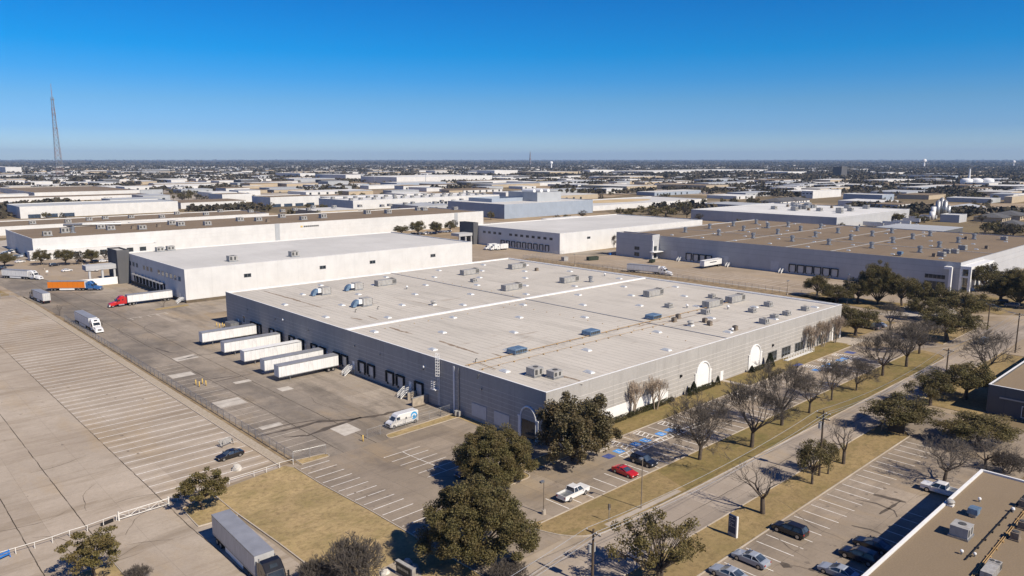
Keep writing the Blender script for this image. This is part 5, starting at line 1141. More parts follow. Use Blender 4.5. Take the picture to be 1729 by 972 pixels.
TV['bare'] = [bare(s_, 4.6, 8.4, 1.9, M['twig'], 'bark', 8, (2, 2), .21, 7, .5, .16, 1, .013, .10) + (4.6, 8.4) for s_ in (61, 63)] + [bare(s_, 4.4, 8.8, 2.2, M['twig'], 'bark', 8, (2, 2), .22, 6, .62, .22, 1, .013, .05) + (4.4, 8.8) for s_ in (64, 65)] + [bare(66, 4.8, 7.8, 1.5, M['twig'], 'bark', 8, (2, 2), .2, 7, .75, .2, 1, .013, .08) + (4.8, 7.8)]
TV['barewide'] = [bare(s_, 6.2, 7.0, 1.7, M['twig'], 'bark', 6, (2, 3), .26, 5, .85, .25) + (6.2, 7.0) for s_ in (71, 72)]
TV['baresmall'] = [bare(81, 1.5, 3.8, 1.2, M['twig'], 'bark', 4, (2, 2), .07, 4) + (1.5, 3.8)]
TV['gaunt'] = [bare(s_, 4.6, 7.6, 2.2, M['twig'], 'bark', 5, (2, 2), .26, 4, .8, .34) + (4.6, 7.6) for s_ in (91, 92)]
TV['myrtle'] = [bare(s_, 2.1, 5.2, 1.5, M['twig_pale'], 'bark_pale', 5, (2, 2), .10, 5, .5, .12, 4, .018, .14) + (2.1, 5.2) for s_ in (101, 102)]
TV['bush'] = [bare(111, 3.0, 4.4, .5, M['twig'], 'bark', 6, (2, 3), .09, 6, .75, .2, 3, .018) + (3.0, 4.4)]
TV['far'] = [oak(s_, 5, 7.5, 1.2, 22, 26, 1.0, M['oak'], .8, .5, (.22, .36), 'bark', 1, .3) + (5, 7.5) for s_ in (121, 122, 123)]
TV['farbare'] = [oak(s_, 4.6, 8, 1.5, 26, 20, .7, M['woods'], .8, .4, (.2, .32), 'bark', 1, .28) + (4.6, 8) for s_ in (131, 132)]
TG = {'oak': 'live oaks', 'bigoak': 'live oaks', 'olive': 'sparse olive trees', 'multi': 'live oaks', 'gap': 'live oaks', 'mag': 'live oaks', 'bare': 'bare winter trees', 'barewide': 'bare winter trees', 'gaunt': 'bare winter trees', 'myrtle': 'pale myrtles against the wall', 'baresmall': 'bare winter trees', 'bush': 'bare winter trees', 'far': 'trees of the middle distance', 'farbare': 'trees of the middle distance'}
tr_n = random.Random(5)
def tree(kind, x, y, w, h, label, name=None, group=None, rz=None):
    v = tr_n.choice(TV[kind]); s_ = w/2/v[2]; sz = h/v[3]
    e = thing(name or {'olive': 'olive_tree', 'myrtle': 'crape_myrtle', 'bush': 'bare_shrub'}.get(kind, 'oak_tree' if kind in ('oak', 'bigoak', 'multi', 'gap', 'mag', 'far') else 'bare_tree'), label, 'shrub' if kind == 'bush' else 'tree', (x, y, hz(y)), tr_n.uniform(0, 6.28) if rz is None else rz, group or TG[kind]); e.scale = (s_, s_, sz)
    put('trunk', v[0], e); put('crown', v[1], e); return e
def treepx(kind, bx, by, top, wpx, label, **kw):
    p = at(bx, by); w = wpx*(p-Vector((0, 0, CAMH))).length/FPX; h = ztop(p.x, p.y, top)-p.z
    return tree(kind, p.x, p.y, w, max(h, w*.35), label, **kw)
for a in [
    ('olive', 345, 860, 783, 92, 'sparse olive green tree beside the rear of the dark trailer'), ('olive', 160, 972, 888, 98, 'sparse olive green tree at the bottom left, in a concrete bay'),
    ('bigoak', 806, 948, 800, 212, 'biggest live oak, at the foot of the car park entrance'), ('bigoak', 834, 818, 712, 160, 'dense live oak between the visitor stalls and the biggest oak'),
    ('mag', 970, 777, 652, 164, 'tall glossy dark oak in front of the warehouse corner'), ('multi', 1112, 986, 858, 178, 'many stemmed olive oak at the bottom of the street'),
    ('bare', 1181, 776, 668, 122, 'bare winter tree on the verge nearest the dark blue car'), ('bare', 1269, 755, 645, 116, 'bare winter tree, second on the verge from the parked cars'), ('bare', 1320, 718, 612, 98, 'bare winter tree, third on the verge, before the white arch'),
    ('bare', 1366, 697, 630, 66, 'dark twiggy bare tree, fourth on the verge'), ('bare', 1404, 675, 606, 62, 'bare winter tree, fifth on the verge'), ('bare', 1446, 659, 606, 58, 'small leaning bare tree on the verge, sixth from the parked cars'), ('bare', 1490, 634, 562, 84, 'bare winter tree behind the blue accessible bays, seventh on the verge'),
    ('bare', 1530, 619, 545, 80, 'bare winter tree on the verge, near the street corner'), ('bare', 1552, 597, 540, 70, 'bare winter tree at the end of the verge, touching an oak'),
    ('oak', 1444, 567, 513, 80, 'round live oak at the far corner of the grey warehouse'), ('bare', 1503, 557, 508, 46, 'thin bare tree beside the round corner oak'), ('oak', 1600, 576, 515, 96, 'wide live oak at the street corner'), ('oak', 1630, 540, 488, 88, 'wide live oak behind the corner oak'), ('oak', 1560, 540, 500, 60, 'live oak over the road behind the corner oak'),
    ('oak', 1379, 500, 463, 50, 'live oak at the fence, leftmost of the back row'), ('oak', 1412, 512, 478, 62, 'low wide dark oak of the back row, beside the roof corner'), ('oak', 1447, 511, 466, 60, 'live oak of the back row under the tall one'), ('bigoak', 1481, 513, 436, 66, 'tallest live oak of the back row, against the grey warehouse wall'),
    ('oak', 1523, 516, 463, 54, 'live oak right of the tallest one'), ('oak', 1547, 523, 470, 50, 'live oak of the back row, at the road bend'), ('oak', 1583, 528, 478, 62, 'rightmost live oak of the back row'),
    ('oak', 1660, 492, 441, 50, 'airy live oak by the corner portico'), ('oak', 1690, 512, 462, 78, 'dark live oak at the right edge, front of the portico'), ('bigoak', 1722, 516, 448, 80, 'largest dark oak cut by the right edge'), ('oak', 1712, 492, 450, 60, 'oak behind the largest at the right edge'),
    ('oak', 1570, 684, 622, 78, 'live oak by the dark office front, left of a pair'), ('oak', 1630, 674, 606, 90, 'live oak by the dark office front, right of a pair'), ('barewide', 1664, 640, 555, 88, 'bare spreading tree at the corner of the dark office'),
    ('gap', 1371, 817, 741, 72, 'sparse oak on the south verge beside the utility pole'), ('gaunt', 1424, 783, 712, 86, 'leaning half dead tree on the south verge'), ('gap', 1398, 800, 738, 52, 'small dense oak behind the utility pole'), ('oak', 1520, 727, 664, 118, 'low spreading live oak beside the dark sign board'),
    ('barewide', 1594, 813, 742, 108, 'bare spreading tree over the white pickup in the south car park'), ('oak', 1650, 752, 698, 128, 'broad low live oak between the two offices'), ('barewide', 1664, 792, 738, 86, 'bare spreading tree at the end of the tan roof'), ('bush', 1700, 798, 765, 50, 'twiggy bare shrub beyond the tan roof edge'),
    ('gaunt', 1288, 867, 782, 116, 'gaunt bare tree on the south verge beside the navy sign'), ('bush', 598, 992, 912, 100, 'large twiggy bare shrub at the bottom of the dry lawn'), ('bush', 535, 990, 946, 62, 'smaller twiggy bare shrub left of the large one'), ('bush', 232, 985, 958, 42, 'twiggy bare shrub at the bottom left edge'), ('bush', 858, 984, 950, 70, 'brown leafless shrub at the entrance kerb'),
    ('myrtle', 1066, 701, 645, 45, 'pale crape myrtle before the white band, left of two'), ('myrtle', 1106, 690, 637, 46, 'pale crape myrtle before the white band, right of two'), ('myrtle', 1367, 594, 551, 32, 'pale crape myrtle before the office windows, left of three'), ('myrtle', 1388, 585, 541, 32, 'pale crape myrtle before the office windows, middle of three'), ('myrtle', 1408, 578, 532, 32, 'pale crape myrtle before the office windows, nearest the far corner'),
    ('baresmall', 277, 519, 502, 13, 'small bare tree in the grass island near the red truck'), ('baresmall', 101, 533, 514, 14, 'small bare tree by the fence above the grey truck'), ('bare', 1037, 418, 396, 14, 'bare tree at the corner of the second white warehouse'),
    ('oak', 70, 447, 420, 34, 'oak before the glazed office end, leftmost of the row'), ('oak', 110, 447, 419, 36, 'oak before the glazed office end, second of the row'), ('farbare', 134, 446, 421, 22, 'bare tree before the glazed office end'), ('oak', 155, 444, 420, 34, 'oak before the glazed office end, rightmost of the row'), ('farbare', 178, 440, 419, 20, 'bare tree near the white warehouse canopy'), ('oak', 8, 450, 425, 34, 'dark oak at the left edge by parked cars'),
    ('oak', 678, 396, 379, 32, 'oak in the office car park behind the white roof, left of four'), ('oak', 706, 397, 371, 32, 'oak in the office car park behind the white roof, second of four'), ('oak', 736, 395, 373, 32, 'oak in the office car park behind the white roof, third of four'), ('oak', 760, 391, 372, 24, 'oak in the office car park behind the white roof, by the dark tower'),
    ('far', 1066, 362, 350, 30, 'round tree behind the second white warehouse, leftmost'), ('far', 1125, 365, 346, 42, 'broad tree behind the second white warehouse'), ('far', 1155, 362, 334, 30, 'tall round tree behind the second white warehouse'), ('farbare', 1160, 368, 344, 28, 'grey bare tree left of the panelled warehouse'), ('far', 1095, 362, 352, 26, 'small tree behind the second white warehouse')]:
    treepx(*a)
# belt trees of the middle distance (photo positions of the dark clumps)
MID = []
for x0_, y0_, x1_, n in ((268, 330, 330, 9), (300, 338, 352, 8), (380, 337, 430, 7), (1185, 346, 1300, 14), (930, 324, 990, 9), (975, 330, 1010, 6), (1235, 318, 1300, 9), (1440, 314, 1600, 26), (430, 344, 470, 4), (40, 304, 140, 12), (590, 310, 690, 8), (320, 294, 370, 8), (1500, 372, 1560, 4), (1655, 396, 1728, 12), (1000, 342, 1060, 4), (470, 308, 520, 6), (1640, 335, 1728, 8), (640, 388, 650, 1)):
    for i in range(n): MID.append((x0_+(x1_-x0_)*rg.random(), y0_+rg.uniform(-3, 4)))
for q in MID:
    p = at(*q)
    if clear(p.x, p.y, 3): tree(rg.choice(['far', 'far', 'farbare']), p.x, p.y, rg.uniform(8, 14), rg.uniform(6.5, 10.5), 'broad dark tree among the middle distance warehouses', 'distant_tree', 'trees of the middle distance')
nt = 0
for t in range(3000):
    if nt >= 110: break
    d = 430*math.exp(rg.random()*1.0); a = YAW+rg.uniform(-.64, .64); x, y = d*math.sin(a), d*math.cos(a)
    if y < 30 or not clear(x, y, 6) or (x < 336 and y < 480) or (y > 362 and x < 130 and y < 460): continue
    tree(rg.choice(['far', 'farbare', 'far']), x, y, rg.uniform(6, 12), rg.uniform(5, 9), 'broad dark tree among the middle distance warehouses', 'distant_tree', 'trees of the middle distance'); nt += 1
# the wooded plain beyond: crowns out to the horizon, in ONE object
rs = np.random.RandomState(4)
def woods(name, n, d0, d1, leafs, patch, seed, hh=(5, 9), ww=(4, 8)):
    rs = np.random.RandomState(seed); out = []
    while len(out) < n:
        m = n; u = rs.rand(m); d = d0*(d1/d0)**u; a = YAW+rs.uniform(-.66, .66, m); x, y = d*np.sin(a), d*np.cos(a)
        f = np.sin(x*.0031+seed)*np.cos(y*.0027+1.3*seed)+.6*np.sin(x*.0083+y*.0071)+.5*np.cos(x*.021-y*.017)
        right = np.clip((a-YAW)*1.4, -.5, .8); keep = f+right*(d > 1500)+np.clip((d-2500)/2500, 0, 2.2) > patch
        for xx, yy, dd, k_ in zip(x, y, d, keep):
            if k_ and clear(xx, yy, 4): out.append((xx, yy, dd))
            if len(out) >= n: break
    C_ = np.array(out); n = len(C_); sc = (1+.5*np.clip(C_[:, 2]/3500-.5, 0, 6)); w = rs.uniform(*ww, n)*sc; h = rs.uniform(*hh, n)
    Vs, Fs = [], []; base = 0
    # crown = several leaf fans spread through a dome
    k_ = leafs; g = rs.normal(size=(n, k_, 3)); g /= np.linalg.norm(g, axis=2)[..., None]; g[..., 2] = np.abs(g[..., 2])*1.1-.15
    P_ = np.empty((n, k_, 3)); P_[..., 0] = C_[:, None, 0]+g[..., 0]*w[:, None]*.8; P_[..., 1] = C_[:, None, 1]+g[..., 1]*w[:, None]*.8; P_[..., 2] = -1.5+h[:, None]*(.42+.5*g[..., 2])
    sz = np.repeat(w*.85, k_); V, F = quads(P_.reshape(-1, 3), sz, rs, .25, .9)
    # keep one island colour per tree patch
    o = put(name, np_mesh(name, V, F, [M['woods']])); return tag(o, None, None, None, 'stuff')
def lab(o, l, c): o['label'] = l; o['category'] = c
lab(woods('scrub_woods', 4800, 820, 2900, 9, .12, 3), 'brown and dark green tree belts between the distant warehouses', 'woods')
lab(woods('far_woods', 24000, 2100, 13000, 5, -.2, 5, (6, 11), (7, 13)), 'dark wooded plain running out to the skyline', 'woods')
lab(woods('skyline_woods', 14000, 8000, 38000, 3, -3, 6, (8, 16), (14, 30)), 'blue grey treeline along the horizon', 'woods')
# shrubs and hedges along the wall
def shrub(kind, x, y, w, d, h, label, rz=0):
    rs = np.random.RandomState(int(x*7) % 9999); n = int(900*max(w, 1.2)*h*.5)
    if kind == 'cone':
        t = rs.rand(n)**.7; r = (1-t)**.7*rs.uniform(.75, 1, n); a = rs.rand(n)*6.28; C_ = np.stack([r*np.cos(a)*w/2, r*np.sin(a)*d/2, t*h], 1)
    else:
        C_ = rs.uniform(-1, 1, (n, 3)); m = np.argmax(np.abs(C_), 1); C_[np.arange(n), m] = np.sign(C_[np.arange(n), m])*rs.uniform(.82, 1.04, n); C_ = C_*[w/2, d/2, h/2]+[0, 0, h/2]
    V, F = quads(C_, .2, rs, .1); e = thing('conical_shrub' if kind == 'cone' else 'clipped_hedge', label, 'shrub' if kind == 'cone' else 'hedge', (x, y, hz(y)), rz); put('foliage', np_mesh('foliage', V, F, [M['cone'] if kind == 'cone' else M['hedge']]), e)
    if kind == 'cone': MB().tube([(0, 0, -.2), (0, 0, h*.8)], [.09, .03], 6).obj('stem', M['bark'], e)
    else: 
        s_ = MB(); [s_.tube([(-w/2+.4+i*.8, 0, -.2), (-w/2+.4+i*.8, 0, h*.8)], .03, 4) for i in range(int(w/.8))]; s_.obj('stem', M['bark'], e)
for a in [('hedge', 113, 92.2, 14, 1.1, 1.0, 'clipped hedge below the white band, left part'), ('hedge', 127.5, 92.4, 14, 1.1, 1.0, 'clipped hedge below the white band, right part'), ('cone', 142.2, 92.0, 2.3, 2.3, 3.0, 'large dark cone shrub left of the nearest white arch'), ('cone', 140.6, 92.2, 1.6, 1.6, 1.9, 'small dark shrub touching the large cone shrub'), ('hedge', 147.6, 92.3, 7.0, 1.0, 1.0, 'clipped hedge under the nearest white arch'), ('cone', 152.6, 92.2, 1.5, 1.5, 2.2, 'small cone shrub right of the nearest white arch'),
          ('cone', 167.9, 92.0, 1.9, 1.9, 1.8, 'dark round shrub left of the second white arch'), ('hedge', 171.8, 92.2, 6.4, 1.0, .9, 'low hedge under the second white arch'), ('cone', 176.6, 91.8, 2.8, 2.8, 3.6, 'tall dark cone shrub beside the office windows'), ('hedge', 101.6, 87.6, 2.4, 1.6, .7, 'small clipped hedge at the front walk by the big dark oak')]: shrub(*a)

# ================================================================== VEHICLES (local +X is forward, origin on the ground under the middle)
def wheels(e, xs, hw, r=.34, w=.24, rim=True, twin=False):
    for x in xs:
        for s_ in (-1, 1):
            y0 = s_*hw - (w if s_ > 0 else 0); t = MB().cyl((x, y0, r), r, w, 18, 'y').obj('wheel', M['tyre'], e)
            yo = s_*hw; MB().cyl((x, yo-(0 if s_ < 0 else -.004)-(.012 if s_ < 0 else .0), r), r*.62, .012, 14, 'y').obj('rim', M['rimm'], t)
def car(kind, label, cat, loc, rz, paint, group=None):
    nm = {'sedan': 'parked_sedan', 'coupe': 'sports_coupe', 'suv': 'sport_utility_vehicle', 'pickup': 'pickup_truck', 'van': 'delivery_van'}[kind]
    e = thing(nm, label, cat, loc, rz, group); P_ = M[paint]
    if kind in ('sedan', 'coupe'):
        L, hw, h = (2.4, .91, 1.44) if kind == 'sedan' else (2.3, .92, 1.30)
        body = [(-L, .32), (-L-.04, .62), (-L+.06, .90), (-L+.5, 1.0), (-L+1.2, 1.0), (0, .96), (L-1.4, .93), (L-.45, .80), (L-.05, .66), (L, .48), (L-.05, .28), (L-.5, .2), (-L+.5, .2)]
        g = ((-L+.55, L-1.35), (-L+1.5, L-2.35), .96, h)
    elif kind == 'suv':
        L, hw, h = 2.38, .95, 1.72; body = [(-L, .36), (-L-.03, .7), (-L+.02, 1.06), (-L+.4, 1.1), (L-1.35, 1.08), (L-.35, .98), (L-.02, .8), (L, .5), (L-.1, .32), (L-.5, .25), (-L+.5, .25)]; g = ((-L+.06, L-1.2), (-L+.42, L-2.1), 1.09, h)
    elif kind == 'pickup':
        L, hw, h = 2.95, 1.0, 1.90; body = [(-L, .5), (-L, .80), (-L+.05, .84), (L-1.5, .84), (L, .84), (L, .5), (L-.1, .38), (L-.6, .34), (-L+.5, .36)]; g = ((-.75, L-1.4), (-.62, L-2.15), 1.18, h)
    else:
        L, hw, h = 3.45, 1.0, 2.75; body = [(-L, .45), (-L, 2.55), (-L+.15, 2.72), (L-2.4, 2.72), (L-1.85, 2.6), (L-1.0, 1.5), (L-.25, 1.22), (L, .95), (L, .45), (L-.3, .33), (-L+.4, .36)]; g = None
    MB().prof(body, -hw, hw, .12).obj('body', P_, e, False)
    if kind == 'pickup':
        b = MB().box(L-1.45, -hw+.02, .842, L-.02, hw-.02, 1.16).box(-.78, -hw, .842, L-1.45-.002, hw, 1.18); b.obj('cab', P_, e)
        b = MB().box(-L, -hw, .842, -L+.09, hw, 1.22); b.box(-L+.092, -hw, .842, -.80, -hw+.09, 1.22); b.box(-L+.092, hw-.09, .842, -.80, hw, 1.22); b.obj('cargo_bed', P_, e); MB().box(-L+.1, -hw+.1, .845, -.82, hw-.1, .86).obj('bed_floor', M['c_grey'], e)
    if g:
        (b0, b1), (t0, t1), z0, z1 = g; wb, wt = hw*.93, hw*.74
        MB().frustum((b0, -wb, b1, wb), (t0, -wt, t1, wt), z0-.02, z1-.05).obj('window', M['glass_blue'], e)
        rf = MB().frustum((t0-.03, -wt-.03, t1+.03, wt+.03), (t0+.12, -wt+.08, t1-.15, wt-.08), z1-.06, z1+.02); rf.obj('roof', P_, e)
        pil = MB()
        for s_ in (-1, 1):
            for xb, xt in ((b0, t0), (b1, t1), ((b0+b1)/2-.1, (t0+t1)/2-.1)): pil.bar((xb, s_*wb, z0-.03), (xt, s_*wt, z1-.04), .09)
        pil.obj('window_pillar', P_, e)
    else:
        w = MB(); w.add([(L-1.0+.06, -.82, 1.56), (L-1.0+.06, .82, 1.56), (L-1.83, .76, 2.5), (L-1.83, -.76, 2.5), (L-.95, -.82, 1.50), (L-.95, .82, 1.50)], [(0, 1, 2, 3)])
        for s_ in (-1, 1): w.box(L-2.35, s_*hw-.01, 1.55, L-1.5, s_*hw+.01, 2.2)
        w.obj('window', M['glass_blue'], e); MB().box(L-.02, -.7, .62, L+.02, .7, 1.0).obj('grille', M['black'], e)
        for s_ in (-1, 1):
            lg = MB().cyl((-L+1.15, s_*(hw+.006)-.004, 1.75), .82, .008, 32, 'y').obj('logo_disc', M['logo_blue'], e)
            t = MB()
            for i in range(9):
                a0, a1 = R(20+15*i), R(35+15*i); t.box(0, 0, 0, 0, 0, 0) if False else t.add([(-L+1.15+r*math.cos(a), s_*(hw+.016), 1.62+r*math.sin(a)*.9) for r, a in ((.34, a0), (.58, a0), (.58, a1), (.34, a1))], [(0, 1, 2, 3)])
            t.add([(-L+.66, s_*(hw+.017), 1.45), (-L+.86, s_*(hw+.017), 1.45), (-L+.82, s_*(hw+.017), 1.85), (-L+.62, s_*(hw+.017), 1.85)], [(0, 1, 2, 3)]); t.add([(-L+1.45, s_*(hw+.017), 1.2), (-L+1.9, s_*(hw+.017), 1.2), (-L+1.7, s_*(hw+.017), 1.8), (-L+1.5, s_*(hw+.017), 1.8)], [(0, 1, 2, 3)])
            sb = t.obj('logo_mark', M['text_white'], lg); MB().box(-L+2.9, s_*(hw+.008)-.004, 1.5, -L+3.25, s_*(hw+.008)+.004, 1.85).obj('side_mark', M['c_navy'], e)
            MB().box(-L+.7, s_*(hw+.006)-.004, .52, L-1.6, s_*(hw+.006)+.004, .62).obj('rub_strip', M['black'], e)
    wheels(e, (-L+(.85 if kind != 'pickup' else 1.2), L-(.88 if kind != 'pickup' else 1.05)), hw+.01, .33 if kind in ('sedan', 'coupe') else .40)
    zl = {'sedan': .58, 'coupe': .54, 'suv': .74, 'pickup': .74, 'van': .82}[kind]
    for s_ in (-1, 1):
        MB().box(L-.3, s_*(hw-.30)-.16, zl-.06, L-.008, s_*(hw-.28)+.18, zl+.07).obj('headlight', M['lamp'], e)
        MB().box(-L-.03, s_*(hw-.20)-.11, zl+.06, -L+.12, s_*(hw-.16)+.11, zl+.26).obj('tail_light', M['tail'], e)
        if kind != 'coupe': MB().box(L-1.75 if g else L-1.35, s_*(hw+.12)-.1, 1.05 if g else 1.6, L-1.6 if g else L-1.2, s_*(hw+.12)+.08, 1.22 if g else 1.95).obj('mirror', P_, e)
    MB().box(L-.04, -hw*.55, .34, L+.02, hw*.55, .5).obj('bumper_grille', M['black'], e)
    return e
def G3(px_, py_): p = at(px_, py_); return p
def carpx(kind, px_, py_, deg, paint, label, cat, group=None):
    p = at(px_, py_); return car(kind, label, cat, p, R(deg), paint, group)
car('pickup', 'white crew cab pickup parked across the stall lines', 'pickup truck', (82.4, 74.4, hz(74.4)), R(2), 'c_white')
car('coupe', 'red sports coupe between the white pickup and the dark blue car', 'car', (95.1, 74.2, hz(74.2)), R(-92), 'c_red')
car('suv', 'shiny dark blue sport utility car next to the red coupe', 'car', (100.9, 74.7, hz(74.7)), R(-91), 'c_navy')
car('sedan', 'black sedan alone in the big empty lot', 'car', (50.4, 129.5, hz(130)), R(184), 'c_black')
car('van', 'white delivery van with a round blue logo, by the chain link fence', 'van', (83.2, 122.4, hz(122)), R(180), 'c_white')
GS = 'cars in the south car park'
car('sedan', 'silver blue sedan nose to the kerb, the farther of two', 'car', (84.6, 45.0, 0), R(90), 'c_silver', GS); car('sedan', 'silver blue sedan nose to the kerb, cut by the bottom edge', 'car', (79.2, 45.0, 0), R(90), 'c_silver', GS)
car('suv', 'black sport utility car alone below the navy sign', 'car', (95.6, 45.2, 0), R(90), 'c_black', GS); car('pickup', 'white pickup half in the shade of the tan roofed block', 'pickup truck', (125.2, 35.0, 0), R(90), 'c_white', GS)
car('sedan', 'dark blue car in the building shade, farther of two', 'car', (99.9, 35.6, 0), R(90), 'c_navy', GS); car('suv', 'dark blue car in the building shade, nearer of two', 'car', (95.6, 35.6, 0), R(90), 'c_navy', GS); car('sedan', 'pale car at the bottom edge, half hidden by the tan roof', 'car', (89.8, 35.8, 0), R(90), 'c_silver', GS)
carpx('suv', 1660, 580, 180, 'c_grey', 'grey blue car driving on the street behind a bare tree', 'car')
carpx('sedan', 790, 802, 180, 'c_navy', 'dark car under the dense live oak', 'car'); carpx('sedan', 793, 768, 180, 'c_silver', 'pale car glimpsed behind the dense live oak', 'car')
GE = 'cars beyond the round corner oak'
for a in (('suv', 1452, 552, 80, 'c_navy', 'dark blue car under the round corner oak, left of three'), ('pickup', 1470, 555, 80, 'c_grey', 'grey pickup under the round corner oak, middle of three'), ('sedan', 1484, 551, 80, 'c_silver', 'pale car by the round corner oak, right of three'), ('suv', 1690, 512, 100, 'c_black', 'black car under the dark oaks at the right edge, left one'), ('suv', 1708, 518, 100, 'c_grey', 'grey car under the dark oaks at the right edge, right one')): carpx(*a, 'car', GE)
GL = 'cars before the cream warehouse offices'
for a in (('sedan', 34, 443, 20, 'c_white', 'white sedan behind the white truck at the left'), ('sedan', 113, 458, 15, 'c_white', 'white sedan above the orange trailer'), ('pickup', 156, 458, -40, 'c_white', 'white pickup before the white screen wall'), ('sedan', 150, 450, 10, 'c_silver', 'silver sedan behind the white pickup'), ('suv', 162, 443, 10, 'c_black', 'black car by the row of oaks, right of the silver sedan'), ('sedan', 137, 442, 10, 'c_navy', 'dark car in the middle of the row of oaks'), ('sedan', 174, 442, 10, 'c_white', 'white car nearest the white warehouse canopy'), ('suv', 92, 449, 10, 'c_navy', 'dark car under the oaks before the glazed offices'), ('suv', 5, 455, 60, 'c_black', 'black car at the left edge beside the dark oak')): carpx(*a, 'car', GL)
base_cars = [car(k_, 'small parked car in a row between the middle distance warehouses', 'car', (0, 0, 0), 0, p_, 'small parked cars of the middle distance') for k_, p_ in (('sedan', 'c_white'), ('suv', 'c_black'), ('sedan', 'c_silver'), ('pickup', 'c_white'), ('suv', 'c_grey'))]
CR = []
for x0_, y0_, x1_, y1_, n in ((2, 432, 28, 424, 16), (10, 440, 40, 432, 8), (692, 397, 758, 392, 15), (1225, 319, 1290, 321, 12), (1120, 328, 1200, 326, 14), (1470, 383, 1545, 380, 8), (300, 320, 420, 316, 16), (200, 311, 330, 307, 14), (1300, 311, 1440, 307, 18), (690, 316, 860, 312, 18), (460, 326, 580, 322, 10), (1560, 330, 1640, 326, 8)):
    for i in range(n):
        t = i/max(1, n-1); CR.append((x0_+(x1_-x0_)*t+rg.uniform(-.5, .5), y0_+(y1_-y0_)*t+rg.uniform(-.6, .6)))
for i, q in enumerate(CR):
    p = at(*q); o = base_cars[i] if i < 5 else copy_tree(base_cars[rg.choice((0, 0, 1, 2, 2, 3, 4))]); o.location = p; o.rotation_euler = (0, 0, R(90)+rg.choice((0, math.pi))+rg.uniform(-.05, .05))
# ---------------------------------------------------------------- trailers and trucks
def trailer_parts(e, L, wall='t_white', roof='t_roof', pre='', zf=1.15, H=4.05, skirt=False, nose='white'):
    hw = 1.29; MB().box(0, -hw, zf, L, hw, H-.05).obj(pre+'cargo_box', M[wall], e); rf = MB().box(-.01, -hw-.01, H-.048, L+.01, hw+.01, H); rf.obj(pre+'roof_sheet', M[roof], e)
    t = MB()
    for s_ in (-1, 1): t.box(.02, s_*(hw+.012)-.012, zf-.02, L-.02, s_*(hw+.012)+.012, zf+.16); t.box(.02, s_*(hw+.02)-.012, H-.2, L-.02, s_*(hw+.02)+.012, H-.03)
    t.box(L+.002, -hw, zf, L+.03, hw, zf+.12)
    t.obj('side_rail', M['steel'], e)
    d = MB().box(-.035, -hw+.06, zf+.06, -.002, -.02, H-.1).box(-.035, .02, zf+.06, -.002, hw-.06, H-.1).obj('rear_door', M['door'], e); r = MB()
    for y in (-.95, -.35, .35, .95): r.bar((-.055, y, zf+.1), (-.055, y, H-.15), .035)
    r.obj('lock_rod', M['steel'], d)
    u = MB().box(.1, -1.1, .5, .22, 1.1, .64).box(.3, -.5, .64, 6.2, .5, zf-.002)
    for y in (-.8, .8): u.box(.1, y-.05, .64, .2, y+.05, zf-.002)
    u.obj('chassis', M['black'], e)
    for x in (1.55, 2.85):
        for s_ in (-1, 1):
            w = MB().cyl((x, s_*hw-(.52 if s_ > 0 else 0), .51), .51, .52, 18, 'y').obj('wheel', M['tyre'], e); MB().cyl((x, s_*hw-(.0 if s_ > 0 else .01), .51), .29, .014, 14, 'y').obj('rim', M['rimm'], w)
    g = MB()
    for s_ in (-1, 1): g.box(L-3.1, s_*.9-.07, .12, L-2.95, s_*.9+.07, zf-.002).box(L-3.2, s_*.9-.16, 0, L-2.85, s_*.9+.16, .118)
    g.bar((L-3.02, -.9, .7), (L-3.02, .9, .7), .07); g.obj('landing_gear', M['steel'], e)
    if skirt:
        for s_ in (-1, 1): MB().box(4.6, s_*(hw-.06)-.015, .38, L-4.2, s_*(hw-.06)+.015, zf-.03).obj('side_skirt', M['white'], e)
    for s_ in (-1, 1): MB().box(-.05, s_*1.05-.12, .85, -.003, s_*1.05+.12, 1.02).obj('tail_light', M['tail'], e)
def trailer(label, loc, rz, L=16.15, wall='t_white', roof='t_roof', group='trailers backed to the grey warehouse dock', **kw):
    e = thing('semi_trailer', label, 'trailer', loc, rz, group); trailer_parts(e, L, wall, roof, **kw); return e
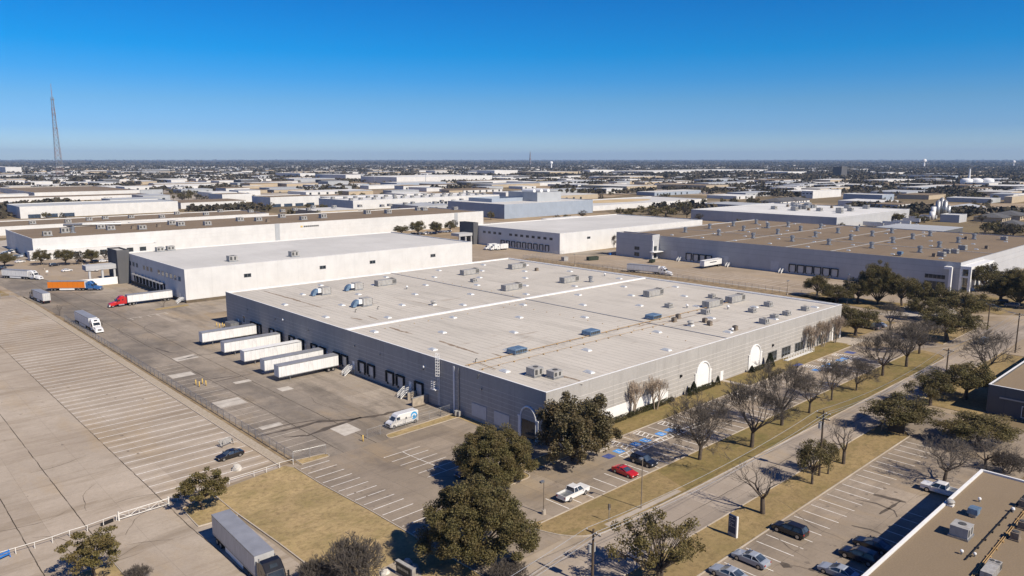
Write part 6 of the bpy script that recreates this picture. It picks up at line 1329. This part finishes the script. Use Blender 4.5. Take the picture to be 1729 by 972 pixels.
def cabover(e, x, paint, stripe=None, white_rig=False):
    """conventional sleeper tractor; x is the trailer's nose"""
    P_ = M[paint]; f = x+6.3
    MB().box(x-2.6, -.45, .62, f-.6, .45, .95).obj('tractor_frame', M['black'], e)
    MB().prof([(x+.9, .95), (x+.9, 3.55), (x+1.3, 3.95), (x+2.2, 3.9), (x+3.2, 3.05), (x+3.75, 2.15), (x+3.85, .95)], -1.22, 1.22, .16).obj('cab', P_, e)
    MB().prof([(x+3.6, .75), (x+3.6, 2.05), (x+4.4, 1.95), (f-.5, 1.62), (f-.15, 1.4), (f, .75)], -1.02, 1.02, .18).obj('hood', P_, e)
    MB().prof([(f-1.9, .6), (f-1.9, 1.15), (f-1.5, 1.3), (f-.9, 1.3), (f-.5, 1.1), (f-.4, .6)], -1.24, 1.24, .1).obj('fender', P_, e)
    w = MB().add([(x+3.80, -1.0, 2.17), (x+3.80, 1.0, 2.17), (x+3.30, .95, 3.0), (x+3.30, -.95, 3.0)], [(0, 1, 2, 3)])
    for s_ in (-1, 1): sw = MB(); sw.add([(x+3.6, s_*1.235, 2.1), (x+2.6, s_*1.235, 2.1), (x+2.6, s_*1.235, 2.8), (x+3.2, s_*1.235, 2.8)], [(0, 1, 2, 3)]); sw.obj('side_window', M['glass'], e); MB().box(x+1.4, s_*1.23-.005, 2.3, x+1.9, s_*1.23+.005, 2.75).obj('sleeper_window', M['glass'], e)
    MB().add([(x+2.95, -.5, 3.36), (x+2.95, .5, 3.36), (x+2.55, .45, 3.72), (x+2.55, -.45, 3.72)], [(0, 1, 2, 3)]).obj('roof_window', M['glass'], e)
    w.obj('windscreen', M['glass'], e)
    MB().box(f-.02, -.55, .82, f+.04, .55, 1.38).obj('grille', M['rimm'], e); MB().prof([(f-.35, .35), (f-.35, .72), (f+.1, .72), (f+.16, .5), (f+.1, .35)], -1.2, 1.2, .1).obj('bumper', M['rimm'] if not white_rig else M['white'], e)
    for s_ in (-1, 1):
        MB().cyl((x+1.2, s_*.95, .72), .32, 1.9, 14, 'x').obj('fuel_tank', M['rimm'], e); MB().box(f-.42, s_*.95-.14, .85, f-.1, s_*.95+.14, 1.12).obj('headlight', M['lamp'], e)
        MB().bar((x+3.5, s_*1.2, 2.3), (x+3.6, s_*1.5, 2.3), .05).box(x+3.55, s_*1.5-.1, 1.95, x+3.68, s_*1.5+.1, 2.75).obj('mirror', M['black'], e); MB().tube([(x+.75, s_*1.05, 1.0), (x+.75, s_*1.05, 3.9)], .09, 8).obj('exhaust', M['rimm'], e)
        for q in (x-2.05, x-.75, f-1.2):
            wd = .5 if q < x else .32; wl = MB().cyl((q, s_*1.22-(wd if s_ > 0 else 0), .5), .5, wd, 18, 'y').obj('wheel', M['tyre'], e); MB().cyl((q, s_*1.22-(.0 if s_ > 0 else .012), .5), .3, .014, 14, 'y').obj('rim', M['rimm'], wl)
    for s_ in (-1, 1): MB().box(x+.3, s_*1.15-.03, 1.0, x+.88, s_*1.15+.03, 3.4).obj('side_fairing', P_, e)
def semi(label, rear, front, paint, wall='t_white', L=16.15, roof='t_roof', skirt=True, group=None, white_rig=False, heading=None):
    """rear: where the trailer's doors stand; front: a point ahead of it"""
    d = Vector((front[0]-rear[0], front[1]-rear[1])); rz = math.atan2(d.y, d.x) if heading is None else R(heading)
    e = thing('semi_truck', label, 'truck', (rear[0], rear[1], hz(rear[1])), rz, group); trailer_parts(e, L, wall, roof, skirt=skirt); cabover(e, L, paint, None, white_rig); return e
for y_, r_, lb in ((217.0, 't_roof', 'white trailer at the dock, farthest of five'), (201.2, 't_roof', 'white trailer at the dock, second farthest of five'), (188.3, 'white', 'white roofed white trailer in the middle of the five at the dock'), (176.3, 't_roof', 'white trailer at the dock, second nearest of five'), (168.5, 't_roof', 'white trailer at the dock, nearest of five')):
    trailer(lb, (94.6, y_, -1.5), math.pi, 16.3, 't_white', r_)
semi('dark tractor with a long grey ribbed trailer beside the dry lawn', (37.3, 100.55), (36.8, 85.5), 'c_black', 't_grey', 15.0, 't_roof')
p = at(88, 489); q = at(186, 486); oe = semi('blue tractor with a bright orange trailer', at(84, 490.5), at(183, 489.5), 'c_blue', 't_orange', 14.8)
lr = MB().box(14.83, -1.3, 1.2, 15.1, 1.3, 4.0).obj('nose_panel', M['t_white'], oe)
p = at(286, 508); semi('red tractor with a white trailer backed to the white warehouse', (97.6, p.y+2.0), (60, p.y+1.0), 'c_red', 't_white', 16.15, 't_roof', False)
semi('white tractor with a pale grey trailer facing the viewer by the fence', (60.8, 277), (61.3, 250), 'c_white', 't_white', 16.15, 't_roof', True, None, True)
p = at(84, 513); semi('grey trailer and dark cab driving away along the far fence', (p.x-.6, p.y+1), tuple((at(48, 499)).xy), 'c_grey', 't_white', 12.5, 't_roof')
semi('white tractor and long white trailer turning at the far left road', at(8, 468.5), at(66, 472), 'c_white', 't_white', 15.5, 't_roof', True, None, True)
p = at(1060, 458.5); q = at(1122, 464); semi('white tractor and white lettered trailer in the yard behind the long fence', p, q, 'c_white', 't_white', 16.15, 't_roof', False, None, True)
p = at(1178, 457.5); e = trailer('white trailer with a dark stripe backed to the grey warehouse', (335.8, p.y+3, -1.5), math.pi, 16.0, 't_white', 'white', None); MB().box(5, -1.335, 2.6, 11, -1.315, 3.0).box(5, 1.315, 2.6, 11, 1.335, 3.0).obj('side_stripe', M['c_navy'], e)
def boxtruck(label, loc, rz):
    e = thing('box_truck', label, 'truck', loc, rz, 'white box trucks at the second white warehouse'); MB().box(-3.6, -1.2, .9, 2.0, 1.2, 3.6).obj('cargo_box', M['t_white'], e); MB().prof([(2.15, .5), (2.15, 2.6), (2.9, 2.55), (3.5, 1.7), (4.3, 1.45), (4.4, .5)], -1.05, 1.05, .12).obj('cab', M['c_white'], e)
    MB().add([(2.97, -.9, 2.5), (2.97, .9, 2.5), (3.55, .95, 1.75), (3.55, -.95, 1.75)], [(0, 1, 2, 3)]).obj('windscreen', M['glass'], e); wheels(e, (-2.2, 3.4), 1.15, .45, .3)
for q, lb in (((829, 421), 'white box truck, left of three'), ((838, 422), 'white box truck, middle of three'), ((848, 421.5), 'white box truck, right of three')): boxtruck(lb, at(*q), R(172))
for i, q in enumerate(((1492, 385), (1512, 386), (1520, 383), (1537, 381), (1553, 377), (1562, 374), (1570, 373), (1581, 371), (1487, 383.5))): p = at(*q); trailer('white trailer in the yard behind the brown roof', p, R(90+random.uniform(-4, 4)), 13.5, 't_white', 't_roof', 'trailers in the yard behind the brown roof')

# ================================================================== FENCES, RAILS, POLES, SIGNS
def chain(label, pts, h=1.85, step=3.05, grid=.30, wire=.008, name='chain_link_fence'):
    P_ = []
    for a, b in zip(pts, pts[1:]):
        a, b = Vector(a), Vector(b); n = max(1, round((b-a).length/step)); P_ += [a.lerp(b, i/n) for i in range(n)]
    P_.append(Vector(pts[-1])); o = Vector((P_[0].x, P_[0].y, hz(P_[0].y))); e = thing(name, label, 'fence', o); W_ = lambda p, z: Vector((p.x, p.y, hz(p.y)+z))-o
    for p in P_[:100]: b = W_(p, 0); MB().cyl((b.x, b.y, b.z-.2), .045, h+.25, 6).obj('post', M['coping_grey'], e)
    MB().tube([W_(p, h) for p in P_], .024, 5).obj('top_rail', M['steel'], e)
    A = []
    for a, b in zip(P_, P_[1:]):
        L_ = (b-a).length; n = int((L_+h)/grid)
        for i in range(-int(h/grid), int(L_/grid)+1):
            for sg_ in (1, -1):
                u0, z0, u1, z1 = i*grid, 0 if sg_ > 0 else h, i*grid+h, h if sg_ > 0 else 0
                if u0 < 0: t = -u0/h; z0 = z0+(z1-z0)*t; u0 = 0
                if u1 > L_: t = (L_-u0)/(u1-u0); z1 = z0+(z1-z0)*t; u1 = L_
                if u1-u0 > .02: A.append((tuple(W_(a.lerp(b, u0/L_), z0)), tuple(W_(a.lerp(b, u1/L_), z1)), wire, wire))
    put('wire_mesh', segs_mesh('wire_mesh', A, M['coping_grey'], 3), e); return e
chain('long chain link fence between the gravel strip and the truck court', [(58.0, 120.2), (58.0, 200), (57.9, 283)])
chain('short chain link fence over the small grass island', [(58.1, 120.0), (64.0, 119.0)]); chain('chain link fence beside the white van', [(73.8, 120.6), (95.4, 121.4)])
chain('long chain link fence along the road behind the grey warehouse roof', [(280, 292), (283.5, 182), (284.5, 118)], 2.2, 3.05, .40, .008)
chain('chain link fence below the second white warehouse', [(281, 292.2), (312, 291.5)], 2.2); chain('far fence at the end of the big lot', [(20, 352), (56, 347)], 1.8)
RP = [at(-25, 951), at(27, 935.5), at(59, 926), at(89, 916.5), at(118, 906), at(148, 897), at(175, 887), at(197, 879)]
def piperail(label, P_, h=.95, double=False):
    o = P_[0].copy(); e = thing('pipe_rail_barrier', label, 'barrier', o); Q = [p-o for p in P_]
    for q in Q: MB().box(q.x-.042, q.y-.042, q.z-.1, q.x+.042, q.y+.042, q.z+h).obj('post', M['rail'], e)
    MB().tube([q+Vector((0, 0, h)) for q in Q], .042, 6).obj('rail', M['rail'], e); return e
piperail('white pipe rail along the edge of the big lot, at the bottom left', RP)
piperail('white pipe rail between the big lot and the dry lawn', [at(300, 845), at(345, 830), at(387, 817), at(429, 804), at(450, 797.5), at(472, 790), at(495, 783.5)])
ga, gb = at(201, 879), at(285, 853); o = ga; e = thing('swing_gate', 'white trussed swing gate closing the big lot', 'gate', o); d = gb-ga; fr = MB(); n = 5
for z in (.25, 1.15): fr.tube([(0, 0, z), (d.x, d.y, z)], .06, 6)
for i in range(n+1):
    a = d*(i/n); fr.bar((a.x, a.y, .25), (a.x, a.y, 1.15), .06)
    if i < n: b = d*((i+1)/n); fr.bar((a.x, a.y, .25 if i % 2 else 1.15), (b.x, b.y, 1.15 if i % 2 else .25), .06)
fr.obj('gate_frame', M['rail'], e)
for t in (0, 1): MB().box(d.x*t-.1, d.y*t-.1, -.1, d.x*t+.1, d.y*t+.1, 1.45).obj('gate_post', M['rail'], e)
POLE = {}
def upole(key, label, base, ytop, arms=1, trans=0, group='wooden utility poles along the street', world=None):
    p = world or at(*base); H = ztop(p.x, p.y, ytop)-p.z; e = thing('utility_pole', label, 'utility pole', p, 0, group); MB().tube([(0, 0, -.3), (0, 0, H)], [.19, .13], 10).obj('pole', M['wood'], e); ends = []
    for k_ in range(arms):
        z = H-.5-.9*k_; a = MB().box(-.07, -1.15, z-.07, .07, 1.15, z+.07); a.bar((.1, -.7, z), (.1, 0, z-.6), .04); a.bar((.1, .7, z), (.1, 0, z-.6), .04); arm = a.obj('crossarm', M['wood'], e); ii = MB()
        for y in (-1.05, -.45, 1.05): ii.cyl((0, y, z+.072), .05, .2, 8); ends.append(Vector((p.x, p.y+y, p.z+z+.28)))
        ii.obj('insulator', M['white'], arm)
    for k_ in range(trans):
        x, y = .42*math.cos(k_*1.3+.6), .42*math.sin(k_*1.3+.6); t = MB().cyl((x, y, H-3.1), .27, .95, 14).cyl((x, y, H-2.148), .29, .06, 14); t.cyl((x, y, H-2.08), .05, .25, 8).obj('transformer', M['hvac'], e)
    MB().box(.13, -.05, 1.5, .17, .05, H-2).obj('conduit', M['steel'], e); POLE[key] = ends; return e
upole('a', 'wooden utility pole with grey transformers at the bottom edge', (1000, 992), 893, 1, 2); upole('c', 'wooden utility pole with transformers on the south verge', (1383, 803), 693, 2, 2)
upole('d', 'wooden utility pole rising behind the paired oaks', (1596, 646), 588, 1); upole('e', 'wooden utility pole at the far street corner, right', (1714, 595), 528, 1); upole('f', 'wooden utility pole at the road bend beside the oaks', (1667, 557), 511, 1)
POLE['z'] = [Vector((-30, 49+y, 10.5)) for y in (-1.05, -.45, 1.05)]; POLE['y'] = [Vector((330, 52+y, 10.5)) for y in (-1.05, -.45, 1.05)]
names = {('z', 'a'): 'overhead wire crossing the bottom edge left of the near pole', ('a', 'c'): 'overhead wire between the two transformer poles', ('c', 'd'): 'overhead wire from the verge pole to the paired oaks', ('d', 'e'): 'overhead wire from the paired oaks to the street corner', ('e', 'f'): 'overhead wire at the road bend'}
for (a, b), lb in names.items():
    for i in range(3):
        p, q = POLE[a][i], POLE[b][i]; pts = [p.lerp(q, t/16)-Vector((0, 0, (p-q).length*.022*4*(t/16)*(1-t/16))) for t in range(17)]; o = pts[0].copy()
        w = MB().tube([x-o for x in pts], .032, 4).obj('power_line', M['steel']); w.location = o; tag(w, lb, 'power line', lb)
def lamp(label, base, ytop, head='box', group='car park lamp posts', arm=0, foot=True):
    p = at(*base); H = ztop(p.x, p.y, ytop)-p.z; e = thing('lamp_post', label, 'lamp post', p, 0, group)
    if foot: MB().cyl((0, 0, -.2), .32, .95, 14).obj('base', M['kerb'], e)
    MB().tube([(0, 0, .5 if foot else -.2), (0, 0, H)], [.09, .065], 8).obj('pole', M['tower_red'] if False else M['hvac_brown'], e)
    MB().box(-.75, -.2, H-.12, -.05, .2, H+.14).obj('lamp_head', M['c_grey'], e)
    if arm: MB().box(.05, -.2, H-.12, .75, .2, H+.14).obj('lamp_head', M['c_grey'], e)
lamp('lamp post with a white round base beside the biggest oak', (918, 868), 812); lamp('tall dark pole with a small head on the verge by the parked cars', (1082.5, 858), 773, foot=False)
lamp('slender lamp post at the fence left of the back row oaks', (1329, 498), 474, arm=1); lamp('slender lamp post rising out of the back row oaks', (1430, 512), 463, arm=1); lamp('slender lamp post at the road bend among oaks', (1533, 522), 490, arm=1); lamp('slender lamp post in front of the corner portico', (1660, 505), 476); lamp('lamp post in the yard beside the dark dumpster', (970.5, 449), 429)
for i, (q, yt) in enumerate((((176, 428), 412), ((257, 409), 396), ((322, 402), 394), ((75, 455), 436), ((139, 447), 431))): lamp('thin lamp post before the long cream warehouse, number %s from the left' % ['third', 'fourth', 'fifth', 'first', 'second'][i] if False else ['thin lamp post near the white screen wall', 'thin lamp post seen over the white roof, left', 'thin lamp post seen over the white roof, right', 'thin lamp post behind the orange trailer', 'thin lamp post among the oaks before the offices'][i], q, yt, group='thin lamp posts before the cream warehouse')
# signs
p = at(1237, 905); e = thing('pylon_sign', 'tall navy blue tenant sign with a white edge post on the south verge', 'sign', p, R(-8)); MB().box(-.12, -.55, .5, .12, .75, 3.1).obj('sign_panel', M['sign_blue'], e); MB().box(-.16, -.75, 0, .16, -.553, 3.15).obj('edge_post', M['white'], e)
MB().box(-.126, -1.2, 1.55, -.121, 1.05, 3.2).obj('sign_band', M['louver'], e) if False else None
t = MB(); rr = random.Random(3)
for i, z in enumerate((2.75, 2.45, 2.2, 1.95, 1.7, 1.45)):
    y = .62
    while y > -.3:
        w = rr.uniform(.08, .28); t.box(-.128, y-w, z, -.122, y, z+.10); y -= w+.07
        if rr.random() < .22: break
t.obj('sign_lettering', M['louver'], e); MB().box(-.15, -.55, 0, .15, .75, .498).obj('sign_base', M['hvac'], e)
p = at(1028, 881); e = thing('traffic_sign', 'small grey double plate sign post on the dry verge', 'sign', p, R(25)); MB().cyl((0, 0, -.2), .05, 3.0, 8).obj('post', M['steel'], e); MB().box(.055, -.2, 2.15, .08, .2, 2.75).obj('sign_plate', M['hvac_brown'], e); MB().box(.055, -.18, 1.85, .08, .18, 2.12).obj('sign_plate', M['hvac'], e)
p = at(684, 975); e = thing('monument_sign', 'dark monument sign with a pale edge on the rock bed at the bottom', 'sign', p, R(-86)); MB().box(-1.5, -.22, .3, 1.5, .22, 1.75).obj('sign_panel', M['sign_dark'], e); MB().box(-1.6, -.3, 0, 1.6, .3, .298).box(1.503, -.28, .3, 1.8, .28, 1.9).box(-1.6, -.26, 1.752, 1.5, .26, 1.9).obj('sign_frame', M['hvac'], e)
t = MB(); y = -1.2
for i in range(7): w = rr.uniform(.18, .3); t.box(y, -.23, .95, y+w, -.222, 1.3); y += w+.07
t.obj('sign_lettering', M['steel'], e)
for i, q in enumerate(((650, 968), (697, 962), (688, 950), (660, 986))):
    p = at(*q); rs_ = np.random.RandomState(i); m = MB().dome((0, 0, -.1), .65, .7, 9, 3); m.v = [(x*(1+.25*rs_.randn()), y*(1+.2*rs_.randn()), z) for x, y, z in m.v]; e = m.obj('boulder', M['rock']); e.location = p; tag(e, ['white boulder left of the dark monument sign', 'white boulder right of the dark monument sign', 'white boulder behind the dark monument sign', 'white boulder at the bottom edge by the monument sign'][i], 'boulder', 'white boulders at the monument sign')
ground('rock_bed', [[tuple((at(*q)).xy) for q in ((640, 962), (672, 946), (705, 952), (712, 972), (690, 990), (640, 990))]], M['gravel'], 6)
p = at(1512, 733); e = thing('notice_board', 'dark board sign standing under the low spreading oak', 'sign', p, R(10)); MB().box(-.08, -1.4, .4, .08, 1.4, 2.9).obj('sign_panel', M['sign_dark'], e); MB().box(-.1, -1.5, -.1, .1, -1.403, 2.95).box(-.1, 1.403, -.1, .1, 1.5, 2.95).obj('sign_post', M['hvac_dark'], e)
for q, lb in (((80, 464.5), 'small white sign at the far road by the orange trailer'), ((1489, 727), 'small dark box sign on the street kerb')):
    p = at(*q); e = thing('traffic_sign', lb, 'sign', p); MB().cyl((0, 0, 0), .06, 2.0, 8).obj('post', M['steel'], e); MB().box(-.5, -.06, 1.4, .5, .06, 2.3).obj('sign_plate', M['white'] if q[0] < 200 else M['sign_dark'], e)
# bollards, boxes and loose things
for i, q in enumerate(((331, 650), (337, 653), (342, 648), (348, 651))):
    p = at(*q); e = MB().cyl((0, 0, -.2), .13, 1.45, 12).dome((0, 0, 1.25), .13, .12, 12, 3).obj('bollard', M['yellow'], None, True); e.location = p; tag(e, 'faded yellow bollard in the cluster of four on the open court', 'bollard', 'four yellow bollards on the open court')
for i, q in enumerate(((366, 551), (371, 553), (376, 551), (379, 553))):
    p = at(*q); e = MB().cyl((0, 0, -.2), .13, 1.4, 12).dome((0, 0, 1.2), .13, .12, 12, 3).obj('bollard', M['yellow'], None, True); e.location = p; tag(e, 'yellow bollard by the dock corner behind the farthest trailer', 'bollard', 'yellow bollards at the dock corner')
p = at(613, 745); e = MB().cyl((0, 0, -.2), .13, 1.4, 12).dome((0, 0, 1.2), .13, .12, 12, 3).obj('bollard', M['yellow'], None, True); e.location = p; tag(e, 'single yellow bollard at the end of the fence by the white van', 'bollard')
for i, q in enumerate(((770, 703), (776, 704))): 
    p = at(*q); e = thing('utility_meter', ['grey meter cabinet by the van fence, left one', 'grey meter cabinet by the van fence, right one'][i], 'meter cabinet', p, 0, 'grey meter cabinets'); MB().box(-.35, -.25, .3, .35, .25, 1.35).obj('cabinet', M['hvac'], e); MB().box(-.08, -.08, -.2, .08, .08, .298).obj('leg', M['steel'], e)
p = at(382, 752); e = thing('steel_rack', 'dark scrap rack on the lot edge above the black sedan', 'rack', p, .2); m = MB()
for a in ((-1.2, -.5), (1.2, -.5), (-1.2, .5), (1.2, .5)): m.bar((a[0], a[1], 0), (a[0]*.8, a[1], 1.3), .09)
m.obj('rack_frame', M['hvac_dark'], e); m = MB()
for i in range(6): m.bar((-1.4, -.5+.2*i, .5+.12*i), (1.3, -.4+.17*i, .75+.1*i), .12)
m.obj('scrap_bar', M['hvac'], e)
p = at(400, 793); e = thing('bulk_bag', 'crumpled white bulk bag by the pipe rail', 'bag', p); rs_ = np.random.RandomState(8); m = MB().dome((0, 0, 0), .85, 1.1, 12, 5); m.v = [(x*(1+.10*rs_.randn()), y*(1+.10*rs_.randn()), z*(1+.10*rs_.randn())) for x, y, z in m.v]; m.obj('bag_body', M['rock'], e); MB().tube([(-.4, 0, .9), (0, 0, 1.35), (.4, 0, .9)], .05, 5).obj('lifting_loop', M['rock'], e)
p = at(6, 944); e = thing('road_barricade', 'blue barricade at the bottom left edge', 'barricade', p, .4); MB().box(-.9, -.06, .35, .9, .06, .55).box(-.9, -.06, .75, .9, .06, .95).obj('board', M['blue_plastic'], e); m = MB()
for x in (-.75, .75): m.bar((x, -.35, 0), (x, 0, 1.05), .07); m.bar((x, .35, 0), (x, 0, 1.05), .07)
m.obj('leg', M['blue_plastic'], e)
p = at(181, 884); e = MB().box(-.9, -.12, .05, .9, .12, .45).box(-.9, -.16, 0, .9, .16, .048).obj('wheel_stop', M['black']); e.location = p; e.rotation_euler = (0, 0, .25); tag(e, 'black rubber block lying below the white pipe rail', 'wheel stop')
def dumpster(label, q, rz, s_=1.0, paint='dumpster'):
    p = at(*q); e = thing('roll_off_dumpster', label, 'dumpster', p, rz); e.scale = (s_, s_, s_); b = MB().box(-3.2, -1.2, .2, 3.2, 1.2, .35)
    b.box(-3.2, -1.2, .352, 3.2, -1.1, 2.0).box(-3.2, 1.1, .352, 3.2, 1.2, 2.0).box(-3.2, -1.098, .352, -3.1, 1.098, 2.0).box(3.1, -1.098, .352, 3.2, 1.098, 2.0); b.obj('bin', M[paint], e); m = MB()
    for i in range(8): m.box(-3.0+.82*i, -1.28, .3, -2.88+.82*i, -1.202, 1.98); m.box(-3.0+.82*i, 1.202, .3, -2.88+.82*i, 1.28, 1.98)
    m.obj('rib', M[paint], e); m = MB()
    for x in (-2.6, 2.6): m.cyl((x, -1.0, .16), .16, 2.0, 8, 'y')
    m.obj('roller', M['black'], e)
dumpster('dark green roll off dumpster in the yard behind the long fence', (1000.5, 439), R(-15)); dumpster('low dark dumpster by the white portico', (1101, 443), R(20), .8)
for q, lb, mt in (((953.5, 440), 'pale grey transformer cabinet behind the long fence', 'hvac'), ((1030.5, 430), 'small blue bin by the fence corner', 'blue_plastic')):
    p = at(*q); e = thing('utility_cabinet', lb, 'cabinet', p); k_ = 1.6 if mt == 'hvac' else .8; MB().box(-k_, -k_*.7, -.1, k_, k_*.7, k_*1.3).obj('cabinet', M[mt], e); MB().box(-k_-.06, -k_*.7-.06, k_*1.302, k_+.06, k_*.7+.06, k_*1.302+.1).obj('lid', M['hvac'] if mt == 'hvac' else M[mt], e)
for i, x in enumerate((88.0, 92.5)):
    e = MB().box(-.8, -.09, 0, .8, .09, .14).obj('wheel_stop', M['kerb']); e.location = (x, 119.2 if False else 90.2, hz(90.2)); tag(e, ['concrete wheel stop by the entrance walk, left one', 'concrete wheel stop by the entrance walk, right one'][i], 'wheel stop', 'concrete wheel stops')
# ---------------------------------------------------------------- the air between here and the skyline
hb = MB().box(-24000, -24000, -4, 24000, 24000, 300).obj('haze', None); hb.data.materials.clear()
hm = bpy.data.materials.new('haze_air'); hm.use_nodes = True; t_ = hm.node_tree; t_.nodes.clear(); o_ = t_.nodes.new('ShaderNodeOutputMaterial'); v_ = t_.nodes.new('ShaderNodeVolumePrincipled')
v_.inputs['Color'].default_value = (.50, .70, 1.0, 1); v_.inputs['Density'].default_value = .00005; v_.inputs['Anisotropy'].default_value = 0.0; t_.links.new(v_.outputs[0], o_.inputs['Volume']); hb.data.materials.append(hm); hb['kind'] = 'stuff'; hb['label'] = 'thin blue haze over the distant plain'
